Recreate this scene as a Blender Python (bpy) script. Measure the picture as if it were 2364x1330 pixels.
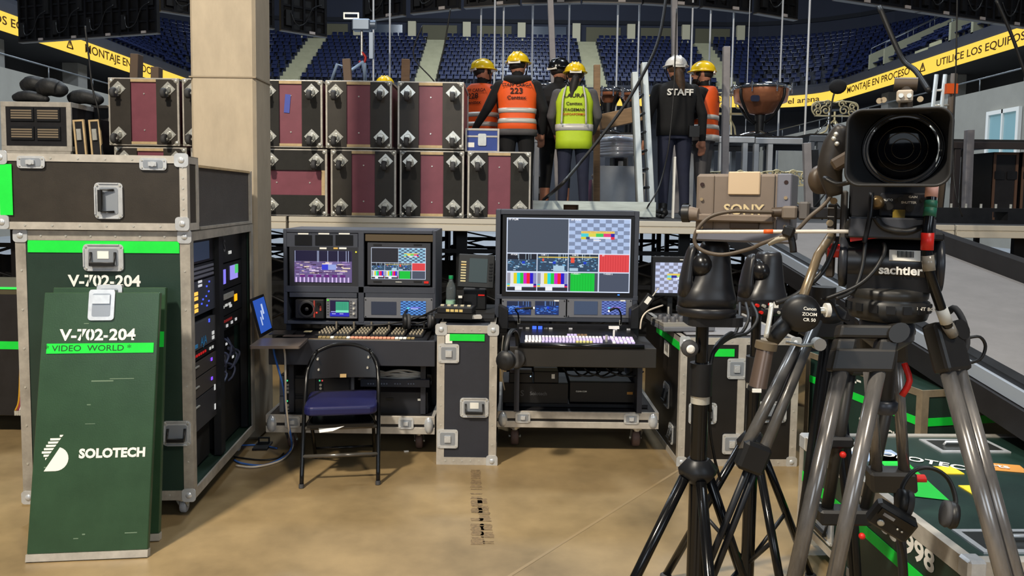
import bpy, bmesh, math, random
from mathutils import Matrix, Vector, Euler
import numpy as np
random.seed(7)
for o in list(bpy.data.objects): bpy.data.objects.remove(o)
SC = bpy.context.scene
COL = SC.collection
R = math.radians
PI = math.pi

# ------------------------------------------------------------------ camera
FPX = 1750.0; PPX, PPY = 1182.0, 579.0; TILT = R(4.0); ROLL = R(0.75); CAMZ = 1.55
fw = Vector((0, math.cos(TILT), -math.sin(TILT))); up0 = Vector((0, math.sin(TILT), math.cos(TILT))); rt0 = Vector((1, 0, 0))
rt = math.cos(ROLL)*rt0 + math.sin(ROLL)*up0
up = -math.sin(ROLL)*rt0 + math.cos(ROLL)*up0
cam = bpy.data.cameras.new('camera'); camo = bpy.data.objects.new('camera', cam); COL.objects.link(camo)
mw = Matrix((rt, up, -fw)).transposed().to_4x4(); mw.translation = (0, 0, CAMZ); camo.matrix_world = mw
cam.sensor_width = 36.0; cam.lens = 36.0*FPX/2364.0; cam.shift_y = (PPY-665.0)/2364.0; cam.clip_end = 400; cam.clip_start = 0.05
SC.camera = camo
CAMP = Vector((0, 0, CAMZ))
def ray(px, py): return fw + rt*((px-PPX)/FPX) - up*((py-PPY)/FPX)
def W(px, py, d):
    r = ray(px, py); return CAMP + r*(d/r.y)
def WZ(px, py, z):
    r = ray(px, py); return CAMP + r*((z-CAMZ)/r.z)
def proj(p):
    v = Vector(p)-CAMP; w = v.dot(fw)
    if w <= 0.01: return (-9999, -9999)
    return PPX+FPX*v.dot(rt)/w, PPY-FPX*v.dot(up)/w

# ------------------------------------------------------------------ world, lights, exposure
def s2l(c):
    return tuple(((x/255.0)/12.92 if x/255.0 <= 0.04045 else (((x/255.0)+0.055)/1.055)**2.4) for x in c)
wd = bpy.data.worlds.new('world'); SC.world = wd; wd.use_nodes = True
wd.node_tree.nodes['Background'].inputs[0].default_value = (0.55, 0.68, 0.95, 1)
wd.node_tree.nodes['Background'].inputs[1].default_value = 0.10
def area(name, loc, tgt, sx, sy, power, col):
    l = bpy.data.lights.new(name, 'AREA'); l.shape = 'RECTANGLE'; l.size = sx; l.size_y = sy; l.energy = power; l.color = col
    o = bpy.data.objects.new(name, l); COL.objects.link(o); o.location = loc
    o.rotation_euler = (Vector(tgt)-Vector(loc)).to_track_quat('-Z', 'Y').to_euler(); return o
WARM = (1.0, 0.90, 0.74); COOL = (0.80, 0.90, 1.0)
area('concourse_lamp', (-3.4, -0.6, 7.2), (-1.5, 3.2, 0), 0.5, 0.5, 900, WARM)
area('concourse_lamp', (2.4, -0.8, 7.2), (1.5, 3.6, 0), 0.8, 0.8, 250, WARM)
area('concourse_window_daylight', (4.5, -5.0, 4.0), (1.0, 4.0, 0.8), 3.5, 2.2, 140, (0.74, 0.87, 1.0))
area('concourse_window_daylight', (-2.5, -6.0, 4.0), (-.6, 4.5, 0.8), 3.5, 2.2, 110, (0.80, 0.90, 1.0))
for x, y, p in ((-9, 14, 2400), (9, 14, 2400), (0, 24, 3600), (-13, 38, 2600), (13, 38, 2600), (0, 48, 2600)):
    area('arena_floodlight', (x, y, 23.5), (x*0.6, y+6, 0), 3, 3, p, COOL)
SC.view_settings.view_transform = 'Standard'; SC.view_settings.look = 'None'
SC.view_settings.gamma = 1.0; SC.view_settings.use_curve_mapping = False; SC.view_settings.exposure = 0.0

# ------------------------------------------------------------------ materials
MATS = {}
def mat(name, col, rough=0.6, metal=0.0, var=0.0, vscale=8.0, bump=0.0, bscale=60.0, emit=None, estr=1.0, spec=0.5, alpha=None, trans=0.0, stretch=None, ior=1.45):
    if name in MATS: return MATS[name]
    m = bpy.data.materials.new(name); m.use_nodes = True; nt = m.node_tree; b = nt.nodes['Principled BSDF']
    c = s2l(col)
    b.inputs['Base Color'].default_value = (*c, 1); b.inputs['Roughness'].default_value = rough; b.inputs['Metallic'].default_value = metal
    b.inputs['Specular IOR Level'].default_value = spec; b.inputs['IOR'].default_value = ior
    if trans: b.inputs['Transmission Weight'].default_value = trans
    if emit is not None:
        b.inputs['Emission Color'].default_value = (*s2l(emit), 1); b.inputs['Emission Strength'].default_value = estr
    if var or bump:
        tc = nt.nodes.new('ShaderNodeTexCoord'); mp = nt.nodes.new('ShaderNodeMapping'); nt.links.new(tc.outputs['Object'], mp.inputs[0])
        if stretch: mp.inputs['Scale'].default_value = stretch
    if var:
        n = nt.nodes.new('ShaderNodeTexNoise'); n.inputs['Scale'].default_value = vscale; n.inputs['Detail'].default_value = 6; n.inputs['Roughness'].default_value = 0.65
        nt.links.new(mp.outputs[0], n.inputs['Vector'])
        rp = nt.nodes.new('ShaderNodeValToRGB'); rp.color_ramp.elements[0].position = 0.3; rp.color_ramp.elements[1].position = 0.72
        rp.color_ramp.elements[0].color = (*[max(0, x*(1-var)) for x in c], 1); rp.color_ramp.elements[1].color = (*[min(1, x*(1+var)) for x in c], 1)
        nt.links.new(n.outputs['Fac'], rp.inputs[0]); nt.links.new(rp.outputs[0], b.inputs['Base Color'])
        mr = nt.nodes.new('ShaderNodeMapRange'); mr.inputs['To Min'].default_value = max(0.02, rough*(1-var*0.5)); mr.inputs['To Max'].default_value = min(1, rough*(1+var*0.5))
        nt.links.new(n.outputs['Fac'], mr.inputs['Value']); nt.links.new(mr.outputs[0], b.inputs['Roughness'])
    if bump:
        n2 = nt.nodes.new('ShaderNodeTexNoise'); n2.inputs['Scale'].default_value = bscale; n2.inputs['Detail'].default_value = 3
        nt.links.new(mp.outputs[0], n2.inputs['Vector'])
        bp = nt.nodes.new('ShaderNodeBump'); bp.inputs['Strength'].default_value = bump; bp.inputs['Distance'].default_value = 0.01
        nt.links.new(n2.outputs['Fac'], bp.inputs['Height']); nt.links.new(bp.outputs[0], b.inputs['Normal'])
    MATS[name] = m; return m
def glow(col, s=1.0):
    k = 'glow_%d_%d_%d_%d' % (*col, int(s*100))
    return mat(k, (5, 5, 6), 0.4, emit=col, estr=s)
ALU = mat('aluminium', (188, 182, 172), 0.36, 0.3, var=0.18, vscale=14, bump=0.05, bscale=40)
ALUD = mat('aluminium_worn', (166, 160, 150), 0.42, 0.3, var=0.3, vscale=9)
STEEL = mat('zinc_steel', (205, 204, 196), 0.25, 0.45, var=0.15, vscale=20)
CHROME = mat('chrome', (225, 225, 225), 0.08, 1.0)
GREEN = mat('green_laminate', (46, 72, 50), 0.32, var=0.16, vscale=5, bump=0.04, bscale=160)
GREEND = mat('dark_green_laminate', (30, 52, 45), 0.34, var=0.2, vscale=5, bump=0.04, bscale=160)
BLKLAM = mat('black_laminate', (32, 31, 33), 0.42, var=0.25, vscale=6, bump=0.05, bscale=180)
BRNLAM = mat('brown_black_laminate', (48, 43, 37), 0.45, var=0.2, vscale=6, bump=0.05, bscale=180)
CARPET = mat('black_carpet', (40, 39, 37), 0.85, var=0.3, vscale=7, bump=0.2, bscale=300)
MAROON = mat('maroon_laminate', (124, 68, 80), 0.4, var=0.12, vscale=5)
TAPE = mat('neon_green_tape', (18, 214, 62), 0.55, var=0.08, vscale=12, emit=(10, 160, 40), estr=0.0)
BLK = mat('black_plastic', (24, 24, 25), 0.45)
BLKG = mat('black_gloss', (16, 16, 17), 0.18)
BLKM = mat('black_metal', (34, 35, 38), 0.4, 0.3, var=0.2, vscale=10)
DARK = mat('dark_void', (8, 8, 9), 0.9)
RUB = mat('rubber', (62, 62, 64), 0.7, var=0.2, vscale=20)
GREYP = mat('rack_grey', (56, 60, 70), 0.5, var=0.12, vscale=6)
GREYM = mat('mid_grey_panel', (104, 106, 112), 0.45, var=0.08, vscale=8)
WHITE = mat('white_paint', (235, 233, 226), 0.5)
LABEL = mat('paper_label', (232, 230, 222), 0.7)
CONC = mat('concrete', (162, 150, 131), 0.8, var=0.12, vscale=5.0, bump=0.12, bscale=25, stretch=(1.6, 1.6, 0.6))
CONCG = mat('grey_concrete', (150, 150, 148), 0.85, var=0.15, vscale=0.8)
NAVYW = mat('navy_wall', (40, 44, 58), 0.8, var=0.12, vscale=0.3)
SEATM = mat('navy_seat_plastic', (34, 42, 76), 0.32)
BEIGE = mat('beige_steps', (172, 168, 138), 0.8, var=0.1, vscale=1.5)
DECKT = mat('deck_top', (38, 38, 40), 0.7, var=0.25, vscale=4)
CAP = mat('carpet_grey', (118, 116, 116), 0.95, var=0.12, vscale=4, bump=0.25, bscale=260)
WOOD = mat('timber', (150, 122, 92), 0.65, var=0.2, vscale=5, stretch=(1, 8, 8))
PLY = mat('ply_edge', (190, 165, 125), 0.6, var=0.2, vscale=12)
RED = mat('red_plastic', (205, 36, 28), 0.4)
ORNG = mat('orange_tape', (225, 92, 30), 0.5)
BLUE = mat('blue_laminate', (42, 66, 140), 0.45, var=0.1)
SKIN = mat('skin', (178, 124, 100), 0.55, var=0.08, vscale=30)

# ------------------------------------------------------------------ mesh builder
def xf(loc=(0, 0, 0), rot=(0, 0, 0), sc=None):
    M = Matrix.Translation(loc) @ Euler(rot).to_matrix().to_4x4()
    if sc: M = M @ Matrix.Diagonal((*sc, 1))
    return M
def axis_mat(p0, p1):
    p0 = Vector(p0); d = Vector(p1)-p0
    M = d.to_track_quat('Z', 'Y').to_matrix().to_4x4() if d.length > 1e-9 else Matrix()
    M.translation = p0; return M, d.length
def smooth_path(pts, k=4):
    P = [Vector(p) for p in pts]
    if len(P) < 3 or k < 2: return P
    out = []
    for i in range(len(P)-1):
        a = P[max(i-1, 0)]; b = P[i]; c = P[i+1]; d = P[min(i+2, len(P)-1)]
        for j in range(k):
            t = j/k
            out.append(0.5*((2*b)+(c-a)*t+(2*a-5*b+4*c-d)*t*t+(3*b-3*c+d-a)*t**3))
    out.append(P[-1]); return out
class MB:
    def __init__(s): s.v = []; s.f = []; s.m = []; s.s = []
    def add(s, V, F, mi=0, sm=False, M=None):
        o = len(s.v)
        s.v += [tuple(M @ Vector(v)) for v in V] if M is not None else [tuple(v) for v in V]
        s.f += [tuple(i+o for i in f) for f in F]; s.m += [mi]*len(F); s.s += [sm]*len(F); return s
    def bx(s, x0, x1, y0, y1, z0, z1, mi=0, M=None):
        V = [(x, y, z) for z in (z0, z1) for y in (y0, y1) for x in (x0, x1)]
        return s.add(V, [(0, 2, 3, 1), (4, 5, 7, 6), (0, 1, 5, 4), (2, 6, 7, 3), (0, 4, 6, 2), (1, 3, 7, 5)], mi, False, M)
    def box(s, c, d, mi=0, rot=(0, 0, 0), M=None):
        T = xf(c, rot); T = M @ T if M is not None else T
        return s.bx(-d[0]/2, d[0]/2, -d[1]/2, d[1]/2, -d[2]/2, d[2]/2, mi, T)
    def cyl(s, p0, p1, r0, r1=None, n=12, mi=0, caps=True, M=None, sm=True):
        r1 = r0 if r1 is None else r1
        A, L = axis_mat(p0, p1); A = M @ A if M is not None else A
        V = [(r0*math.cos(2*PI*i/n), r0*math.sin(2*PI*i/n), 0) for i in range(n)]+[(r1*math.cos(2*PI*i/n), r1*math.sin(2*PI*i/n), L) for i in range(n)]
        s.add(V, [(i, (i+1) % n, n+(i+1) % n, n+i) for i in range(n)], mi, sm, A)
        if caps:
            s.add(V[:n], [tuple(range(n))[::-1]], mi, False, A); s.add(V[n:], [tuple(range(n))], mi, False, A)
        return s
    def tube(s, pts, r, n=6, mi=0, k=1, flat=None, M=None):
        P = smooth_path(pts, k); rs = r if isinstance(r, (list, tuple)) else None
        V = []; F = []; prev = None
        for i, p in enumerate(P):
            t = (P[min(i+1, len(P)-1)]-P[max(i-1, 0)])
            t = t.normalized() if t.length > 1e-9 else Vector((0, 0, 1))
            if prev is None:
                a = Vector((0, 0, 1)) if abs(t.z) < 0.9 else Vector((1, 0, 0))
                u = t.cross(a).normalized()
            else:
                u = (prev - t*prev.dot(t)); u = u.normalized() if u.length > 1e-6 else t.orthogonal().normalized()
            prev = u; w = t.cross(u)
            if rs:
                q = i/(len(P)-1)*(len(rs)-1); j = min(int(q), len(rs)-2); rr = rs[j]+(rs[j+1]-rs[j])*(q-j)
            else: rr = r
            for q in range(n):
                a = 2*PI*q/n; V.append(p+u*(rr*math.cos(a))+w*(rr*(flat or 1)*math.sin(a)))
        for i in range(len(P)-1):
            for q in range(n): F.append((i*n+q, i*n+(q+1) % n, (i+1)*n+(q+1) % n, (i+1)*n+q))
        F.append(tuple(range(n))[::-1]); F.append(tuple((len(P)-1)*n+q for q in range(n)))
        return s.add(V, F, mi, True, M)
    def lathe(s, prof, n=24, mi=0, M=None, sm=True, sx=1, sy=1):
        V = []; F = []
        for (r, z) in prof:
            for i in range(n): V.append((r*sx*math.cos(2*PI*i/n), r*sy*math.sin(2*PI*i/n), z))
        for j in range(len(prof)-1):
            for i in range(n): F.append((j*n+i, j*n+(i+1) % n, (j+1)*n+(i+1) % n, (j+1)*n+i))
        s.add(V, F, mi, sm, M)
        if prof[0][0] > 1e-5: s.add(V[:n], [tuple(range(n))[::-1]], mi, False, M)
        if prof[-1][0] > 1e-5: s.add(V[-n:], [tuple(range(n))], mi, False, M)
        return s
    def sph(s, c, r, n=12, mi=0, M=None, half=False):
        if not isinstance(r, (list, tuple)): r = (r, r, r)
        k = max(4, n//2); prof = []
        for j in range(k+1):
            a = -PI/2+PI*j/k if not half else PI/2*j/k
            prof.append((max(1e-6, math.cos(a)), math.sin(a)))
        T = xf(c, (0, 0, 0), r); T = M @ T if M is not None else T
        return s.lathe(prof, n, mi, T)
    def prism(s, poly, y0, y1, mi=0, M=None):          # polygon in x,z pushed along y (counter-clockwise seen from -y)
        n = len(poly); V = [(x, y0, z) for x, z in poly]+[(x, y1, z) for x, z in poly]
        F = [tuple(range(n)), tuple(range(n, 2*n))[::-1]]+[((i+1) % n, i, n+i, n+(i+1) % n) for i in range(n)]
        return s.add(V, F, mi, False, M)
    def rrect(s, w, h, r, y0, y1, c=(0, 0), mi=0, M=None, k=4):
        return s.prism(rr_poly(w, h, r, c, k), y0, y1, mi, M)
    def frame(s, x0, x1, z0, z1, w, y0, y1, mi=0, M=None):
        s.bx(x0, x1, y0, y1, z0, z0+w, mi, M); s.bx(x0, x1, y0, y1, z1-w, z1, mi, M)
        s.bx(x0, x0+w, y0, y1, z0+w, z1-w, mi, M); s.bx(x1-w, x1, y0, y1, z0+w, z1-w, mi, M); return s
    def quad(s, x0, x1, z0, z1, y, mi=0, M=None):
        return s.add([(x0, y, z0), (x1, y, z0), (x1, y, z1), (x0, y, z1)], [(0, 1, 2, 3)], mi, False, M)
    def mesh(s, name, mats, bevel=0, seg=1):
        me = bpy.data.meshes.new(name); me.from_pydata(s.v, [], s.f)
        mats = mats if isinstance(mats, (list, tuple)) else [mats]
        for m in mats: me.materials.append(m)
        me.polygons.foreach_set('material_index', s.m); me.polygons.foreach_set('use_smooth', s.s)
        if bevel:
            b = bmesh.new(); b.from_mesh(me)
            es = [e for e in b.edges if len(e.link_faces) == 2 and e.calc_face_angle(0) > R(40)]
            bmesh.ops.bevel(b, geom=es, offset=bevel, segments=seg, affect='EDGES', profile=0.5, clamp_overlap=True)
            b.to_mesh(me); b.free()
        me.update(); return me
    def build(s, name, mats, parent=None, loc=(0, 0, 0), rot=(0, 0, 0), bevel=0, seg=1, **tags):
        return put(name, s.mesh(name, mats, bevel, seg), parent, loc, rot, **tags)
def rr_poly(w, h, r, c=(0, 0), k=4):
    P = []
    for cx, cz, a0 in ((w/2-r, -h/2+r, -PI/2), (w/2-r, h/2-r, 0), (-w/2+r, h/2-r, PI/2), (-w/2+r, -h/2+r, PI)):
        for i in range(k+1):
            a = a0+PI/2*i/k; P.append((c[0]+cx+r*math.cos(a), c[1]+cz+r*math.sin(a)))
    return P
def tag(o, label=None, cat=None, group=None, kind=None):
    if label: o['label'] = label
    if cat: o['category'] = cat
    if group: o['group'] = group
    if kind: o['kind'] = kind
    return o
def put(name, me, parent=None, loc=(0, 0, 0), rot=(0, 0, 0), label=None, cat=None, group=None, kind=None):
    o = bpy.data.objects.new(name, me); COL.objects.link(o); o.location = loc; o.rotation_euler = rot
    if parent is not None: o.parent = parent
    return tag(o, label, cat, group, kind)
def thing(name, label, cat, loc=(0, 0, 0), rotz=0.0, group=None, rot=None):
    o = bpy.data.objects.new(name, None); COL.objects.link(o); o.location = loc; o.empty_display_size = 0.05
    o.rotation_euler = rot if rot else (0, 0, rotz); return tag(o, label, cat, group)
KIDS = None
def copy_tree(o, parent=None):
    c = o.copy(); COL.objects.link(c)
    if parent is not None: c.parent = parent
    for ch in list(o.children): copy_tree(ch, c)
    return c
TXT = {}
def text_mesh(s, size=0.1, depth=0.0, bold=0.0, sx=1.0, spacing=1.0, align='CENTER'):
    cu = bpy.data.curves.new('lettering', 'FONT'); cu.body = s; cu.size = size; cu.extrude = depth; cu.offset = bold*size
    cu.align_x = align; cu.align_y = 'CENTER'; cu.space_character = spacing; cu.resolution_u = 3; cu.fill_mode = 'BOTH' if depth else 'FRONT'
    ob = bpy.data.objects.new('lettering', cu); me = bpy.data.meshes.new_from_object(ob)
    bpy.data.objects.remove(ob); bpy.data.curves.remove(cu)
    if sx != 1.0:
        for v in me.vertices: v.co.x *= sx
    return me
def split_words(me, gap):
    b = bmesh.new(); b.from_mesh(me); seen = set(); isl = []
    for v in b.verts:
        if v in seen: continue
        st = [v]; seen.add(v); g = []
        while st:
            q = st.pop(); g.append(q)
            for e in q.link_edges:
                w = e.other_vert(q)
                if w not in seen: seen.add(w); st.append(w)
        isl.append((min(q.co.x for q in g), max(q.co.x for q in g), set(q.index for q in g)))
    b.free(); isl.sort(key=lambda t: t[0]); words = []
    for a, c, g in isl:
        if words and a-words[-1][0] < gap: words[-1][0] = max(words[-1][0], c); words[-1][1] |= g
        else: words.append([c, set(g)])
    if len(words) < 2: return [me]
    out = []; co = [tuple(v.co) for v in me.vertices]; polys = [tuple(p.vertices) for p in me.polygons]
    for _, g in words:
        idx = {}; F = []
        for p in polys:
            if p[0] in g: F.append(tuple(idx.setdefault(i, len(idx)) for i in p))
        m2 = bpy.data.meshes.new('lettering'); m2.from_pydata([co[i] for i in idx], [], F)
        out.append(m2)
    return out
def put_words(me, gap, m, parent, loc, rot, name='lettering'):
    o = None
    for w in split_words(me, gap):
        w.materials.clear(); w.materials.append(m); o = put(name, w, parent, loc, rot)
    return o
def text(s, parent, loc, size, m, rot=(PI/2, 0, 0), name='lettering', bold=0.02, sx=1.0, spacing=1.0, align='CENTER'):
    me = text_mesh(s, size, 0, bold, sx, spacing, align)
    return put_words(me, size*.2*sx if ' ' in s else 9, m, parent, loc, rot, name)

# ================================================================== structure
def struct(name, mb, m, parent=None, bevel=0, label=None, **k):
    o = mb.build(name, m, parent, bevel=bevel, **k)
    if parent is None: o['kind'] = 'structure'
    if label: o['label'] = label
    return o
# concourse floor: polished concrete
FLM = mat('polished_concrete', (140, 119, 85), 0.36, var=0.34, vscale=1.8, bump=0.03, bscale=8)
fl = struct('floor', MB().bx(-30, 30, -8, 7.4, -0.2, 0), FLM, label='polished tan concrete floor with faint joints and tape residue')
JOINT = mat('joint_filler', (143, 122, 88), 0.5); RESID = mat('tape_residue', (118, 98, 70), 0.8, var=0.5, vscale=60)
p0 = WZ(1400, 1190, 0); p1 = WZ(1566, 1086, 0); d = (p1-p0).normalized(); q = Vector((-d.y, d.x, 0))*0.008
b = MB(); p0 = p0-d*2.2; b.add([p0-q+Vector((0, 0, .001)), p0+q+Vector((0, 0, .001)), p1+q+Vector((0, 0, .001)), p1-q+Vector((0, 0, .001))], [(0, 3, 2, 1)])
b.build('floor_joint', JOINT, fl)
for (a0, a1, w) in (((1098, 1085), (1103, 1258), .032), ((1112, 1150), (1128, 1256), .03)):
    p0 = WZ(*a0, 0); p1 = WZ(*a1, 0); b = MB(); n = 60; V = []
    for i in range(n+1):
        p = p0.lerp(p1, i/n); j = random.uniform(.75, 1.05)*w
        V += [(p.x-j, p.y, .0012), (p.x+j, p.y, .0012)]
    b.add(V, [(2*i, 2*i+2, 2*i+3, 2*i+1) for i in range(n) if random.random() > .3]); b.build('tape_residue', RESID, fl)
struct('floor', MB().bx(-40, 40, 7.4, 75, -0.2, 0), mat('arena_floor', (150, 154, 160), 0.5, var=0.15, vscale=.5), label='pale grey arena floor beyond the stage')

# arena bowl: a rounded rectangle seen from one end
HX, EY, CR = 23.0, 59.0, 4.0
def ring_pts(o, y0=14.0, na=8):
    P = [(HX+o, y0, -PI/2), (HX+o, EY-CR, -PI/2)]
    for i in range(1, na): a = PI/2*i/na; P.append((HX-CR+(CR+o)*math.cos(a), EY-CR+(CR+o)*math.sin(a), a-PI/2))
    P += [(HX-CR, EY+o, 0), (-HX+CR, EY+o, 0)]
    for i in range(1, na): a = PI/2+PI/2*i/na; P.append((-HX+CR+(CR+o)*math.cos(a), EY-CR+(CR+o)*math.sin(a), a-PI/2))
    P += [(-HX-o, EY-CR, PI/2), (-HX-o, y0, PI/2)]
    return P
def sweep(prof, y0=14.0):          # prof: list of (outward offset, z)
    b = MB(); V = []; rings = [ring_pts(o, y0) for o, z in prof]; n = len(rings[0])
    for (o, z), rg in zip(prof, rings): V += [(x, y, z) for x, y, a in rg]
    F = []
    for j in range(len(prof)-1):
        for i in range(n-1): F.append((j*n+i, j*n+i+1, (j+1)*n+i+1, (j+1)*n+i))
    return b.add(V, F)
ROWS, Z0, RISE, RUN, O0 = 12, 10.35, 0.46, 0.82, 0.9
prof = [(0.0, 8.7), (0.0, 10.1), (0.15, 10.1), (0.15, 9.9)]
for r in range(ROWS): prof += [(O0-0.4+r*RUN, Z0+r*RISE-(RISE if r else .45)), (O0-0.4+r*RUN, Z0+r*RISE)]
prof.append((O0-0.4+ROWS*RUN, Z0+(ROWS-1)*RISE))
TERR = mat('terrace_concrete', (54, 56, 64), 0.85, var=0.12, vscale=.5)
ter = struct('seating_terrace', sweep(prof), TERR, label='stepped upper tier of the arena bowl')
ow = O0-0.4+ROWS*RUN; zt = Z0+(ROWS-1)*RISE
wall = struct('wall_back', sweep([(ow, zt-.5), (ow, zt+1.0), (ow+.02, zt+1.0), (ow+.02, 26)]), NAVYW, label='tall navy wall behind the upper tier')
# cream pilasters and olive panels along the top of the tier
OLV = mat('olive_panel', (98, 94, 74), 0.8); PIL = mat('cream_pilaster', (206, 198, 168), 0.7)
for i in range(-4, 5):
    X = i*4.9+.6
    MB().bx(X-.35, X+.35, EY+ow-.45, EY+ow-.02, zt-.3, zt+1.75).build('pilaster', PIL, wall)
    if i < 4 and i not in (-3, 0):
        MB().bx(X+.9, X+4.0, EY+ow-.1, EY+ow-.03, zt+.2, zt+1.5).build('wall_panel', OLV, wall)
    else:
        MB().bx(X+.9, X+4.0, EY+ow-.1, EY+ow-.03, zt+.2, zt+1.5).build('control_room_window', [mat('dim_glass', (60, 70, 84), .15)], wall)
struct('wall_upper_trim', sweep([(ow-.1, zt+1.75), (ow-.1, zt+2.1), (ow+.01, zt+2.1)]), mat('dark_trim', (22, 24, 32), .8), label='dark trim band above the upper tier')
struct('ceiling', MB().bx(-40, 40, 8, 75, 26, 26.3), mat('dark_ceiling', (16, 17, 20), .9), label='dark arena roof')
# void under the tier
struct('wall_lower', sweep([(3.2, 0), (3.2, 8.7), (0.0, 8.7)]), mat('void_wall', (58, 60, 66), 0.85, var=.1, vscale=.4), label='dark recessed concourse wall under the upper tier')
for s in (-1, 1):
    for y in (22, 29, 36, 43, 50):
        struct('pillar', MB().bx(s*24.6-.45, s*24.6+.45, y-.45, y+.45, 0, 8.7), CONCG, label='concrete pillar under the upper tier beyond the balcony', bevel=.02)
# lower balconies with concrete fronts
def balcony(s, nm):
    b = MB(); x0, x1 = sorted((s*17.4, s*17.75)); b.bx(x0, x1, 13, 54, 0, 5.75)
    x0, x1 = sorted((s*17.7, s*26.2)); b.bx(x0, x1, 13, 54, 4.3, 4.6)
    return struct(nm, b, mat('pale_concrete', (146, 143, 134), 0.85, var=.12, vscale=.6), label='pale concrete balcony wall beside the arena floor')
wl = balcony(-1, 'wall_left'); wr = balcony(1, 'wall_right')
RAIL = mat('rail_grey', (120, 124, 128), .4, .6)
for s, w in ((-1, wl), (1, wr)):
    b = MB(); b.tube([(s*17.58, 14, 6.25), (s*17.58, 53, 6.25)], .03)
    for y in range(14, 54, 3): b.tube([(s*17.58, y, 5.7), (s*17.58, y, 6.25)], .025)
    b.build('balcony_rail', RAIL, w)
# glass doors in the right balcony wall
GLA = mat('door_glass', (120, 150, 156), .1, emit=(150, 200, 212), estr=0.2)  # faint glow set into the panes themselves, no lamp behind
for k, (ya, yb, z0, z1) in enumerate(((26.2, 28.0, 2.5, 4.9), (23.6, 25.6, 2.3, 4.6))):
    dr = struct('door_%d' % (k+1), MB().bx(17.26, 17.38, ya, yb, z1-.14, z1).bx(17.26, 17.38, ya, yb, z0, z0+.14).bx(17.26, 17.38, ya, ya+.14, z0+.14, z1-.14).bx(17.26, 17.38, yb-.14, yb, z0+.14, z1-.14), WHITE, label='white framed glass door in the pale concrete wall')
    MB().bx(17.33, 17.36, ya+.1, yb-.1, z0+.1, z1-.1).build('pane', GLA, dr)
    MB().bx(17.26, 17.33, (ya+yb)/2-.04, (ya+yb)/2+.04, z0, z1).build('mullion', WHITE, dr)
b = MB()
for i in range(12): b.bx(16.6, 17.4, 28.6+i*.32, 28.92+i*.32, 2.3+i*.22, 2.52+i*.22)
struct('concrete_stair', b, CONCG, label='concrete stair flight climbing along the right balcony wall')

# seats
SM = MB(); SM.bx(-.2, .2, -.2, .16, .37, .42); SM.box((0, .2, .6), (.4, .06, .34), rot=(R(-16), 0, 0)); SM.box((0, .155, .72), (.3, .03, .05), rot=(R(-40), 0, 0)); SM.bx(-.03, .03, .05, .2, 0, .36)
seat_me = SM.mesh('stadium_seat', SEATM, bevel=.0)
cand = []; PITCH = .54
def aisle(x, y):
    if y > EY-1: return min(abs(x-c) for c in (-17.6, -7.0, 6.4, 16.6)) < .95
    return min(abs(y-c) for c in (52.2, 44.5, 37.0, 29.5, 22)) < .85
for r in range(ROWS):
    o = O0+r*RUN; z = Z0+r*RISE
    segs = []
    P = ring_pts(o, 16.0, 10)
    for i in range(len(P)-1):
        a = Vector(P[i][:2]); c = Vector(P[i+1][:2]); L = (c-a).length; n = max(1, int(round(L/PITCH))); sh = .5 if r % 2 else .0
        if L < 1.5: n = max(1, int(L/PITCH))
        for k in range(n):
            p = a.lerp(c, min(.999, (k+.25+sh)/n)); dd = (c-a).normalized(); ang = math.atan2(-dd.y, -dd.x)
            if not aisle(p.x, p.y): cand.append((p.x, p.y, z, ang))
vis = []
for c in cand:
    px, py = proj((c[0], c[1], c[2]+.5))
    if (0 < px < 2364 and 18 < py < 205) and not (440 < px < 625) and not (30 < px < 360 and py < 90) and not (1890 < px < 2364 and py < (px-1900)*.13+5) and not (px < 300 and py > 95+.3*px):
        vis.append((Vector((c[0], c[1])).length, c))
vis.sort(key=lambda t: t[0]); near = set(t[1] for t in vis[:290])
for (x, y, z, a) in near:
    put('stadium_seat', seat_me, None, (x, y, z), (0, 0, a), label='navy plastic tip-up seat bolted to the upper tier', cat='seat', group='navy seats of the upper tier')
V = np.array(SM.v); Fc = SM.f; vv = []; ff = []
for (x, y, z, a) in cand:
    if (x, y, z, a) in near: continue
    ca, sa = math.cos(a), math.sin(a); o = len(vv)
    vv += [(x+v[0]*ca-v[1]*sa, y+v[0]*sa+v[1]*ca, z+v[2]) for v in SM.v]; ff += [tuple(i+o for i in f) for f in Fc]
me = bpy.data.meshes.new('seat_rows'); me.from_pydata(vv, [], ff); me.materials.append(SEATM)
put('seat_rows', me, label='rows of navy seats filling the rest of the upper tier', cat='seating', kind='stuff')
# aisle steps
st_me = None
for r in range(ROWS):
    z = Z0+r*RISE; o = O0-.4+r*RUN
    for c in (-17.6, -7.0, 6.4, 16.6):
        MB().bx(c-.8, c+.8, EY+o-.02, EY+o+RUN, z-.4, z+.06).build('aisle_step', BEIGE, ter)
    for s in (1,):
        for c in (44.5, 37.0, 29.5):
            MB().bx(s*(HX+o)-.02, s*(HX+o+RUN), c-.7, c+.7, z-.4, z+.06).build('aisle_step', BEIGE, ter)
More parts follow.
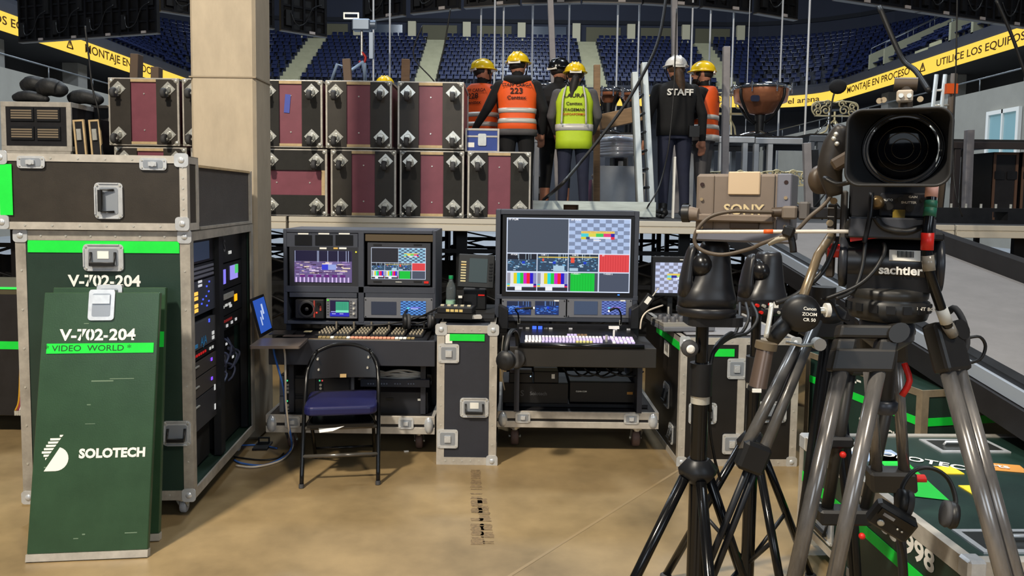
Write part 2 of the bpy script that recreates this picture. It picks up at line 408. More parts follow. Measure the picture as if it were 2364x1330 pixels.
# concrete vomitory walls and hand rails on the right-hand tier
for (y, r0) in ((50.0, 0), (40.7, 0), (33.2, 1)):
    b = MB(); pts = [(HX+O0+r0*RUN-.4, Z0+r0*RISE-.4), (HX+O0+(r0+5)*RUN, Z0+(r0+5)*RISE-.3), (HX+O0+(r0+5)*RUN, Z0+(r0+5)*RISE+.75), (HX+O0+r0*RUN-.4, Z0+r0*RISE+.95)]
    for w in (-1.0, 1.0): b.prism(pts, y+w-.1, y+w+.1)
    b.build('vomitory_wall', mat('vomitory_concrete', (150, 148, 124), .85), ter)
    b = MB()
    for w in (-1.0, 1.0):
        b.tube([(HX+O0+r0*RUN-.3, y+w, Z0+r0*RISE+1.35), (HX+O0+(r0+5)*RUN-.1, y+w, Z0+(r0+5)*RISE+1.2)], .035)
        for k in range(4):
            t = k/3; xx = HX+O0+r0*RUN-.3+t*5*RUN; b.tube([(xx, y+w, Z0+r0*RISE+.6+t*5*RISE), (xx, y+w, Z0+r0*RISE+1.33+t*(5*RISE-.12))], .025)
    b.build('hand_rail', RAIL, ter)
# ribbon displays
RIB = glow((255, 214, 84), 1.08); RINK = mat('ribbon_ink', (70, 40, 6), .6)
def fit_text(s, parent, loc, length, height, m, rot):
    me = text_mesh(s, 1.0, 0, 0.015); xs = [v.co.x for v in me.vertices]; ys = [v.co.y for v in me.vertices]
    kx = length/(max(xs)-min(xs)); ky = height/(max(ys)-min(ys)); cx = (max(xs)+min(xs))/2; cy = (max(ys)+min(ys))/2
    for v in me.vertices: v.co.x = (v.co.x-cx)*kx; v.co.y = (v.co.y-cy)*ky
    return put_words(me, height*.32, m, parent, loc, rot)
RZ0, RZ1 = 8.72, 9.56; RZ = (RZ0+RZ1)/2
rb = thing('ribbon_display', 'yellow ribbon display reading el arena curving along the bowl end', 'display', (0, EY-.3, RZ0))
b = MB(); P = ring_pts(-.12, 53)[1:-1]; P2 = ring_pts(.0, 53)[1:-1]; n = len(P)
V = [(x, y, z) for z in (RZ0, RZ1) for x, y, a in P]+[(x, y, z) for z in (RZ0, RZ1) for x, y, a in P2]
F = [(i, n+i, n+i+1, i+1) for i in range(n-1)]+[(2*n+i, 2*n+i+1, 3*n+i+1, 3*n+i) for i in range(n-1)]+[(i, i+1, 2*n+i+1, 2*n+i) for i in range(n-1)]+[(n+i, 3*n+i, 3*n+i+1, n+i+1) for i in range(n-1)]
b.add([(x, y-(EY-.3), z-RZ0) for x, y, z in V], F); b.build('screen', RIB, rb)
a = R(42); cx, cy = HX-CR+(CR-.42)*math.cos(a), EY-CR+(CR-.42)*math.sin(a)
fit_text('el arena', rb, (cx, cy-(EY-.3), RZ-RZ0), 2.5, .42, RINK, (PI/2, 0, a-PI/2))
for s, nm, lab in ((1, 'R', 'yellow ribbon display reading montaje en proceso and utilice los equipos'), (-1, 'L', 'yellow ribbon display reading montaje en proceso with warning triangle on the left balcony')):
    rb = thing('ribbon_display', lab, 'display', (s*(HX-.06), 34, RZ0))
    MB().bx(-.06, .06, -18, EY-CR-34-.05, 0, RZ1-RZ0).build('screen', RIB, rb)
    hx = -s*.075; h = RZ-RZ0; ro = (PI/2, 0, -s*PI/2)
    def tri(y):
        b = MB(); k = .3
        for i in range(3):
            a0 = PI/2+i*2*PI/3; a1 = a0+2*PI/3; b.tube([(k*math.cos(a0), k*math.sin(a0)-.06, 0), (k*math.cos(a1), k*math.sin(a1)-.06, 0)], .035, 4)
        b.tube([(0, -.08, 0), (0, .12, 0)], .03, 4); b.build('warning_symbol', RINK, rb, (hx, y-34, h), ro)
    if s > 0:
        fit_text('MONTAJE EN PROCESO', rb, (hx, 48.6-34, h), 8.2, .56, RINK, ro); tri(43.1)
        fit_text('UTILICE LOS EQUIPOS DE PROTECCIÓN', rb, (hx, 35.2-34, h), 13.0, .56, RINK, ro)
    else:
        fit_text('MONTAJE EN PROCESO', rb, (hx, 45.4-34, h), 8.8, .6, RINK, ro); tri(39.6)
        fit_text('UTILICE LOS EQUIPOS', rb, (hx, 34.3-34, h), 7.5, .46, RINK, ro)

# concrete column beside the rack
cl = struct('concrete_column', MB().bx(-1.985, -1.585, 4.70, 5.0, 0, 9), CONC, bevel=.018, label='pale concrete column rising beside the rack')
MB().bx(-1.99, -1.58, 4.695, 5.005, 2.26, 2.268).build('formwork_seam', mat('seam', (140, 128, 110), .9), cl)

# ------------------------------------------------------------------ stage deck, scaffold, ramp
DZ = 1.36; DY = 6.8
def deck(x0, x1, y0, y1, lab):
    t = thing('stage_deck', lab, 'stage deck', ((x0+x1)/2, y0, 0), 0, 'stage deck modules')
    w = (x1-x0)/2-.012
    MB().bx(-w, w, .04, y1-y0, DZ-.035, DZ).build('deck_board', DECKT, t)
    b = MB(); b.bx(-w, w, 0, .05, DZ-.115, DZ-.06); b.bx(-w, w, .008, .05, DZ-.06, DZ-.05); b.bx(-w, w, 0, .05, DZ-.05, DZ-.003); b.build('front_beam', mat('alu_profile', (214, 206, 190), .4, .35), t, bevel=.003)
    b = MB()
    for x in (-w+.03, w-.03): b.bx(x-.03, x+.03, .05, y1-y0, DZ-.115, DZ-.036)
    b.build('side_beam', ALUD, t)
for i, l_ in zip(range(-2, 4), ('stage deck module under the drawer case and cloth bundles', 'stage deck module behind the green rack and concrete column', 'stage deck module carrying the main row of maroon cases', 'stage deck module carrying the aluminium plank', 'stage deck module at the head of the ramp', 'stage deck module carrying the black bolted beam')):
    deck(-2.02+i*2.0, -2.02+i*2.0+2.0, DY, DY+7, l_)
SCAF = mat('scaffold_black', (20, 20, 22), .5, .4)
def scaffold(x, y, w=1.0):
    t = thing('scaffold_frame', 'black braced support frame under the stage deck', 'scaffold', (x, y, 0), 0, 'support frames under the stage')
    h = DZ-.118
    for s in (-1, 1):
        MB().bx(s*(w/2)-.025, s*(w/2)+.025, -.025, .025, 0, h).build('post', SCAF, t)
    for z in (.25, .72, h-.2): MB().bx(-w/2+.025, w/2-.025, -.02, .02, z-.02, z+.02).build('rail', SCAF, t)
    for z0, z1 in ((.27, .70), (.74, h-.22)):
        for s in (-1, 1): MB().tube([(-s*(w/2-.03), -.0, z0), (s*(w/2-.03), 0, z1)], .014, 5).build('brace', SCAF, t)
for x in [-5.2+1.05*i for i in range(11)]: scaffold(x, 7.15)
for x in [-5.3+1.3*i for i in range(9)]: scaffold(x, 9.3, 1.2)
for x in [-5.4+1.7*i for i in range(7)]: scaffold(x, 12.6, 1.5)

for i, (x0, x1) in enumerate(((-8.0, -4.9), (-4.85, -2.1), (-2.05, .35), (.4, 2.6))):
    b = MB(); n = 60; V = []
    for k in range(n+1):
        x = x0+(x1-x0)*k/n; y = 7.42+.03*math.sin(k*1.9)+.012*math.sin(k*.7)
        V += [(x-x0, y-7.4, 0), (x-x0, y-7.4, .93)]
    b.add(V, [(2*k, 2*k+2, 2*k+3, 2*k+1) for k in range(n)], 0, True); b.add([(x, y+.012, z) for x, y, z in V], [(2*k+1, 2*k+3, 2*k+2, 2*k) for k in range(n)], 0, True)
    b.build('black_drape', mat('black_drape', (12, 12, 13), .95), None, (x0, 7.4, 0), label=['black drape hung under the stage far left of the column', 'black drape hung under the stage behind the green rack', 'black drape hung under the stage behind the shading console', 'black drape hung under the stage behind the switcher console'][i], cat='drape')
# ramp: rises away from the camera to the deck
r0 = Vector((1.97, 6.8, DZ)); rd = Vector((-.058, 1, .161)); rl = -5.2
rt_ = thing('loading_ramp', 'grey carpeted loading ramp with black kerbs leading up to the stage', 'ramp', (2.6, 4.6, 0))
def rp(u, t, dz=0):      # u across in metres from the left edge, t metres back from the deck
    return Vector((1.97+u, 6.8, DZ)) - rd*t + Vector((0, 0, dz)) - Vector((2.6, 4.6, 0))
def slab(u0, u1, z0, z1, t0=0.0, t1=5.4):
    b = MB(); V = [rp(u, t, z) for t in (t0, t1) for z in (z0, z1) for u in (u0, u1)]
    return b.add(V, [(0, 2, 3, 1), (4, 5, 7, 6), (0, 1, 5, 4), (2, 6, 7, 3), (0, 4, 6, 2), (1, 3, 7, 5)])
slab(.06, 1.2, -.05, 0).build('ramp_surface', CAP, rt_)
slab(-.02, .0, -.075, -.012).build('edge_strip', mat('alu_edge', (190, 200, 214), .35, .5), rt_)
slab(.0, .07, -.12, .012).build('kerb', BLKM, rt_)
slab(-.04, .0, -.2, -.08).build('side_beam', BLKLAM, rt_)
slab(1.2, 1.3, -.1, .13).build('kerb', BLKLAM, rt_)
slab(1.2, 1.3, -.36, -.1).build('side_beam', ALUD, rt_)
for t in (1.0, 2.0):
    for u in (.05, 1.15):
        p = rp(u, t, -.1); MB().bx(p.x-.03, p.x+.03, p.y-.03, p.y+.03, 0, p.z).build('leg', BLKM, rt_)

# ================================================================== things on and above the stage
# ------------------------------------------------------------------ caster prototype helpers
def caster_into(parent, loc, rot=(0, 0, 0), r=.045, wm=None, pm=None, name='caster', shape='diamond'):
    """swivel caster whose plate lies in x,z facing -y; the wheel hangs down (-z)"""
    k = r/.045
    b = MB()
    if shape == 'diamond': b.prism([(0, -.068*k), (.068*k, 0), (0, .068*k), (-.068*k, 0)], -.006, 0)
    b.cyl((0, -.004, 0), (0, -.03*k, 0), .034*k, .028*k, 16); b.cyl((0, -.03*k, 0), (0, -.04*k, 0), .016*k, .014*k, 12)
    for a in range(4):
        q = PI/2*a; b.cyl((.05*k*math.cos(q), -.006, .05*k*math.sin(q)), (.05*k*math.cos(q), -.010, .05*k*math.sin(q)), .006*k, n=8)
    c = b.build(name, pm or STEEL, parent, loc, rot)
    b = MB()
    for s in (-1, 1):
        b.add([(s*.024*k, -.03*k, .024*k), (s*.024*k, -.03*k, -.024*k), (s*.022*k, -.095*k, -.062*k), (s*.022*k, -.10*k, -.035*k)], [(0, 1, 2, 3)])
        b.add([(s*.027*k, -.03*k, .024*k), (s*.027*k, -.03*k, -.024*k), (s*.025*k, -.095*k, -.062*k), (s*.025*k, -.10*k, -.035*k)], [(3, 2, 1, 0)])
    b.cyl((-.03*k, -.088*k, -.045*k), (.03*k, -.088*k, -.045*k), .008*k, n=8)
    b.build('fork', pm or STEEL, c)
    MB().lathe([(.012*k, -.019*k), (r*.86, -.02*k), (r, -.013*k), (r, .013*k), (r*.86, .02*k), (.012*k, .019*k)], 18, 0, xf((0, -.088*k, -.045*k), (0, PI/2, 0))).build('wheel', wm or RUB, c)
    return c
S = .605
def stage_case(px0, px1, py, lab, z, d=6.9, horizontal=False, tape=False, grp='caster cases stacked on the stage', fm=None, dz=0):
    a = W(px0, py, d); c = W(px1, py, d); w = c.x-a.x-.012
    t = thing('road_case', lab, 'road case', ((a.x+c.x)/2, d, z), 0, grp)
    h = S; e = w/2
    band = [CARPET, MATS['black_laminate'], BRNLAM][random.randrange(3)] if fm is None else fm
    MB().bx(-e+.01, e-.01, .012, .72, .01, h-.01).build('body', MAROON, t)
    b = MB()
    for x0, x1 in ((-e, -e+.022), (e-.022, e)):
        for z0, z1 in ((0, .022), (h-.022, h)): b.bx(x0, x1, .0, .73, z0, z1)
        b.bx(x0, x1, .0, .022, .02, h-.02); b.bx(x0, x1, .71, .73, .02, h-.02)
    b.bx(-e+.022, e-.022, 0, .022, 0, .02); b.bx(-e+.022, e-.022, 0, .022, h-.02, h); b.bx(-e+.022, e-.022, .71, .73, h-.02, h)
    b.build('edge_trim', ALU, t, bevel=.003)
    cx, cz = e-.095, h/2-.1
    if not horizontal:
        bw = .175*w/.605
        for s in (-1, 1):
            xo, xi = s*(e-.018), s*(e-.018-bw)
            P = [(xi, .012), (xo-s*.045, .012), (xo, .057), (xo, h-.057), (xo-s*.045, h-.012), (xi, h-.012)]
            MB().prism(P if s > 0 else P[::-1], -.006, .014).build('carpet_band', band, t)
        for z0, z1 in ((.012, .036), (h-.036, h-.012)):
            MB().bx(-e+.02+bw, e-.02-bw, -.004, .012, z0, z1).build('binding_strip', PLY, t)
        screws = [(0, .14), (0, h-.14)]
    else:
        for s in (0, 1):
            z0, z1 = (.012, .19) if s == 0 else (h-.19, h-.012)
            MB().bx(-e+.02, e-.02, -.006, .014, z0, z1).build('carpet_band', band, t)
        MB().bx(e-.05, e-.02, -.004, .012, .19, h-.19).build('binding_strip', PLY, t)
        screws = [(-.16, h/2), (.14, h/2)]
    for x, zz in screws: MB().cyl((x, .012, zz), (x, .006, zz), .007, n=8).build('screw', STEEL, t)
    b = MB()
    for sx in (-1, 1):
        for zz in (.027, h-.027):
            MB().sph((sx*(e-.026), .014, zz), .027, 12).build('ball_corner', STEEL, t)
    for sx in (-1, 1):
        for zz in (h/2-cz, h/2+cz):
            cc = caster_into(t, (sx*cx, -.006, zz))
    if tape: MB().box((-.03, .008, h*.65), (.05, .006, .165), rot=(0, R(5), 0)).build('tape_strip', mat('blue_tape', (70, 84, 170), .6), t)
    return t
ZT = DZ+S+.012
stage_case(620-18, 757, 480, 'maroon caster case laid with its maroon band sideways beside the column', DZ, horizontal=True, fm=CARPET)
stage_case(762, 916, 480, 'bottom-row maroon caster case with worn brown carpet bands beside the sideways-banded case', DZ, fm=BRNLAM)
stage_case(921, 1072, 480, 'bottom-row maroon caster case below the lighter-banded top case at the row end', DZ, fm=CARPET)
stage_case(1077, 1226, 480, 'bottom-row maroon caster case carrying the small blue case', DZ, fm=CARPET)
stage_case(596, 746, 300, 'top-row maroon caster case with a strip of blue tape', ZT, tape=True, fm=CARPET)
stage_case(750, 906, 300, 'top-row maroon caster case between the blue-taped case and the row end', ZT, fm=BRNLAM)
stage_case(916, 1072, 300, 'top-row maroon caster case beside the orange-vested workers', ZT, fm=BRNLAM)
stage_case(250, 416, 300, 'maroon caster case on the stack between the column and the drawer case', ZT, fm=BRNLAM)
stage_case(420, 580, 300, 'top-row maroon caster case half hidden by the concrete column', ZT, fm=BRNLAM)
stage_case(264, 434, 440, 'maroon caster case at the foot of the stack behind the grey lid', DZ, fm=BRNLAM)
stage_case(440, 598, 440, 'bottom-row maroon caster case half hidden by the concrete column', DZ, fm=BRNLAM)

# small blue case
a = W(1072, 350, 6.92); c = W(1152, 350, 6.92); w = c.x-a.x
t = thing('blue_case', 'small blue flight case with steel butterfly latch on a maroon case', 'flight case', ((a.x+c.x)/2, 7.0, DZ+S))
h = .215
MB().bx(-w/2+.006, w/2-.006, .006, .4, .006, h-.006).build('body', BLUE, t)
b = MB()
for x in (-w/2, w/2-.018):
    b.bx(x, x+.018, 0, .018, 0, h); b.bx(x, x+.018, .018, .4, h-.018, h); b.bx(x, x+.018, .018, .4, 0, .018)
b.bx(-w/2+.018, w/2-.018, 0, .018, h-.02, h); b.bx(-w/2+.018, w/2-.018, 0, .018, 0, .012); b.bx(-w/2+.018, w/2-.018, 0, .012, h*.62, h*.7)
b.build('edge_trim', ALU, t, bevel=.002)
MB().rrect(.075, .11, .012, -.006, .004, (0, h*.52)).build('latch', STEEL, t)
b = MB(); b.quad(-w/2+.025, -w/2+.085, h*.2, h*.4, -.001+.006-.001); b.build('barcode_label', LABEL, t)

# ------------------------------------------------------------------ gear on the far left of the stage
def flat_case(px0, px1, py0, py1, d, depth, lab, m=BLKLAM, name='road_case', latches=(), z=None, trim=.028):
    a = W(px0, py1, d); c = W(px1, py0, d); w = c.x-a.x; z0 = a.z if z is None else z; h = c.z-z0
    t = thing(name, lab, 'road case', ((a.x+c.x)/2, d, z0))
    MB().bx(-w/2+.004, w/2-.004, .004, depth, .004, h-.004).build('body', m, t)
    b = MB(); b.frame(-w/2, w/2, 0, h, trim, 0, .02); b.bx(-w/2, -w/2+.015, .02, depth, h-trim, h); b.bx(w/2-.015, w/2, .02, depth, h-trim, h); b.bx(w/2-.015, w/2, .02, depth, 0, trim)
    b.build('edge_trim', ALU, t, bevel=.002)
    for lx, lz in latches: MB().rrect(.09, .07, .01, -.006, .001, (lx*w/2, lz*h)).build('latch', STEEL, t)
    return t, w, h
flat_case(-60, 163, 350, 505, 6.95, .8, 'large black road case under the drawer case', z=DZ)
t, w, h = flat_case(4, 163, 236, 350, 6.96, .7, 'black rack case with four ribbed drawer fronts under cloth bundles', z=W(163, 350, 6.95).z+.002, trim=.045)
DRW = mat('drawer_ribbed', (150, 135, 115), .4, .4)
for i in range(2):
    for j in range(2):
        x = -w/2+.09+j*.24; z = .1+i*.17
        dr = MB().bx(x, x+.215, -.012, .004, z, z+.12).build('drawer', BLKM, t)
        b = MB()
        for k in range(4): b.bx(x+.012, x+.2, -.016, -.011, z+.02+k*.022, z+.034+k*.022)
        b.build('ribs', DRW, dr)
def blob(pts, rr, n=10): return MB().tube(pts, rr, n, k=4)
zt = W(60, 236, 6.9).z
for (xa, xb, ya, rad, nm) in ((30, 95, 207, .075, 'a'), (85, 150, 206, .08, 'b'), (140, 218, 228, .065, 'c'), (30, 110, 226, .05, 'd')):
    p = W(xa, ya, 7.05); q = W(xb, ya+8, 7.05); m_ = p.lerp(q, .5); bz = zt+rad*1.06
    lab = {'a': 'rolled black cloth bundle piled over the longer rolls on the drawer case', 'b': 'plump black cloth bundle with grey sheen on the drawer case', 'c': 'long black cloth roll draped towards the leaning lids', 'd': 'small black cloth roll under the other bundles'}[nm]
    zz = {'a': .1, 'b': .055, 'c': 0, 'd': 0}[nm]
    blob([(p.x-m_.x, 0, 0), (p.x-m_.x+.06, .01, .012), (0, 0, .02), (q.x-m_.x-.06, .02, .0), (q.x-m_.x, .0, -.005)], [rad*.5, rad, rad*1.05, rad*.95, rad*.45]).build('cloth_bundle', mat('black_cloth', (26, 27, 29), .6, var=.3, vscale=12, bump=.6, bscale=18), None, (m_.x, 7.05+(.12 if nm in 'ac' else 0), bz+zz), label=lab, cat='cloth bundle', group='black cloth bundles')
for i, px in enumerate((184, 220)):
    a = W(px, 350, 6.9); c = W(px+14, 278, 6.9)
    t = thing('case_lid', ['narrow aluminium framed lid leaning next to the drawer case', 'narrow aluminium framed lid leaning beside the maroon case stack'][i], 'case lid', (a.x+.05, 6.9, DZ+.008), 0, None, rot=(0, R(-4), 0))
    hh = c.z-DZ
    MB().bx(-.045, .045, .006, .3, .0, hh).build('panel', BLKLAM, t)
    MB().frame(-.05, .05, 0, hh, .016, 0, .02).build('frame', PLY, t); MB().bx(-.02, .02, -.012, .0, hh*.78, hh*.9).build('handle', STEEL, t)
flat_case(212, 256, 243, 345, 7.35, .4, 'dark road case with pale label behind the leaning lids', z=DZ)[0]

# ------------------------------------------------------------------ hung LED screen walls, seen from behind
LEDM = mat('led_frame', (26, 26, 29), .45, .4, var=.3, vscale=6); LEDB = mat('led_back', (14, 14, 16), .6, var=.4, vscale=5)
cab = MB(); cw = .98
cab.frame(-cw/2, cw/2, 0, cw, .05, 0, .09, 0); cab.bx(-cw/2+.05, cw/2-.05, .06, .09, .05, cw-.05, 1)
for x in (-.25, 0, .25): cab.bx(x-.02, x+.02, .0, .06, .05, cw-.05, 0)
for z in (.25, .5, .75): cab.bx(-cw/2+.05, cw/2-.05, .02, .06, z-.02, z+.02, 0)
cab.bx(-.4, -.28, -.03, .06, .1, .4, 1); cab.bx(.3, .42, -.03, .06, .55, .85, 1)
cab_me = cab.mesh('led_cabinet', [LEDM, LEDB])
cab2 = MB().bx(.1, .22, -.02, 0, .0, .05).mesh('corner_plate', [mat('pale_plate', (190, 180, 175), .5)])
led_cable = MB().tube([(-.3, -.03, .35), (-.2, -.08, .12), (.0, -.06, .2), (.15, -.05, .5), (.35, -.04, .6)], .012, 5, k=3).mesh('signal_cable', [BLK])
led_strip = MB().bx(-cw/2, cw/2, -.012, .1, -.02, 0).mesh('bottom_rail', [mat('led_rail', (96, 92, 88), .4, .5)])
def led_wall(P, z, lab, rows=2, mid=None):
    a, c = Vector(P[0]), Vector(P[1]); L = (c-a).length; n = max(1, int(round(L/1.0)))
    t = thing('led_screen', lab, 'LED screen', ((a.x+c.x)/2, (a.y+c.y)/2, z))
    for i in range(n):
        u = (i+.5)/n; p = a.lerp(c, u)
        if mid: p = p+Vector((0, -mid*(1-(2*u-1)**2)))
        u2 = u+.02; p2 = a.lerp(c, u2)+(Vector((0, -mid*(1-(2*u2-1)**2))) if mid else Vector((0, 0)))
        ang = math.atan2((p2-p).y, (p2-p).x)
        for r in range(rows):
            o = put('led_cabinet', cab_me, t, (p.x-t.location.x, p.y-t.location.y, r*1.0), (0, 0, ang))
            if r == 0: put('corner_plate', cab2, o); put('bottom_rail', led_strip, o)
            put('signal_cable', led_cable, o)
    return t
LZ = 4.8
def lp(px, py): q = WZ(px, py, LZ); return (q.x, q.y)
led_wall((lp(828, 50), lp(1848, 46)), LZ, 'curved black LED screen back hanging over the middle of the stage', 2, 1.35)
led_wall((lp(45, 97), lp(360, 75)), LZ, 'black LED screen back hanging in front of the left balcony display')
led_wall((lp(362, 22), lp(762, 86)), LZ, 'angled black LED screen back hanging behind the concrete column')
led_wall((lp(1935, -4), lp(2372, 62)), LZ, 'angled black LED screen back hanging over the ramp side of the stage')
# hanging steel wires
WIRE = mat('steel_wire', (226, 230, 236), .4, .1)
for i, (px, py1) in enumerate(((862, 182), (900, 182), (1110, 165), (1142, 185), (1162, 183), (1229, 178), (1313, 133), (1425, 200), (1474, 166), (1597, 140), (1639, 127), (1692, 190), (1728, 180), (1804, 197), (1866, 310))):
    d = 11.2 if py1 > 300 else 13.0+.25*(i % 3); p = W(px, 100, d)
    z0 = DZ if py1 < 300 else 2.5
    w = .016 if i not in (12,) else .007
    MB().cyl((0, 0, 0), (0, 0, 7.0-z0), w, n=6).build('hanging_wire', WIRE, None, (p.x, d, z0), label='thin bright steel wire hanging from above down to the stage', cat='wire', group='hanging steel wires')
# black multicore cables dropping from above
CAB = mat('black_cable', (22, 22, 23), .5)
def cable(pts, r, lab, m=CAB, k=6, name='cable', cat='cable', base=None, n=6, group=None):
    P = [Vector(p) for p in pts]; b0 = Vector((sum(p.x for p in P)/len(P), sum(p.y for p in P)/len(P), min(p.z for p in P))) if base is None else Vector(base)
    return MB().tube([p-b0 for p in P], r, n, k=k).build(name, m, None, b0, label=lab, cat=cat, group=group)
cable([W(1545, -60, 8.0), W(1522, 85, 7.6), W(1480, 180, 7.4), W(1430, 260, 7.3), W(1340, 375, 7.2), W(1275, 445, 7.1), WZ(1228, 478, DZ+.01)], .017, 'thick black cable slanting down past the ladder to the case stack')
cable([W(1562, 20, 8.0), W(1556, 200, 7.9), W(1548, 300, 7.8), W(1540, 360, 7.7), W(1522, 430, 7.5), W(1495, 478, 7.2), WZ(1490, 490, DZ+.01)], .008, 'thin black cable hanging in front of the worker with staff lettering')
cable([W(196, 60, 6.85), W(205, 130, 6.85), W(213, 200, 6.85), W(228, 262, 6.85), W(236, 350, 6.85), WZ(240, 500, DZ+.01)], .008, 'thin black cable hanging in front of the left balcony display')
cable([W(2030, 15, 5.6), W(2080, 130, 5.4), W(2115, 165, 5.2), W(2145, 210, 5.0)], .018, 'black cable bundle drooping behind the broadcast camera')
cable([W(2300, 0, 6), W(2335, 80, 6), W(2370, 180, 6)], .012, 'black cable slanting past the right ribbon display')
cable([W(2210, -20, 6.4), W(2207, 150, 6.4), W(2200, 330, 6.4), W(2205, 440, 6.3), W(2222, 500, 6.3)], .006, 'thin black cable hanging behind the lens hood')
cable([W(975, 60, 10), W(955, 130, 10), W(1010, 200, 10), W(1040, 300, 10), W(1045, 430, 10), WZ(1046, 485, DZ+.01)], .01, 'thin dark line slanting between two hanging wires')
cable([W(1040, 20, 11), W(1025, 110, 11), W(1008, 190, 11), W(1000, 320, 11), W(998, 430, 11), WZ(998, 482, DZ+.01)], .012, 'dark slack line hanging behind the yellow-helmet worker')

# hoist with hook and bridle ropes
p = W(838, 60, 12.0)
t = thing('chain_hoist', 'grey chain hoist with hook hanging under the LED screen end', 'hoist', (p.x, 12.0, p.z))
GREYH = mat('hoist_grey', (120, 132, 148), .4, .5)
MB().bx(-.16, .12, -.08, .08, -.08, .1).build('motor_body', GREYH, t, bevel=.02); MB().cyl((.12, 0, .02), (.2, 0, .02), .07, n=14).build('end_cap', GREYH, t)
MB().frame(-.3, -.06, .1, .2, .02, -.02, .02).build('bracket', STEEL, t)
MB().cyl((-.02, 0, -.08), (-.02, 0, -.45), .02, n=8).build('chain', STEEL, t); MB().tube([(-.02, 0, -.4), (.04, 0, -.48), (.0, 0, -.58), (-.06, 0, -.54)], .02, 6, k=4).build('hook', RED, t)
MB().bx(.1, .16, -.03, .03, -.5, -.1).build('chain_bag', GREYH, t)
q = p+Vector((0, 0, -.55)); ROPE = mat('pale_rope', (150, 170, 195), .6)
for i, (px, py) in enumerate(((765, 186), (843, 186))):
    e = W(px, py, 11.6); cable([q, q.lerp(e, .4)+Vector((0, 0, -.02)), e, WZ(px-6+12*i, 470, DZ+.01)], .025, ['pale bridle rope running from the hoist hook down behind the cases', 'pale bridle rope dropping straight from the hoist hook'][i], ROPE, 3, 'rope', 'rope')
# timber props and grey posts
def bar(px0, py0, px1, py1, d, wpx, lab, m, name='post', cat='post', depth=.08, holes=False, d1=None):
    a = W(px0, py0, d); c = W(px1, py1, d1 or d); w = wpx*d/FPX; u = (c-a); L = u.length
    M = Matrix.Translation((0, 0, 0)) @ u.to_track_quat('Z', 'Y').to_matrix().to_4x4()
    b = MB().bx(-w/2, w/2, -depth/2, depth/2, 0, L, 0, M)
    t = b.build(name, [m], None, a, bevel=.004, label=lab, cat=cat)
    return t
GPOST = mat('grey_post', (150, 146, 148), .5, .3, var=.2, vscale=4)
def foot(px, py, d): q = W(px, py, d); r_ = proj((q.x, d, DZ)); return r_
f0 = foot(1287, 300, 10.6); bar(1290, f0[1], 1268, -60, 10.6, 15, 'tall weathered grey post behind the black-helmet worker', GPOST)
f0 = foot(1560, 300, 11.0); bar(1560, f0[1], 1556, -60, 11.0, 13, 'tall grey post behind the white helmet', GPOST)
f0 = foot(1676, 300, 9.2); bar(1672, f0[1], 1677, 108, 9.2, 13, 'short grey post beside the orange-vested worker facing the ladder', GPOST)
f0 = foot(1378, 300, 9.6); bar(1377, f0[1], 1378, 150, 9.6, 12, 'short brown and grey post beside the lime vest', WOOD)
f0 = foot(812, 300, 7.75); bar(824, f0[1], 800, 136, 7.75, 11, 'dark timber prop standing behind the case row', mat('dark_timber', (96, 80, 66), .7))
f0 = foot(932, 300, 7.75); bar(928, f0[1], 937, 137, 7.75, 15, 'pale timber prop with bolt hole behind the row-end case', WOOD)
f0 = foot(306, 300, 7.75); bar(306, f0[1], 316, 126, 7.75, 26, 'dark timber prop standing behind the case stack left of the column', MATS['dark_timber'])
f0 = foot(360, 300, 7.75); bar(360, f0[1], 362, 156, 7.75, 22, 'short dark timber prop behind the case stack left of the column', MATS['dark_timber'])
bar(1385, 283, 1478, 262, 9.3, 34, 'thick timber beam held across behind the ladder', WOOD, 'timber_beam', 'timber beam', depth=.18)

# ================================================================== people
def caps(b, p, q, r0, r1, n=12):
    b.cyl(p, q, r0, r1, n); b.sph(p, r0, n); b.sph(q, r1, n)
def loft(rings, n=20):
    b = MB(); V = []; F = []
    for (cx, cy, z, rx, ry) in rings:
        for i in range(n):
            a = 2*PI*i/n; c, s_ = math.cos(a), math.sin(a); e = .8
            V.append((cx+rx*math.copysign(abs(c)**e, c), cy+ry*math.copysign(abs(s_)**e, s_), z))
    for j in range(len(rings)-1):
        for i in range(n): F.append((j*n+i, j*n+(i+1) % n, (j+1)*n+(i+1) % n, (j+1)*n+i))
    F.append(tuple(range(n))[::-1]); F.append(tuple((len(rings)-1)*n+i for i in range(n)))
    return b.add(V, F, 0, True)
def remesh(b, vox, name):
    me = b.mesh(name+'_src', [BLK]); ob = bpy.data.objects.new('tmp', me); COL.objects.link(ob)
    m = ob.modifiers.new('r', 'REMESH'); m.mode = 'VOXEL'; m.voxel_size = vox
    s = ob.modifiers.new('s', 'SMOOTH'); s.factor = .5; s.iterations = 3
    dg = bpy.context.evaluated_depsgraph_get(); out = bpy.data.meshes.new_from_object(ob.evaluated_get(dg)); out.name = name
    bpy.data.objects.remove(ob); bpy.data.meshes.remove(me)
    out.polygons.foreach_set('use_smooth', [True]*len(out.polygons)); out.materials.clear(); return out
HAIRB = mat('dark_hair', (30, 24, 22), .6, var=.3, vscale=40); HAIRN = mat('brown_hair', (78, 58, 42), .6, var=.35, vscale=40)
NAVYC = mat('navy_cotton', (34, 38, 58), .85, var=.15, vscale=10, bump=.3, bscale=14); BLKC = mat('black_cotton', (20, 20, 22), .85, var=.2, vscale=8, bump=.3, bscale=12)
GRYC = mat('grey_cotton', (84, 82, 84), .85, var=.15, vscale=8)
ORV = mat('orange_hi_vis', (240, 92, 28), .6, var=.06, vscale=10, bump=.25, bscale=9); LIME = mat('lime_hi_vis', (186, 214, 42), .6, var=.06, vscale=10, bump=.25, bscale=9)
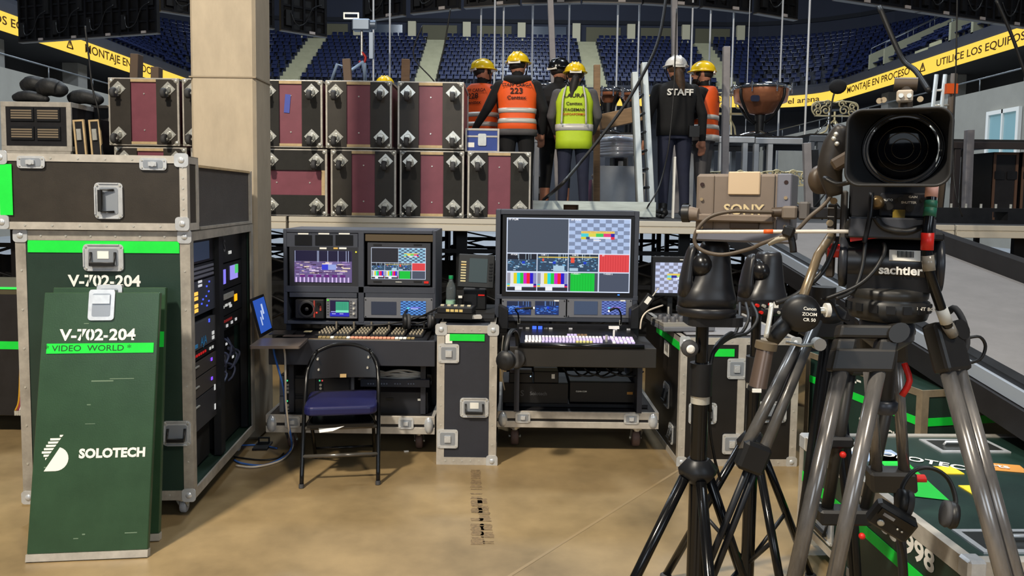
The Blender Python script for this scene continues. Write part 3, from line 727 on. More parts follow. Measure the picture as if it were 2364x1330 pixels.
REFL = mat('reflective_band', (205, 203, 198), .4, .1); YEL = mat('yellow_hard_hat', (236, 200, 24), .28); WHT = mat('white_hard_hat', (228, 226, 222), .28); BLH = mat('black_helmet', (18, 18, 20), .2)
def person(lab, px, py_top, d, face, H, arms, shirt, trous, hat, vest=None, legs=None, hair=None, hoodie=False, lean=(0, 0), turn=0, skinlegs=False, hx=0, belly=1.0, extra=None):
    """face: rotation about z (0 = looks away from the photographer). arms: (elbow, wrist) for left then right in body space"""
    top = W(px, py_top, d); k = H/1.80
    t = thing('person', lab, 'person', (top.x, d, DZ), face)
    b = MB(); regs = []                       # regs: (p, q, r, material index)  0 shirt 1 trousers 2 skin 3 boots
    lx, ly = lean
    tor = [(0, 0, .86, .155, .115), (0, 0, .95, .165, .12), (lx*.2, ly*.2, 1.06, .15*belly, .11*belly), (lx*.5, ly*.5, 1.2, .165, .115), (lx*.8, ly*.8, 1.34, .185, .12), (lx, ly, 1.43, .185, .105), (lx, ly, 1.475, .13, .085), (lx, ly, 1.5, .07, .068)]
    L = loft(tor); b.v, b.f, b.m, b.s = L.v, L.f, L.m, L.s
    regs += [((0, 0, .84), (0, 0, .98), .15, 1), ((lx*.2, ly*.2, 1.04), (lx, ly, 1.44), .15, 0)]
    nk = (lx, ly+.005, 1.46); hd = (lx+hx, ly+.03, 1.64)
    caps(b, nk, (hd[0], hd[1]-.01, 1.57), .056, .052); regs.append(((lx, ly, 1.52), (hd[0], hd[1], 1.57), .055, 2))
    ch, sh = math.cos(turn), math.sin(turn)
    def hp(x, y, z): return (hd[0]+x*ch-y*sh, hd[1]+x*sh+y*ch, hd[2]+z)
    b.sph(hd, (.076, .094, .118), 18); b.sph(hp(0, .045, -.055), (.055, .05, .06), 14); b.sph(hp(0, .1, -.012), (.013, .022, .02), 8)
    for s in (-1, 1): b.sph(hp(s*.077, -.005, -.005), (.012, .022, .033), 8)
    regs.append((hp(0, 0, -.05), hp(0, 0, .06), .09, 2))
    lg = legs or (((-.1, .0, .49), (-.11, -.03, .085)), ((.1, .01, .49), (.115, -.02, .085)))
    for s, (kn, an) in zip((-1, 1), lg):
        hip = (s*.085, 0, .9); kn = Vector(kn); an = Vector(an)
        caps(b, hip, kn, .09, .062); caps(b, kn, an, .062, .045); regs += [(hip, kn, .08, 1), (kn, an, .055, 2 if skinlegs else 1)]
        if skinlegs: regs.append((kn, kn.lerp(an, .35), .07, 1))
        toe = an+Vector((s*.02, .15, -.04)); hl = an+Vector((0, -.04, -.035))
        caps(b, hl, toe, .048, .042); regs.append((hl, toe, .05, 3)); regs.append((an, an+Vector((0, 0, .05)), .055, 3))
    for s, (el, wr) in zip((-1, 1), arms):
        shd = Vector((s*.175+lx, ly, 1.415)); el = Vector(el); wr = Vector(wr)
        caps(b, shd, el, .062, .05); caps(b, el, wr, .048, .036); regs += [(shd, el, .06, 0), (el, wr, .045, 0)]
        u = (wr-el).normalized(); sd = u.cross(Vector((0, 0, 1))); sd = sd.normalized() if sd.length > .2 else Vector((0, 1, 0))
        palm = wr+u*.075; caps(b, wr, palm, .03, .034); regs.append((wr+u*.03, palm, .034, 2))
        for f in range(4):
            o = sd*((f-1.5)*.02); L0 = (.065, .078, .072, .055)[f]
            m1 = palm+o+u*.035; m2 = m1+u*L0*.5+Vector((0, .02, -.012)); m3 = m2+u*L0*.3+Vector((0, .022, -.01))
            caps(b, palm+o*.8, m1, .0105, .01, 8); caps(b, m1, m2, .01, .0095, 8); caps(b, m2, m3, .0095, .008, 8); regs.append((m1, m3, .012, 2))
        th = wr+u*.03+sd*.03*(-s); t2 = th+u*.035+sd*.025*(-s); t3 = t2+u*.035; caps(b, th, t2, .013, .011, 8); caps(b, t2, t3, .011, .009, 8); regs.append((th, t3, .013, 2))
    me = remesh(b, .0095, 'body')
    n = len(me.polygons); C = np.empty(n*3); me.polygons.foreach_get('center', C); C = C.reshape(-1, 3)
    best = np.full(n, 1e9); idx = np.zeros(n, int)
    for p, q, r, mi in regs:
        p = np.array(p, float); q = np.array(q, float); dq = q-p; L2 = dq@dq
        tt = np.clip(((C-p)@dq)/max(L2, 1e-9), 0, 1); dist = np.linalg.norm(C-p-tt[:, None]*dq, axis=1)-r
        w = dist < best; best[w] = dist[w]; idx[w] = mi
    for m in (shirt, trous, SKIN, BLK): me.materials.append(m)
    me.polygons.foreach_set('material_index', idx.tolist())
    kx = k*1.12; body = put('body', me, t); body.scale = (kx, kx, k)
    def part(name, mb, m, par=None):
        o = mb.build(name, m, t if par is None else par)
        if par is None: o.scale = (kx, kx, k)
        return o
    HM = Matrix.Translation(hd) @ Matrix.Rotation(turn, 4, 'Z')
    # hard hat
    b = MB(); b.sph((0, -.005, .035), (.108, .128, .108), 24, 0, HM, half=True)
    ht = part('hard_hat', b, hat)
    b = MB(); b.lathe([(.1, .028), (.112, .036), (.128, .028), (.126, .02), (.1, .02)], 24, 0, HM @ xf((0, .008, 0)), sy=1.18); b.build('brim', hat, ht)
    b = MB()
    for q in (-.03, 0, .03): b.tube([HM @ Vector((q, .122*math.cos(a)*.98-.005, .035+.108*math.sin(a)*1.01)) for a in [R(15+15*i) for i in range(11)]], .007, 6)
    b.build('crown_rib', hat, ht)
    b = MB(); b.tube([HM @ Vector((s, y, z)) for s, y, z in ((-.088, .01, .03), (-.085, .03, -.04), (-.05, .06, -.11), (0, .07, -.125), (.05, .06, -.11), (.085, .03, -.04), (.088, .01, .03))], .006, 5, k=2)
    part('chin_strap', b, BLK); b = MB(); b.bx(-.06, .06, -.128, -.112, .0, .03, 0, HM); b.build('headband', WHITE, ht)
    # short hair under the hat
    b = MB(); b.sph((0, -.012, -.0), (.084, .098, .075), 18, 0, HM); part('hair', b, hair or HAIRB)
    # eyes, brows and mouth
    for s in (-1, 1):
        b = MB(); b.sph((s*.032, .087, .0), (.012, .008, .007), 8, 0, HM); part('eye', b, WHITE)
    b = MB(); b.box((0, .096, -.062), (.04, .006, .008), M=HM); part('mouth', b, mat('lips', (140, 80, 70), .5))
    if hoodie:
        b = MB(); b.tube([(lx-.1, ly+.03, 1.49), (lx-.09, ly-.06, 1.475), (lx, ly-.115, 1.455), (lx+.09, ly-.06, 1.475), (lx+.1, ly+.03, 1.49)], [.03, .045, .055, .045, .03], 10, k=4); part('hood', b, shirt)
    if vest:
        vm, vb, vt = vest; g = .02
        vr = [(0, 0, vb, .175+g, .13+g), (0, 0, vb+.1, .17+g, .125+g)]+[(lx*q, ly*q, z, (rx+g)*belly if z < 1.1 else rx+g, ry+g) for q, z, rx, ry in ((.2, 1.06, .155, .115), (.5, 1.2, .168, .118), (.8, 1.32, .178, .122), (1, 1.42, .150, .112), (1, 1.47, .115, .095), (1, 1.49, .085, .085))]
        vo = part('vest', loft(vr, 28), vm)
        def ringat(z):
            for i in range(len(vr)-1):
                if vr[i][2] <= z <= vr[i+1][2]:
                    u = (z-vr[i][2])/(vr[i+1][2]-vr[i][2]); return [a+(c-a)*u for a, c in zip(vr[i], vr[i+1])]
        def band(z0, z1):
            a = ringat(z0); c = ringat(z1)
            bb = loft([(a[0], a[1], z0, a[3]+.006, a[4]+.006), (c[0], c[1], z1, c[3]+.006, c[4]+.006)], 28); bb.build('reflective_band', REFL, vo)
        for z0, z1 in vt['bands']: band(z0, z1)
        if vt.get('hem'):
            a = ringat(vb+.005); loft([(0, 0, vb-.03, a[3]+.004, a[4]+.004), (0, 0, vb+.035, a[3]+.004, a[4]+.004)], 28).build('hem', REFL if vt['hem'] == 2 else GRYC, vo)
        if vt.get('braces'):
            for s in (-1, 1):
                b = MB(); b.tube([(s*.125, -.157, vb+.27), (s*.12, -.16, 1.2), (s*.115, -.158, 1.33), (s*.1, -.142, 1.42), (s*.09, -.1, 1.475), (s*.09, .0, 1.495)], .026, 4, k=3, flat=.4); b.build('reflective_band', REFL, vo)
        for (s, z, size, m, sx) in vt['text']:
            yb = -(ringat(z)[4])*.985-.012
            text(s, vo, (lx*.5, yb, z), size, m, bold=.02, sx=sx, rot=(PI/2, 0, 0))
    if extra: extra(t, part, hd, hp, lx, ly)
    return t
INK = mat('vest_ink', (48, 26, 20), .7)
def vo(num): return {'bands': [(1.0, 1.05), (1.11, 1.16)], 'hem': 1, 'text': [('STAFF CARGA', 1.40, .048, INK, .95), (num, 1.335, .085, INK, 1), ('Centtex', 1.265, .055, INK, 1)]}
person('worker in orange vest numbered 228 and yellow hard hat, turned towards his companion', 1110, 125, 8.8, R(-28), 1.79, (((-.25, .0, 1.16), (-.24, .16, .98)), ((.25, .06, 1.17), (.2, .25, 1.02))), BLKC, BLKC, YEL, (ORV, .92, vo('228')), turn=R(-30), lean=(0, .02))
person('worker in orange vest numbered 223 over a black hoodie, yellow hard hat', 1196, 125, 8.3, R(-4), 1.78, (((-.3, .04, 1.17), (-.42, .12, .98)), ((.26, -.02, 1.15), (.24, .1, .93))), BLKC, BLKC, YEL, (ORV, .90, vo('223')), hoodie=True, turn=R(-14))
person('worker dressed all in black with black helmet and bare calves', 1286, 136, 8.7, R(-25), 1.80, (((-.24, .0, 1.15), (-.2, .14, .92)), ((.24, .1, 1.16), (.16, .3, 1.05))), BLKC, BLKC, BLH, None, turn=R(-20), lean=(0, .05), skinlegs=True, hair=HAIRB, belly=1.3)
def ponytail(m, r=.035, sway=.03):
    def f(t, part, hd, hp, lx, ly):
        b = MB(); b.tube([hp(0, -.09, -.02), hp(.0, -.125, -.06), hp(sway*.5, -.125, -.16), hp(sway, -.135, -.28), hp(sway*1.3, -.15, -.36)], [r*.7, r, r*1.15, r*.8, r*.15], 10, k=4); part('ponytail', b, m)
    return f
person('worker in lime vest and yellow hard hat with dark ponytail', 1328, 154, 8.2, R(-6), 1.66, (((-.24, .02, 1.16), (-.2, .2, 1.0)), ((.24, .02, 1.16), (.19, .2, 1.0))), GRYC, NAVYC, YEL, (LIME, .78, {'bands': [(.985, 1.06)], 'braces': True, 'text': [('LAURA', 1.375, .062, INK, 1.1), ('Centtex', 1.285, .05, INK, 1), ('STAGEMAN', 1.215, .046, INK, 1), ('EXPOAFORMA', 1.165, .036, mat('vest_red', (190, 70, 20), .7), .95)]}), turn=R(4), belly=1.1, extra=ponytail(HAIRB, .04, -.04))
def staff_extra(t, part, hd, hp, lx, ly):
    ponytail(HAIRN, .042, .03)(t, part, hd, hp, lx, ly)
    sw = part('sweatshirt', loft([(0, 0, .9, .18, .135), (0, 0, 1.0, .185, .14), (lx*.3, ly*.3, 1.15, .18, .135), (lx*.7, ly*.7, 1.3, .2, .142), (lx, ly, 1.42, .19, .125), (lx, ly, 1.49, .09, .09)], 28), BLKC)
    text('STAFF', sw, (0, -.157, 1.355), .095, WHITE, bold=.03, sx=1.02)
    b = MB(); b.bx(.1, .2, -.16, -.12, .88, 1.0); part('belt_pouch', b, BLK)
person('worker in black staff sweatshirt with white hard hat and long brown ponytail', 1563, 127, 8.4, R(3), 1.78, (((-.27, -.01, 1.14), (-.28, .05, .88)), ((.27, -.01, 1.14), (.29, .04, .88))), BLKC, NAVYC, WHT, None, hair=HAIRN, extra=staff_extra)
def beard(t, part, hd, hp, lx, ly):
    b = MB(); b.sph(hp(0, .05, -.085), (.06, .058, .05), 12); part('beard', b, HAIRB)
person('bearded worker in orange vest and yellow hard hat facing the ladder', 1630, 128, 8.8, R(62), 1.79, (((-.24, .02, 1.16), (-.2, .22, 1.05)), ((.24, .0, 1.15), (.22, .16, .95))), BLKC, GRYC, YEL, (ORV, .90, {'bands': [(1.0, 1.05), (1.11, 1.16)], 'hem': 2, 'text': [('CARGA', 1.40, .05, INK, .9), ('227', 1.335, .08, INK, 1)]}), turn=R(10), extra=beard)
person('worker in yellow hard hat almost hidden behind the case row', 888, 180, 8.6, R(0), 1.55, (((-.24, .02, 1.16), (-.2, .2, 1.0)), ((.24, .02, 1.16), (.19, .2, 1.0))), BLKC, NAVYC, YEL, None)

# ================================================================== instruments, risers and stage furniture
COPPER = mat('copper', (214, 142, 106), .22, .6, var=.08, vscale=4)
def timpano(px, py, d, wpx, lab, z0=None):
    c = W(px, py, d); r = wpx*d/FPX/2; zb = z0
    t = thing('timpani_drum', lab, 'kettledrum', (c.x, d, zb), 0, 'copper timpani'); top = c.z-zb
    hb = .62*r*1.6
    b = MB().lathe([(.06, top-hb), (r*.45, top-hb+.03), (r*.72, top-hb+.16), (r*.9, top-hb*.55), (r*.96, top-.08), (r*.97, top-.03)], 36); b.build('kettle', COPPER, t)
    b = MB().lathe([(r*.97, top-.05), (r*1.03, top-.05), (r*1.05, top-.02), (r*1.03, top+.012), (r*.97, top+.012)], 36); b.build('hoop', CHROME, t)
    MB().cyl((0, 0, top-.01), (0, 0, top+.006), r*.97, n=36).build('drum_head', WHITE, t)
    for i in range(8):
        a = 2*PI*i/8+.2; x, y = math.cos(a), math.sin(a)
        g = MB().cyl((x*r*1.07, y*r*1.07, top-.12), (x*r*1.07, y*r*1.07, top+.03), .012, n=8).build('tension_rod', CHROME, t)
    for i in range(4):
        a = 2*PI*i/4+.55; x, y = math.cos(a), math.sin(a)
        MB().tube([(x*r*1.02, y*r*1.02, top-.06), (x*r*.98, y*r*.98, top-hb*.5), (x*r*.6, y*r*.6, top-hb-.02), (x*.1, y*.1, top-hb-.12)], .022, 6, k=4).build('strut', BLKM, t)
    MB().cyl((0, 0, .1), (0, 0, top-hb), .06, .08, 14).build('stand_column', BLKM, t)
    for i in range(3):
        a = 2*PI*i/3+.5; MB().tube([(0, 0, .13), (.3*math.cos(a), .3*math.sin(a), .07), (.38*math.cos(a), .38*math.sin(a), .03)], .03, 6, k=3).build('foot', CHROME, t)
    MB().bx(-.06, .06, -.42, -.15, .04, .07).build('pedal', BLKM, t)
    MB().rrect(.13, .09, .03, -r*.86-.012, -r*.86, (-.2, top-hb*.52)).build('badge', mat('badge_blue', (24, 34, 66), .4), t)
    return t
ALUR = mat('riser_alu', (196, 200, 205), .4, .4, var=.12, vscale=3)
def riser(px0, px1, pyt, d, depth, lab, legpx=(), m=ALUR, bh=.11, base=DZ, ntop=DECKT):
    a = W(px0, pyt, d); c = W(px1, pyt, d); z = (a.z+c.z)/2; w = (c.x-a.x)
    t = thing('stage_riser', lab, 'stage riser', ((a.x+c.x)/2, d, base)); h = z-base
    MB().bx(-w/2, w/2, .0, depth, h-.03, h).build('top_board', ntop, t)
    b = MB(); b.bx(-w/2, w/2, -.02, .03, h-bh-.0, h-.03); b.build('front_beam', m, t, bevel=.004)
    b = MB(); b.bx(-w/2, w/2, depth-.05, depth, h-bh, h-.03); b.build('rear_beam', m, t)
    xs = [W(p, pyt, d).x-t.location.x for p in legpx] or [-w/2+.05, w/2-.05]
    for x in xs:
        for y in (.03, depth-.08): MB().bx(x-.035, x+.035, y-.03, y+.04, 0, h-bh).build('leg', m, t, bevel=.003)
    return t, z
t, zr = riser(1640, 1742, 311, 10.8, 1.9, 'aluminium stage riser carrying a timpani beside the orange vest', (1668, 1722)); 
t, zr2 = riser(1744, 1853, 314, 10.8, 1.9, 'aluminium stage riser in the middle of the riser row', (1748, 1780))
t, zr3 = riser(1870, 2010, 309, 10.6, 2.0, 'black edged stage riser behind the broadcast camera', (1876, 1895), m=mat('riser_grey', (120, 126, 134), .4, .5))
timpano(1757, 201, 11.6, 128, 'large copper timpani with chrome hoop on the riser row', zr2)
t, zl = riser(1232, 1330, 312, 11.2, 2.2, 'aluminium stage riser behind the black-clad worker', (1240, 1262))
t, zm = riser(1385, 1478, 306, 10.4, 2.4, 'aluminium stage riser with red stencilled label behind the ladder', (1392, 1470))
text('P21', t, (0.0, -.022, zm-DZ-.07), .07, mat('stencil_red', (150, 40, 40), .6))
timpano(1254, 197, 12.0, 75, 'copper timpani half hidden behind the black-clad worker', zl)
timpano(1405, 207, 11.4, 62, 'copper timpani beside the short brown post', zm)
timpano(1452, 209, 12.3, 52, 'small copper timpani behind the ladder head', zm)
# folded silver covers under the middle riser
b = MB(); SILV = mat('silver_fabric', (214, 220, 232), .22, .25)
o = W(1427, 345, 9.8); t = thing('silver_cover', 'folded shiny silver covers stacked under the middle riser', 'cover', (o.x, 9.8, DZ))
for i in range(6):
    MB().tube([W(1388, 326+i*6, 9.9)-t.location, W(1425, 322+i*6+(i % 2)*3, 9.7)-t.location, W(1466, 327+i*5, 9.9)-t.location], .045, 8, k=4).build('fold', SILV, t)
MB().bx(-.25, .25, .1, .15, 0, .62).build('support', ALUR, t)
# boxes seen between the workers
def crate(px0, px1, py0, py1, d, dep, lab, m, m2, z=None):
    a = W(px0, py1, d); c = W(px1, py0, d); w = c.x-a.x; z0 = DZ if z is None else z; h = max(.05, c.z-z0)
    t = thing('flight_case', lab, 'flight case', ((a.x+c.x)/2, d, z0))
    MB().bx(-w/2, w/2, 0, dep, 0, h).build('body', m, t); b = MB(); b.frame(-w/2, w/2, 0, h, .02, -.008, .01); b.build('edge_trim', m2, t); MB().rrect(.1*w/.3, .08, .01, -.014, -.008, (0, h*.55)).build('latch', STEEL, t)
    return z0+h
PURP = mat('purple_laminate', (140, 70, 120), .5)
z1 = crate(1366, 1395, 415, 455, 11.2, .5, 'purple flight case with steel latch under the middle riser', PURP, ALU)
crate(1398, 1440, 415, 455, 11.2, .5, 'wider purple flight case with yellow label strip under the middle riser', PURP, ALU)
z2 = crate(1442, 1490, 398, 455, 11.3, .5, 'black flight case beside the purple cases', BLKLAM, ALU)
o = W(1408, 408, 11.2); MB().sph((0, 0, 0), (.26, .2, .07), 16).build('padded_cushion', GREYM, None, (o.x, 11.4, z1+.06), label='grey padded cushion on the purple flight cases', cat='cushion')
crate(1232, 1262, 405, 455, 12.0, .4, 'dark flight case behind the black-clad worker', BLKLAM, ALU)
crate(1415, 1450, 363, 398, 11.6, .4, 'small black boxed monitor with grey shell above the cushion', BLK, GREYM, z=z1+.13)

# stepladder
a0 = W(1478, 456, 8.1); t = thing('ladder', 'aluminium ladder with grey rails leaning among the workers', 'ladder', (W(1497, 456, 7.95).x, 7.95, DZ))
LADM = mat('ladder_alu', (208, 216, 218), .4, .35, var=.12, vscale=6)
def lrel(px, py, d): q = W(px, py, d); return q-t.location
for (x0, x1, y1, dd) in ((1480, 1464, 168, 7.85), (1506, 1486, 146, 8.05)):
    p, q = lrel(x0, 457, dd), lrel(x1, y1, dd); p.z = 0.0; u = q-p
    M = Matrix.Translation(p) @ u.to_track_quat('Z', 'Y').to_matrix().to_4x4()
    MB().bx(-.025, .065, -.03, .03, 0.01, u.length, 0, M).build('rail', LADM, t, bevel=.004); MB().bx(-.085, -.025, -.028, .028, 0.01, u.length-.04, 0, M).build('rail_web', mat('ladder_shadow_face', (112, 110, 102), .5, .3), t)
for i in range(7):
    f = .08+i*.14; p = lrel(1480-16*f, 457-289*f, 7.85); q = lrel(1506-20*f, 457-311*f, 8.05); MB().tube([p, q], .016, 8).build('rung', BLKM, t)
# long plank
a = W(1230, 470, 7.45); c = W(1512, 476, 7.45); w = c.x-a.x
t = thing('aluminium_plank', 'pale aluminium staging plank with hand hole lying on the stage edge', 'plank', ((a.x+c.x)/2, 7.4, DZ))
PLK = mat('plank_alu', (202, 212, 208), .45, .3, var=.22, vscale=3, stretch=(1, 1, 14))
b = MB(); hx0, hx1 = W(1301, 470, 7.4).x-t.location.x, W(1336, 470, 7.4).x-t.location.x
b.bx(-w/2, hx0, 0, .3, .02, .165); b.bx(hx1, w/2, 0, .3, .02, .165); b.bx(hx0, hx1, 0, .3, .02, .05); b.bx(hx0, hx1, 0, .3, .13, .165); b.build('plank_body', PLK, t)
for x in (-w/2+.2, w/2-.2): MB().bx(x-.05, x+.05, .02, .28, 0, .02).build('spacer', BLK, t)
MB().bx(hx0, hx1, .1, .12, .05, .13).build('hole_back', mat('hole_brown', (70, 44, 28), .8), t)  # dark brown plate at the back of the hand hole
cable([WZ(1330, 488, DZ+.02), WZ(1370, 484, DZ+.03)+Vector((0, -.2, .03)), WZ(1400, 486, DZ+.02)+Vector((0, -.3, .02)), WZ(1440, 492, DZ+.02), WZ(1480, 492, DZ+.02)], .02, 'tangled black cable lying on the stage edge above the large monitor')
cable([WZ(1385, 490, DZ+.02), WZ(1420, 491, DZ+.04), WZ(1455, 487, DZ+.05), WZ(1500, 494, DZ+.02), WZ(1530, 500, DZ+.02)], .024, 'second black cable coiled at the foot of the ladder')
# white feather-like board
bar(1553, proj((W(1553, 480, 7.6).x, 7.6, DZ+.004))[1], 1558, 362, 7.6, 11, 'slim white board standing beside the navy trousers', WHITE, 'white_board', 'board', depth=.02)
# right side of stage: black beam with bolts, riser, cases, post, ladder
a = W(2170, 480, 7.3); t = thing('black_beam', 'black steel beam with upright bolts lying on the stage right of the camera', 'beam', (a.x+.8, 7.3, DZ))
b = MB(); hx0, hx1 = W(2292, 480, 7.3).x-t.location.x, W(2328, 480, 7.3).x-t.location.x
b.bx(-.85, hx0, 0, .2, 0, .15); b.bx(hx1, 1.4, 0, .2, 0, .15); b.bx(hx0, hx1, 0, .2, 0, .035); b.bx(hx0, hx1, 0, .2, .115, .15); b.build('beam_body', BLKM, t)
for i in range(8): MB().cyl((-.78+i*.145, .1, .15), (-.78+i*.145, .1, .19), .012, n=8).build('bolt', STEEL, t)
riser(2140, 2420, 322, 8.9, 1.6, 'dark stage riser with grey corner post right of the lens hood', (2214, 2236), m=mat('dark_beam', (66, 60, 60), .5, .3))
def tall_case(px0, px1, py0, d, lab):
    a = W(px0, 430, d); c = W(px1, py0, d); w = c.x-a.x; h = c.z-DZ
    t = thing('road_case', lab, 'road case', ((a.x+c.x)/2, d, DZ)); MB().bx(-w/2, w/2, 0, .6, 0, h).build('body', BLKLAM, t)
    b = MB(); b.frame(-w/2, w/2, 0, h, .03, -.01, .012); b.build('edge_trim', mat('copper_trim', (112, 84, 68), .5, .4), t)
    for s in (-1, 1): MB().rrect(.12, .1, .015, -.02, -.008, (s*w*.25, h*.66)).build('latch', BLKM, t)
tall_case(2290, 2352, 352, 9.2, 'black road case with bronze edging under the dark riser'); tall_case(2356, 2420, 352, 9.25, 'black road case at the outer end under the dark riser')
f0 = foot(2230, 300, 8.6); bar(2230, f0[1], 2238, 300, 8.6, 15, 'pale grey upright post in front of the dark riser', GPOST)
f0 = foot(1872, 300, 8.4); bar(1868, f0[1], 1862, 330, 8.4, 13, 'grey upright post left of the lens hood', GPOST)
f0 = foot(1880, 300, 8.9); bar(1884, f0[1], 1880, 345, 8.9, 10, 'dark upright post just behind the grey post near the lens', BLKM)
t = thing('ladder', 'short ladder with orange tape leaning above the lens hood', 'ladder', (W(2180, 245, 7.8).x, 7.8, DZ))
for (x0, x1) in ((2128, 2162), (2150, 2182)):
    p = W(x0, 420, 7.8)-t.location; q = W(x1, 172, 7.8)-t.location; p.z = 0.01; MB().tube([p, q], .02, 6).build('rail', LADM, t)
p = W(2172, 420, 7.8)-t.location; q = W(2203, 170, 7.8)-t.location; p.z = 0.01; MB().tube([p, q], .035, 4).build('rail', mat('ladder_brown', (90, 78, 66), .6), t)
for i in range(6):
    f = .15+i*.14; MB().tube([W(2128+34*f, 420-248*f, 7.8)-t.location, W(2172+31*f, 420-250*f, 7.8)-t.location], .012, 6).build('rung', STEEL, t)
q = W(2196, 205, 7.76)-t.location; MB().box(q, (.11, .05, .1)).build('tape_wrap', ORNG, t)

# ornate cream scroll stands
CREAM = mat('cream_metal', (214, 205, 168), .4, .3)
def scroll(b, c, r, turns, s=1, ph=0, n=18, w=.012):
    b.tube([(c[0]+s*r*(1-i/n*.8)*math.cos(ph+turns*2*PI*i/n), c[1], c[2]+r*(1-i/n*.8)*math.sin(ph+turns*2*PI*i/n)) for i in range(n+1)], w, 5)
def ornate(px, pyb, d, h, lab, zb, name='scroll_stand', cat='music stand'):
    c = W(px, pyb, d); t = thing(name, lab, cat, (c.x, d, zb), 0, 'cream scrollwork stands')
    for i in range(3):
        a = 2*PI*i/3+.4; MB().tube([(0, 0, h*.45), (.08*math.cos(a), .08*math.sin(a), h*.3), (.12*math.cos(a), .12*math.sin(a), h*.12), (.28*math.cos(a), .28*math.sin(a), 0)], .014, 6, k=4).build('leg', CREAM, t)
    MB().cyl((0, 0, h*.35), (0, 0, h*.7), .016, n=8).build('stem', CREAM, t)
    MB().bx(-.28, .28, -.03, .03, h*.55, h*.59).build('ledge', CREAM, t)
    for s in (-1, 1):
        for (x, z, r_) in ((.24, .68, .06), (.13, .74, .075), (.25, .86, .055), (.1, .92, .06)):
            b = MB(); scroll(b, (s*x, 0, h*z), r_, 1.4, s); b.build('scroll', CREAM, t)
        MB().tube([(s*.28, 0, h*.57), (s*.33, 0, h*.75), (s*.3, 0, h*.95), (s*.12, 0, h*1.0), (0, 0, h*.97)], .012, 5, k=4).build('rim', CREAM, t)
ornate(1925, 309, 11.0, .48, 'cream scrollwork music stand on the black edged riser', zr3+.014)
ornate(1686, 300, 12.3, .78, 'cream scrollwork music stand behind the orange-vested worker', zr+.014)
ornate(1690, 400, 9.7, .4, 'folded cream scrollwork stand under the riser beside the camera viewfinder', DZ+.154)
ornate(1812, 400, 9.8, .42, 'upright cream scrollwork stand under the riser above the camera viewfinder', DZ+.154)
for px, w_, lab in ((1690, .62, 'low black plinth under the folded cream stand'), (1812, .62, 'low black plinth under the upright cream stand')):
    o = W(px, 420, 9.75); MB().bx(-w_/2, w_/2, -.35, .35, 0, .14).build('plinth', BLKLAM, None, (o.x, 9.75, DZ), label=lab, cat='plinth', bevel=.005)
# black stool and foam microphone
o = W(1938, 232, 10.9); t = thing('drum_stool', 'black padded stool among the cream scrollwork', 'stool', (o.x, 10.9+.35, zr3))
hh = o.z-zr3; MB().lathe([(.16, hh-.1), (.21, hh-.09), (.22, hh-.04), (.2, hh), (.05, hh+.01)], 20).build('seat', BLK, t); MB().cyl((0, 0, .1), (0, 0, hh-.1), .02, n=8).build('stem', CHROME, t)
for i in range(3):
    a = 2*PI*i/3+.9; MB().tube([(0, 0, .25), (.22*math.cos(a), .22*math.sin(a), .012)], .013, 6).build('leg', CHROME, t)
o = W(1934, 200, 8.0); t = thing('microphone', 'black foam windscreen microphone on a thin stand left of the camera', 'microphone', (W(1917, 240, 8.0).x, 8.0, DZ))
q = o-t.location; MB().sph(q, (.09, .075, .078), 16).build('foam_windscreen', mat('black_foam', (28, 29, 33), .95, bump=.5, bscale=120), t)
MB().tube([(0, 0, .01), (0, 0, q.z*.7), (q.x*.4, 0, q.z-.1), q], .009, 6, k=3).build('stand_pole', BLKM, t)
for i in range(3):
    a = 2*PI*i/3; MB().tube([(0, 0, .3), (.25*math.cos(a), .25*math.sin(a), .01)], .009, 6).build('leg', BLKM, t)

# ================================================================== foreground left: rack, lids, doors
STEELB = mat('latch_steel', (204, 207, 210), .24, .4, var=.12, vscale=25)
def flush_handle(par, loc, w=.17, h=.12, rot=(0, 0, 0), vertical=False, label=False):
    """recessed case handle; plate in x,z facing -y"""
    if vertical: rot = (rot[0], rot[1]+PI/2, rot[2])
    b = MB(); b.rrect(w, h, .018, -.004, .0); 
    for s in (-1, 1): b.bx(s*w/2-.006 if s > 0 else -w/2, w/2 if s > 0 else -w/2+.006, -.008, -.003, -h/2+.02, h/2-.02)
    b.bx(-w/2+.02, w/2-.02, -.008, -.003, h/2-.006, h/2); b.bx(-w/2+.02, w/2-.02, -.008, -.003, -h/2, -h/2+.006)
    pl = b.build('handle_plate', STEELB, par, loc, rot)
    MB().rrect(w*.74, h*.66, .01, -.0055, -.0035).build('dish', mat('dish_steel', (150, 156, 164), .3, .35), pl)
    b = MB(); b.tube([(-w*.3, -.008, h*.2), (-w*.3, -.02, -h*.2), (w*.3, -.02, -h*.2), (w*.3, -.008, h*.2)], .006, 6); b.bx(-w*.3, w*.3, -.03, -.012, -h*.3, -h*.18)
    b.build('grip', BLK, pl)
    if label: MB().bx(-.025, .025, -.0075, -.005, -.005, .03).build('maker_plate', LABEL, pl)
    for sx in (-1, 1):
        for sz in (-1, 1): MB().cyl((sx*(w/2-.012), -.004, sz*(h/2-.012)), (sx*(w/2-.012), -.008, sz*(h/2-.012)), .005, n=8).build('rivet', STEEL, pl)
    return pl
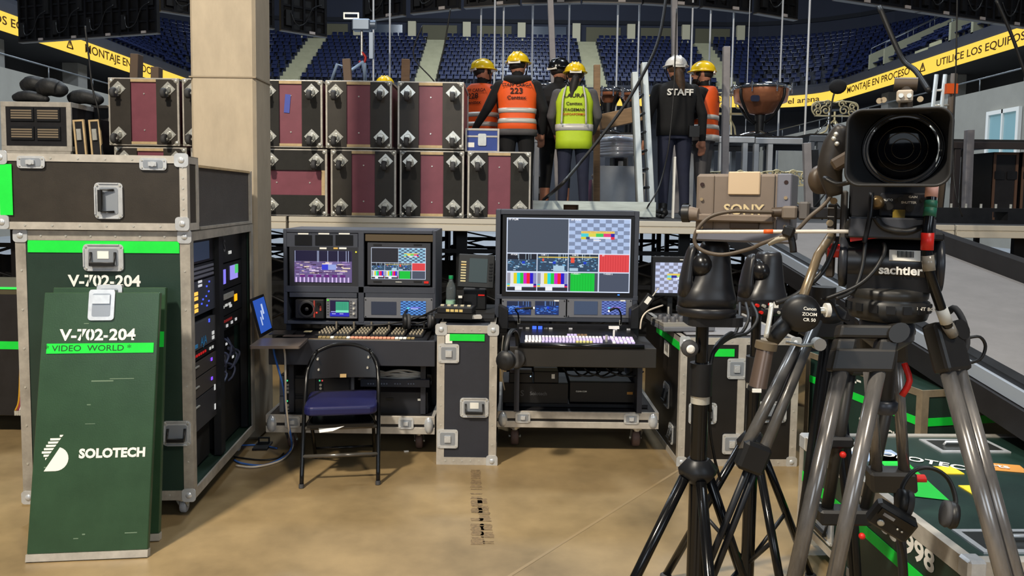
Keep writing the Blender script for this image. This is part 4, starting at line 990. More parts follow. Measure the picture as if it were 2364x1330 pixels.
def butterfly(par, loc, w=.1, h=.09, rot=(0, 0, 0)):
    pl = MB().rrect(w, h, .014, -.005, .0).build('latch_plate', STEELB, par, loc, rot)
    MB().rrect(w*.72, h*.66, .008, -.0065, -.0045).build('dish', mat('dish_steel', (150, 156, 164), .3, .35), pl)
    b = MB(); b.box((0, -.011, 0), (w*.3, .008, h*.34)); b.cyl((0, -.005, 0), (0, -.016, 0), .012, n=12); b.build('wing', STEELB, pl)
    for sx in (-1, 1):
        for sz in (-1, 1): MB().cyl((sx*(w/2-.011), -.004, sz*(h/2-.011)), (sx*(w/2-.011), -.008, sz*(h/2-.011)), .004, n=8).build('rivet', STEEL, pl)
    return pl
def alu_frame(par, w, h, d, e=.03, name='edge_trim', x0=0, z0=0, back=True, m=None, rivets=True):
    """aluminium edging round a box x0..x0+w, y 0..d, z0..z0+h"""
    x1 = x0+w; z1 = z0+h; p = .004; m = m or ALU
    for (a, b_, c, d_, e_, f_) in ((x0-p, x1+p, -p, e*.15, z1-e, z1+p), (x0-p, x1+p, -p, e*.15, z0-p, z0+e), (x0-p, x0+e, -p, e*.15, z0+e, z1-e), (x1-e, x1+p, -p, e*.15, z0+e, z1-e),
                                  (x1-e*.15, x1+p, e*.15, d, z1-e, z1+p), (x1-e*.15, x1+p, e*.15, d, z0-p, z0+e), (x1-e*.15, x1+p, d-e, d+p, z0+e, z1-e),
                                  (x0-p, x0+e*.15, e*.15, d, z1-e, z1+p), (x0-p, x0+e*.15, e*.15, d, z0-p, z0+e), (x1-e, x1+p, e*.15, d, z1, z1+p), (x0-p, x0+e, e*.15, d, z1, z1+p), (x1-e*.15, x1+p, e*.15, e, z0+e, z1-e), (x0-p, x0+e*.15, e*.15, e, z0+e, z1-e)):
        MB().bx(a, b_, c, d_, e_, f_).build(name, m, par)
    if rivets:
        b = MB()
        for i in range(1, 7):
            x = x0+w*i/7
            for z in (z0+e/2, z1-e/2): b.cyl((x, -p, z), (x, -p-.002, z), .005, n=6)
            z = z0+h*i/7
            for x in (x0+e/2, x1-e/2): b.cyl((x, -p, z), (x, -p-.002, z), .005, n=6)
        b.build('rivets', STEEL, par, kind='stuff')
def ball(par, loc, r=.032):
    b = MB(); b.rrect(r*2.1, r*2.1, r*.5, loc[1]-.012, loc[1]-.006, (loc[0], loc[2])); b.sph((loc[0], loc[1]-.004, loc[2]), (r*.62, r*.5, r*.62), 14); b.build('ball_corner', STEELB, par)
def stencil(s, par, loc, length, height, m, rot=(PI/2, 0, 0), bold=.03, bridge=None):
    me = text_mesh(s, 1.0, 0, bold); xs = [v.co.x for v in me.vertices]; ys = [v.co.y for v in me.vertices]
    kx = length/(max(xs)-min(xs)); ky = height/(max(ys)-min(ys)); cx = (max(xs)+min(xs))/2; cy = (max(ys)+min(ys))/2
    for v in me.vertices: v.co.x = (v.co.x-cx)*kx; v.co.y = (v.co.y-cy)*ky
    me.materials.clear(); me.materials.append(m); o = put('stencil_lettering', me, par, loc, rot)
    if bridge:
        for c in bridge[1]: MB().box((c*length/2, 0, .0006), (length*.012, height*1.04, .0006)).build('stencil_bridge', bridge[0], o)
    return o
# ---- rack
RK = (-1.5, 3.516, 0); RKZ = R(4.1)
rk = thing('equipment_rack', 'tall dark green equipment rack on casters with lit units in its open side', 'equipment rack', RK, RKZ)
RW, RD, RB, RT = .77, 1.08, .10, 1.37
GF = mat('rack_green', (38, 56, 48), .35, var=.15, vscale=4, bump=.04, bscale=150)
for nm, bxs in (('front_panel', (-RW, -.005, .0, .015, RB, RT)), ('back_panel', (-RW, -.005, RD-.015, RD, RB, RT)), ('side_panel', (-RW, -RW+.015, .015, RD-.015, RB, RT)), ('top_panel', (-RW+.015, -.005, .015, RD-.015, RT-.02, RT)), ('bottom_panel', (-RW+.015, -.005, .015, RD-.015, RB, RB+.03))):
    MB().bx(*bxs).build(nm, GF, rk)
alu_frame(rk, RW, RT-RB, RD, .042, x0=-RW, z0=RB, m=ALUD)
for x in (-RW+.02, -.02):
    for z in (RB+.02, RT-.02): ball(rk, (x, .004, z), .03)
flush_handle(rk, (-.385, -.002, RT-.12), .18, .125, label=True)
MB().bx(-RW+.05, -.045, -.0035, -.001, RT-.098, RT-.043).build('tape_strip', TAPE, rk)
stencil('V-702-204', rk, (-.385, -.002, RT-.228), .325, .056, WHITE, bridge=(GF, (-.42, -.2, .28, .53)))
flush_handle(rk, (-.07, -.002, .42), .13, .12)
for x in (-RW+.1, -.075):
    for y in (.055, RD-.13): caster_into(rk, (x, y, RB), (PI/2, 0, 0), .0338, mat('grey_wheel', (190, 192, 196), .5))
# rack interior seen through the open right side: local frame u = away from camera (y), v = up, facing +x
RM = xf((-.03, 0, 0), (0, 0, PI/2))      # unit local x -> rack +y, local -y -> rack +x
RAILM = mat('rack_rail', (30, 32, 36), .5, .3)
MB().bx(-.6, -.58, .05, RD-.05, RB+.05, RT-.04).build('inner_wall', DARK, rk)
for y0, y1 in ((.04, .07), (.505, .575), (RD-.07, RD-.04)): MB().bx(-.06, -.022, y0, y1, RB+.04, RT-.04).build('rack_rail', RAILM, rk)
def unit(y0, y1, z0, z1, m, out=0.0, name='rack_unit'):
    """rack unit front; returns the object whose local frame has x along rack depth, -y outwards"""
    o = MB().bx(0, y1-y0, 0, .3, 0, z1-z0).build(name, m, rk, (-.045+out, y0, z0), (0, 0, PI/2)); return o
def dots(u, pts, col, w=.012, h=.008, s=1.6, name='led'):
    for (x, z) in pts: MB().bx(x-w/2, x+w/2, -.003, .0, z-h/2, z+h/2).build(name, glow(col, s), u)
def zpx(y): return 1.335-(y-548)*(1.175/572)
A0, A1 = .07, .505; Bq0, Bq1 = .575, RD-.07
U1 = unit(A0, A1, zpx(612), zpx(552), BLKM); MB().bx(.03, .34, -.004, 0, .012, .105).build('screen', glow((38, 48, 66), 1.0), U1)
U2 = unit(A0, A1, zpx(652), zpx(615), RAILM)
for i in range(3): MB().bx(.01, .40, -.006, 0, .008+i*.022, .02+i*.022).build('vent_bar', mat('vent_grey', (128, 132, 144), .4, .4), U2)
U3 = unit(A0, A1, zpx(738), zpx(655), mat('unit_slate', (60, 64, 76), .45)); 
for (x, z) in ((.10, .018), (.10, .042), (.10, .078), (.10, .102)): MB().bx(x, x+.06, -.004, 0, z, z+.017).build('key', glow((255, 190, 80), 1.3), U3)
for (x, z) in ((.04, .13), (.04, .16)): MB().bx(x-.03, x+.05, -.004, 0, z-.012, z+.012).build('screen', glow((30, 36, 80), 1), U3)
dots(U3, [(.3, .03), (.33, .05), (.29, .08), (.33, .1), (.3, .13), (.34, .15), (.22, .05), (.24, .07)], (70, 90, 255)); dots(U3, [(.2, .145), (.2, .165)], (225, 225, 230), .05, .012, .8, 'label')
U4 = unit(A0, A1, zpx(822), zpx(757), mat('unit_grey', (78, 79, 84), .45, .2))
text('AJA', U4, (.24, -.002, .03), .06, mat('logo_blue', (60, 140, 200), .4)); MB().bx(.03, .15, -.003, 0, .012, .03).build('badge', mat('logo_blue', (60, 140, 200), .4), U4); dots(U4, [(.33, .115), (.33, .125)], (70, 90, 255)); dots(U4, [(.39, .02), (.39, .045)], (230, 230, 226), .03, .018, .7, 'label')
U5 = unit(A0, A1, zpx(846), zpx(825), BLKM); dots(U5, [(.04+i*.032, .022) for i in range(8)], (190, 30, 30), .016, .012, .9, 'key'); dots(U5, [(.34, .02), (.38, .02)], (220, 220, 215), .02, .014, .7, 'label')
for (ya, yb) in ((888, 852), (938, 892)):
    u = unit(A0, A1, zpx(ya), zpx(yb), mat('unit_brown', (74, 70, 68), .45, .2)); dots(u, [(.36, .045)], (120, 70, 255), .02, .016, 1.6); MB().bx(.1, .16, -.006, 0, .05, .056).build('pull', STEEL, u)
u = unit(A0, A1, zpx(1020), zpx(942), mat('unit_dark', (50, 50, 54), .5)); MB().bx(.1, .16, -.006, 0, .12, .126).build('pull', STEEL, u); dots(u, [(.405, .155), (.405, .05)], (232, 232, 228), .014, .03, .8, 'label')
u = unit(A0, A1, RB+.05, zpx(1026), DARK, -.04)  # empty bay: a dark block stands in for its shade
# far column
u = unit(Bq0, Bq1, zpx(628), zpx(556), BLKM); text('S', u, (.1, -.002, .09), .09, GREYM); dots(u, [(.2, .05)], (225, 225, 220), .05, .018, .7, 'label')
u = unit(Bq0, Bq1, zpx(700), zpx(632), BLKM); MB().bx(.04, .11, -.004, 0, .03, .11).build('screen', glow((130, 120, 235), 1.1), u); MB().bx(.2, .34, -.004, 0, .04, .12).build('screen', glow((150, 140, 230), 1.1), u); MB().bx(.28, .34, -.006, -.002, .07, .12).build('screen', glow((80, 200, 110), 1.0), u)
u = unit(Bq0, Bq1, zpx(772), zpx(704), RAILM); MB().bx(.05, .25, -.006, 0, .09, .12).build('bracket', STEEL, u); dots(u, [(.3, .075)], (255, 170, 20), .05, .04, 1.4, 'lamp'); dots(u, [(.06, .05), (.12, .055), (.18, .055), (.2, .04)], (225, 225, 220), .04, .014, .7, 'label')
u = unit(Bq0, Bq1, zpx(812), zpx(775), BLKM); dots(u, [(.03+i*.03, .05) for i in range(7)], (120, 30, 30), .016, .014, .9, 'key'); dots(u, [(.05, .015), (.13, .02), (.22, .025), (.3, .03)], (220, 220, 220), .03, .016, .7, 'label')
u = unit(Bq0, Bq1, zpx(935), zpx(816), DARK, -.05)
b = MB(); rr = random.Random(3)
for i in range(9):
    x0, z0 = rr.uniform(.03, .3), rr.uniform(.04, .2); b.tube([(x0, 0, z0), (x0+rr.uniform(-.1, .1), -.05, z0-.04), (x0+rr.uniform(-.12, .12), -.04, z0-.1), (x0+rr.uniform(-.1, .1), 0, z0-.12)], .007, 5, k=4)
b.build('patch_cables', mat('patch_cable', (60, 66, 90), .5), u, kind='stuff'); dots(u, [(.1, .06), (.2, .1), (.15, .16), (.28, .14), (.3, .06), (.06, .11)], (228, 228, 228), .03, .014, .7, 'label'); dots(u, [(.06, .2)], (190, 30, 20), .05, .03, .6, 'plug')
u = unit(Bq0, Bq1, RB+.05, zpx(940), mat('unit_black', (22, 23, 25), .5), -.02); MB().bx(.13, .16, -.006, 0, .35, .5).build('tape_tag', GREYM, u); dots(u, [(.1, .33), (.3, .45)], (228, 228, 228), .03, .014, .7, 'label')

# ---- flat case standing on the rack, and the deep grey lid behind it
lc = thing('lid_case', 'brown-black flat flight case with two top latches standing on the green rack', 'flight case', (RK[0]+.0, RK[1]-.02, RT+.012), RKZ)
LW, LH, LD = .835, .335, .15
MB().bx(-LW, 0, 0, LD, 0, LH).build('body', BRNLAM, lc); alu_frame(lc, LW, LH, LD, .03, x0=-LW, z0=0)
for x in (-LW+.02, -.02):
    for z in (.028, LH-.015): ball(lc, (x, .004, z), .03)
for x in (-.68, -.145): butterfly(lc, (x, -.004, LH-.035), .12, .055)
flush_handle(lc, (-.345, -.002, .13), .165, .125, vertical=True)
MB().bx(-LW+.015, -LW+.07, -.0065, -.004, .06, .29).build('tape_strip', TAPE, lc)
dl = thing('case_lid', 'deep grey textured case lid lying on the rack behind the flat case', 'case lid', (RK[0]-.012, RK[1]+.155, RT+.006), RKZ)
MB().bx(-.74, -.01, 0, .9, 0, .30).build('shell', mat('grey_textured', (72, 68, 66), .6, var=.15, vscale=10, bump=.25, bscale=220), dl)
MB().bx(-.75, 0, -.0, .905, .30, .312).build('rim', PLY, dl); MB().bx(-.03, .004, .89, .915, 0, .312).build('corner_trim', ALU, dl); MB().bx(-.012, .004, 0, .9, -.0, .014).build('bottom_trim', ALUD, dl)

# ---- green rack doors leaning against the rack
def door(c, rz, lean, lab, w=.482, h=1.128, full=True):
    t = thing('rack_door', lab, 'rack door', c, 0, 'green rack doors', rot=(-lean, 0, rz))
    MB().bx(-w/2, w/2, 0, .028, .03, h).build('panel', GREEN, t, bevel=.003)
    MB().bx(-w/2-.002, w/2+.002, -.004, .03, 0, .03).build('bottom_edging', ALU, t)
    pl = MB().rrect(.108, .135, .014, -.007, .0, (0.0, h-.055)).build('latch_plate', STEELB, t)
    MB().rrect(.076, .1, .008, -.0085, -.006, (0, h-.055)).build('dish', mat('dish_steel', (150, 156, 164), .3, .35), pl)
    MB().bx(-.036, .036, -.014, -.008, h-.05, h-.012).build('paddle', STEELB, pl)
    MB().bx(-.05, .05, -.004, .03, h, h+.012).build('strike', STEELB, t)
    if full:
        stencil('V-702-204', t, (-.01, -.0015, h-.185), .315, .052, WHITE, bridge=(GREEN, (-.42, -.2, .28, .53)))
        tp = MB().bx(-w/2+.025, w/2-.015, -.003, -.0005, h-.265, h-.222).build('tape_strip', TAPE, t, rot=(0, 0, 0))
        PEN = mat('marker_pen', (20, 60, 30), .6); text('* VIDEO  WORLD *', tp, (-.045, -.0036, h-.244), .036, PEN, sx=1.15, bold=.0)
        # striped half-disc mark and name
        b = MB(); lg = []
        for i in range(9):
            z = .058-i*.0135; xr = .02-i*.0085; xl = -.062+abs(i-5)*.0075-(.0 if i else -.03)
            if xr-xl > .006: b.prism([(xl, z-.0045), (xr-.006, z-.0045), (xr, z+.0045), (xl, z+.0045)], -.0012, -.0004)
        P = [(-.0353+.09*.5-.018, -.088)]
        P = [(-.05, -.088)]+[(.0+.05*math.cos(a)-.004, -.038+.05*math.sin(a)) for a in [R(-90+15*i) for i in range(12)]]
        b.prism(P, -.0012, -.0004); b.build('emblem', WHITE, t, (-.145, 0, .455), (0, 0, 0))
        text('SOLOTECH', t, (.078, -.0015, .435), .052, WHITE, bold=.05, sx=.98, spacing=1.05)
        SCR = mat('scuff', (104, 126, 104), .8)
        for (x, z, sw) in ((-.02, .56, .04), (.02, .74, .09), (.1, .75, .1), (-.06, .99, .02), (-.03, .64, .015), (-.17, .38, .05), (-.05, .085, .02), (-.02, .1, .012), (.17, .1, .05)): MB().bx(x-sw/2, x+sw/2, -.001, -.0003, z, z+random.uniform(.002, .006)).build('scuff', SCR, t)
    else:
        MB().bx(w/2-.03, w/2-.002, -.003, -.0005, h-.27, h-.2).build('tape_strip', TAPE, t)
    return t
a = WZ(60, 1300, 0); c = WZ(340, 1288, 0); ang = math.atan2(c.y-a.y, c.x-a.x)
door(((a.x+c.x)/2, (a.y+c.y)/2, 0.004), ang, R(11.5), 'front green rack door with white stencil, neon tape and striped emblem')
c2 = WZ(367, 1250, 0); a2 = WZ(100, 1262, 0); m_ = c2+(a-c)*.5
door((m_.x, m_.y, .004), ang, R(8.0), 'second green rack door mostly hidden behind the stencilled door', full=False)

# ---- black case at the far left with hanging cable loom
t = thing('road_case', 'black road case with steel latches and a neon tape line left of the rack', 'road case', (-3.3, 4.75, 0))
MB().bx(-.6, .72, 0, .7, .12, .9).build('body', BLKLAM, t, bevel=.004); MB().bx(-.6, .72, .0, .7, .9, .93).build('top_edge', mat('olive_edge', (70, 66, 48), .6), t)
MB().bx(-.6, .722, -.003, .0, .55, .6).build('tape_strip', TAPE, t); MB().bx(-.6, .72, -.003, .1, .932, .934).build('top_tape', TAPE, t)
butterfly(t, (.47, -.002, .74), .1, .15); flush_handle(t, (.5, -.002, .42), .12, .12)
for x in (-.5, .35): caster_into(t, (x, .12, .12), (PI/2, 0, 0), .04, mat('red_grey_wheel', (96, 70, 66), .6)); caster_into(t, (x, .5, .12), (PI/2, 0, 0), .04)
LC = [(200, 150, 40), (150, 60, 80), (220, 215, 215), (190, 90, 110), (70, 70, 150)]
t = thing('cable_loom', 'multicoloured cable loom hanging beside the rack', 'cable loom', (W(52, 950, 4.7).x, 4.7, 0))
for i, col in enumerate(LC):
    P = [W(66+2*i, 672, 4.8), W(62+2*i, 700, 4.72), W(52+3*i, 740, 4.7), W(48+2.5*i, 800, 4.7), W(47+2*i, 860, 4.7), W(44+4*i, 925, 4.7), W(36+5*i, 948, 4.7)]
    s_ = MB().tube([p-t.location for p in P], .007, 6, k=4).build('strand', mat('strand%d' % i, col, .5), t); q = P[-1]-t.location
    MB().cyl(q, q+Vector((0, 0, -.03)), .008, n=8).build('plug', STEEL, s_)
o = WZ(55, 1165, 0); MB().tube([(0, 0, .02), (.03, .03, .05), (.07, .06, .16), (.09, .08, .3)], [.02, .03, .02, .014], 8, k=3).build('strap_end', BLK, None, (o.x, o.y, 0), label='black strap end beside the leaning doors', cat='strap')

# ================================================================== consoles, chair and what stands on them
def screen(par, x0, x1, z0, z1, y, base, cells, name='screen', s=1.0):
    """a lit display panel: one mesh, a few emissive colours; cells are (u0,u1,v0,v1,colour,layer) with v from the top"""
    cols = [base]; b = MB(); w = x1-x0; h = z1-z0
    b.bx(x0, x1, y-.001, y+.004, z0, z1, 0)
    for c in cells:
        u0, u1, v0, v1, col = c[:5]; L = c[5] if len(c) > 5 else 1
        if col not in cols: cols.append(col)
        b.quad(x0+u0*w, x0+u1*w, z1-v1*h, z1-v0*h, y-.001-.0006*L, cols.index(col))
    return b.build(name, [glow(c, s) for c in cols], par)
def bars(u0, u1, v0, v1, cc=((150, 150, 165), (225, 225, 228), (225, 210, 30), (20, 215, 220), (20, 200, 60), (215, 20, 190), (235, 25, 40), (30, 10, 200), (140, 140, 190))):
    out = []; n = len(cc); dv = v1-v0; du = u1-u0
    for i, c in enumerate(cc): out.append((u0+du*i/n, u0+du*(i+1)/n, v0+dv*.03, v0+dv*.62, c, 2))
    out += [(u0, u0+du*.1, v0+dv*.62, v0+dv*.7, (60, 200, 215), 2), (u0+du*.1, u1-du*.1, v0+dv*.62, v0+dv*.75, (228, 230, 240), 2), (u1-du*.1, u1, v0+dv*.62, v0+dv*.72, (40, 10, 150), 2), (u0, u0+du*.1, v0+dv*.7, v0+dv*.78, (220, 200, 40), 2), (u1-du*.1, u1, v0+dv*.72, v0+dv*.8, (220, 40, 90), 2), (u0, u1, v0+dv*.8, v1, (40, 44, 56), 2), (u0+du*.27, u0+du*.5, v0+dv*.75, v1-.005, (240, 244, 250), 3)]
    return out
def checker(u0, u1, v0, v1, nx, ny, c0, c1):
    out = [(u0, u1, v0, v1, c0, 1)]
    for i in range(nx):
        for j in range(ny):
            if (i+j) % 2 == 0: out.append((u0+(u1-u0)*i/nx, u0+(u1-u0)*(i+1)/nx, v0+(v1-v0)*j/ny, v0+(v1-v0)*(j+1)/ny, c1, 2))
    return out
def arena_view(u0, u1, v0, v1, sd, pal=((46, 70, 96), (60, 120, 165), (110, 170, 210), (190, 215, 235), (20, 60, 200)), sky=(22, 26, 40), n=46, ysky=.32):
    r = random.Random(sd); du = u1-u0; dv = v1-v0; out = [(u0, u1, v0, v1, pal[0], 1), (u0, u1, v0, v0+dv*ysky, sky, 2)]
    for i in range(5):
        u = u0+du*r.uniform(.3, .95); out.append((u, u+du*.012, v0, v0+dv*r.uniform(.25, .4), pal[3], 3))
    for i in range(n):
        a = r.random(); c = pal[1+int(r.random()*3)]; w_ = du*r.uniform(.02, .12); h_ = dv*r.uniform(.015, .06); u = u0+(du-w_)*r.random(); v = v0+dv*(ysky+.02+(.9-ysky)*r.random()*(.7 if i % 2 else 1)); v = min(v, v1-h_)
        out.append((u, u+w_, v, v+h_, c, 3))
    out.append((u0+du*.5, u0+du*.6, v0+dv*.42, v0+dv*.56, pal[4], 4)); return out
LINE = (215, 225, 245)
def multiview(dark=(70, 78, 92), chk=((176, 196, 232), (128, 142, 172)), white=LINE):
    c = [(.0, 1, 0, 1, white, 0.3), (.008, .497, .012, .47, dark, 1)]
    c += checker(.503, .992, .012, .47, 10, 9, *chk)
    c += [(.6, .87, .17, .2, (225, 205, 110), 3), (.6, .66, .2, .245, (70, 205, 215), 3), (.66, .72, .2, .245, (220, 210, 80), 3), (.72, .78, .2, .245, (60, 200, 90), 3), (.78, .84, .2, .245, (225, 60, 120), 3), (.84, .87, .2, .245, (40, 30, 160), 3), (.6, .64, .245, .28, (215, 205, 60), 3), (.64, .67, .245, .28, (60, 70, 120), 3), (.67, .84, .245, .27, (228, 232, 240), 3), (.84, .87, .245, .28, (225, 40, 60), 3), (.7, .76, .285, .3, (240, 240, 245), 3)]
    c += arena_view(.008, .245, .485, .72, 1)
    c += arena_view(.252, .497, .485, .72, 2, sky=(34, 50, 70), n=40, ysky=.18)+[(.26, .497, .52, .535, (215, 190, 90), 5), (.29, .305, .545, .58, (220, 80, 60), 5), (.38, .47, .64, .715, (170, 200, 220), 4)]
    c += arena_view(.503, .742, .485, .72, 3, sky=(40, 52, 70), n=40, ysky=.18)+[(.51, .74, .515, .528, (225, 205, 130), 5), (.52, .55, .53, .6, (235, 80, 60), 5), (.51, .58, .67, .71, (170, 200, 220), 4)]
    c += [(.752, .992, .485, .72, (225, 70, 74), 1)]+[(.76+.02*i, .764+.02*i, .5, .715, (200, 50, 56), 2) for i in range(11)]
    c += bars(.008, .245, .735, .985)+bars(.252, .497, .735, .985)
    c += [(.503, .742, .735, .985, (70, 78, 92), 1), (.52, .715, .74, .985, (8, 196, 58), 2)]+[(.53+.022*i, .534+.022*i, .75, .98, (6, 176, 50), 3) for i in range(8)]+[(.752, .992, .735, .985, (72, 80, 98), 1)]
    return c
def Lf(t):
    def f(px, py, d): return W(px, py, d)-Vector(t.location)
    return f
def rackframe(t, L, px0, px1, py0, py1, d, dep, m=GREYP, e=.022, name='hutch_frame'):
    a, c = L(px0, py1, d), L(px1, py0, d)
    for (x0, x1, z0, z1) in ((a.x, a.x+e, a.z, c.z), (c.x-e, c.x, a.z, c.z)): MB().bx(x0, x1, a.y, a.y+dep, z0, z1).build(name, m, t, bevel=.003)
    for z0, z1 in ((a.z, a.z+e), (c.z-e, c.z)): MB().bx(a.x+e, c.x-e, a.y, a.y+dep, z0, z1).build(name, m, t, bevel=.003)
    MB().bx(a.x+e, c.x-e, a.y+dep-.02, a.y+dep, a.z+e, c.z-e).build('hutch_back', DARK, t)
    return a, c
def panel(t, L, px0, px1, py0, py1, d, m, name='blank_panel', th=.02, bevel=.002):
    a, c = L(px0, py1, d), L(px1, py0, d); return MB().bx(a.x, c.x, a.y, a.y+th, a.z, c.z).build(name, m, t, bevel=bevel), a, c
def base_tray(t, L, px0, px1, pyt, pyb, d, dep):
    a, c = L(px0, pyb, d), L(px1, pyt, d); z0, z1 = a.z, c.z; h = z1-z0
    MB().bx(a.x+.02, c.x-.02, a.y+.005, a.y+dep-.005, z0+.005, z1-.004).build('tray', BLKLAM, t)
    MB().bx(a.x, c.x, a.y-.004, a.y+.012, z1-h*.45, z1).build('edge_trim', ALU, t, bevel=.002); MB().bx(a.x, c.x, a.y-.004, a.y+.012, z0, z0+h*.38).build('edge_trim', ALU, t, bevel=.002)
    MB().bx(a.x, a.x+.02, a.y+.012, a.y+dep, z0, z1).build('edge_trim', ALU, t); MB().bx(c.x-.02, c.x, a.y+.012, a.y+dep, z0, z1).build('edge_trim', ALU, t)
    for x in (a.x+.035, c.x-.035): MB().sph((x, a.y, (z0+z1)/2), (.03, .02, h*.5), 12).build('ball_corner', STEELB, t)
    w = c.x-a.x
    for f in (.16, .83): butterfly(t, (a.x+w*f, a.y-.005, z0+h*.62), .09, h*.62)
    k = z0+t.location.z
    for x in (a.x+.11, c.x-.11):
        for y in (a.y+.12, a.y+dep-.1): caster_into(t, (x, y, z0), (PI/2, 0, 0), .045*k/.133, mat('brown_wheel', (104, 82, 74), .6))
    return a, c
DESKM = mat('desk_slate', (44, 46, 54), .5, var=.1, vscale=5); DESKT = mat('desk_top', (28, 28, 32), .5)
KNOB = MB().lathe([(.006, 0), (.006, .008), (.004, .011), (.0005, .011)], 8).mesh('knob', [mat('knob_grey', (150, 140, 120), .4)])
# ------------------------------------------------------------------ console 1
c1 = thing('video_console', 'grey shading console on a wheeled tray with two rack monitors and slate desk', 'console', (-.965, 4.42, 0)); L1 = Lf(c1)
ta, tc = base_tray(c1, L1, 614, 1004, 962, 998, 4.42, .75)
SM1 = 4.62
ha, hc = rackframe(c1, L1, 655, 1007, 533, 748, SM1, .4)
def midbar(x0, x1, y0, y1, d=SM1, m=GREYP): return panel(c1, L1, x0, x1, y0, y1, d-.002, m, 'hutch_bar', .03)
midbar(827, 840, 537, 745); midbar(658, 1004, 664, 674)
for x in (ha.x, hc.x-.03): MB().bx(x, x+.03, ha.y+.05, ha.y+.36, tc.z, ha.z).build('side_panel', DESKM, c1)
# three dark preview screens
p, a, c = panel(c1, L1, 662, 826, 540, 570, SM1, GREYP, 'preview_panel')
for x0, x1 in ((681, 720), (728, 768), (775, 815)):
    q = L1(x0, 566, SM1); r_ = L1(x1, 543, SM1); MB().bx(q.x, r_.x, q.y-.004, q.y, q.z, r_.z).build('dark_screen', mat('off_screen', (30, 31, 33), .15), p)
    MB().bx(q.x+.02, r_.x-.02, q.y-.004, q.y-.0005, r_.z+.004, r_.z+.012).build('label_strip', LABEL, p)
p, a, c = panel(c1, L1, 668, 832, 571, 660, SM1+.0, mat('bezel_dark', (42, 44, 50), .4), 'monitor')
q = L1(680, 651, SM1-.003); r_ = L1(812, 580, SM1-.003)
rs = random.Random(5); cells = [(0, 1, 0, .33, (22, 18, 52), 1)]+[(u, u+.008, 0, .36, (190, 200, 235), 2) for u in (.01, .4, .42, .58, .76, .9, .94)]
cells += [(u, u+rs.uniform(.03, .14), v, v+rs.uniform(.015, .04), c_, 2) for u, v, c_ in [(rs.random()*.86, .34+rs.random()*.42, rs.choice(((225, 205, 235), (160, 130, 190), (90, 60, 110), (235, 215, 190), (120, 110, 170), (60, 40, 70)))) for _ in range(110)]]
cells += [(.48, .59, .43, .6, (50, 60, 210), 4), (.59, .73, .43, .6, (150, 165, 225), 4)]
cells += [(.02+i*.07, .045+i*.07, .84, 1, (215, 190, 240), 2) for i in range(14)]+[(.1+i*.14, .19+i*.14, .76, .84, (96, 30, 120), 3) for i in range(6)]
screen(p, q.x, r_.x, q.z, r_.z, q.y, (104, 88, 136), cells)
for x0, x1, cc in ((738, 754, (230, 228, 220)), (770, 780, (210, 170, 90)), (783, 800, (235, 235, 232))):
    q = L1(x0, 575, SM1-.001); r_ = L1(x1, 571.5, SM1-.001); MB().bx(q.x, r_.x, q.y-.002, q.y, q.z, r_.z).build('label_strip', mat('lab%d' % x0, cc, .7), p)
q = L1(822, 582, SM1-.002); MB().bx(q.x-.004, q.x+.004, q.y-.003, q.y, q.z-.004, q.z+.004).build('led', glow((240, 220, 60), 1.6), p)
panel(c1, L1, 843, 1000, 543, 557, SM1, mat('brown_panel', (92, 80, 62), .35, .3), 'blank_panel')
p, a, c = panel(c1, L1, 848, 994, 562, 658, SM1-.012, mat('bezel_grey', (52, 54, 60), .4), 'monitor')
q = L1(857, 644, SM1-.014); r_ = L1(983, 573, SM1-.014); screen(p, q.x, r_.x, q.z, r_.z, q.y, LINE, multiview((34, 34, 42), ((150, 200, 225), (76, 96, 120))))
q = L1(985, 652, SM1-.014); MB().bx(q.x-.016, q.x+.012, q.y-.003, q.y, q.z-.007, q.z+.007).build('red_key', RED, p); text('MARSHALL', p, ((a.x+c.x)/2, q.y-.001, q.z), .008, LABEL)
for x in (862, 955):
    for y in (565, 650):
        q = L1(x, y, SM1-.013); MB().bx(q.x, q.x+.05, q.y-.003, q.y, q.z-.004, q.z+.004).build('vent', BLK, p)
panel(c1, L1, 668, 824, 677, 686, SM1, GREYP); panel(c1, L1, 843, 1000, 677, 688, SM1, GREYP)
# speaker
p, a, c = panel(c1, L1, 681, 748, 692, 736, SM1-.02, BLK, 'speaker', .08, .006)
q = L1(708, 714, SM1-.02); MB().lathe([(.055, 0), (.05, .006), (.03, -.004), (.015, -.008), (.012, .0), (.0005, .002)], 24, 0, xf(q, (PI/2, 0, 0))).build('cone', mat('cone_black', (36, 36, 38), .6), p)
q0 = L1(724, 733, SM1-.022); q1 = L1(727, 694, SM1-.022); MB().bx(q0.x, q1.x, q0.y-.002, q0.y+.002, q0.z, q1.z).build('red_stripe', mat('speaker_red', (160, 60, 50), .4), p)
q = L1(736, 702, SM1-.022); MB().cyl(q, q+Vector((0, -.015, 0)), .011, n=14).build('volume_knob', BLKG, p)
q = L1(740, 712, SM1-.022); MB().box(q, (.01, .004, .03)).build('logo_plate', mat('speaker_red', (160, 60, 50), .4), p); q = L1(731, 722, SM1-.022); MB().box(q, (.008, .004, .008)).build('led', glow((255, 60, 40), 1.6), p)
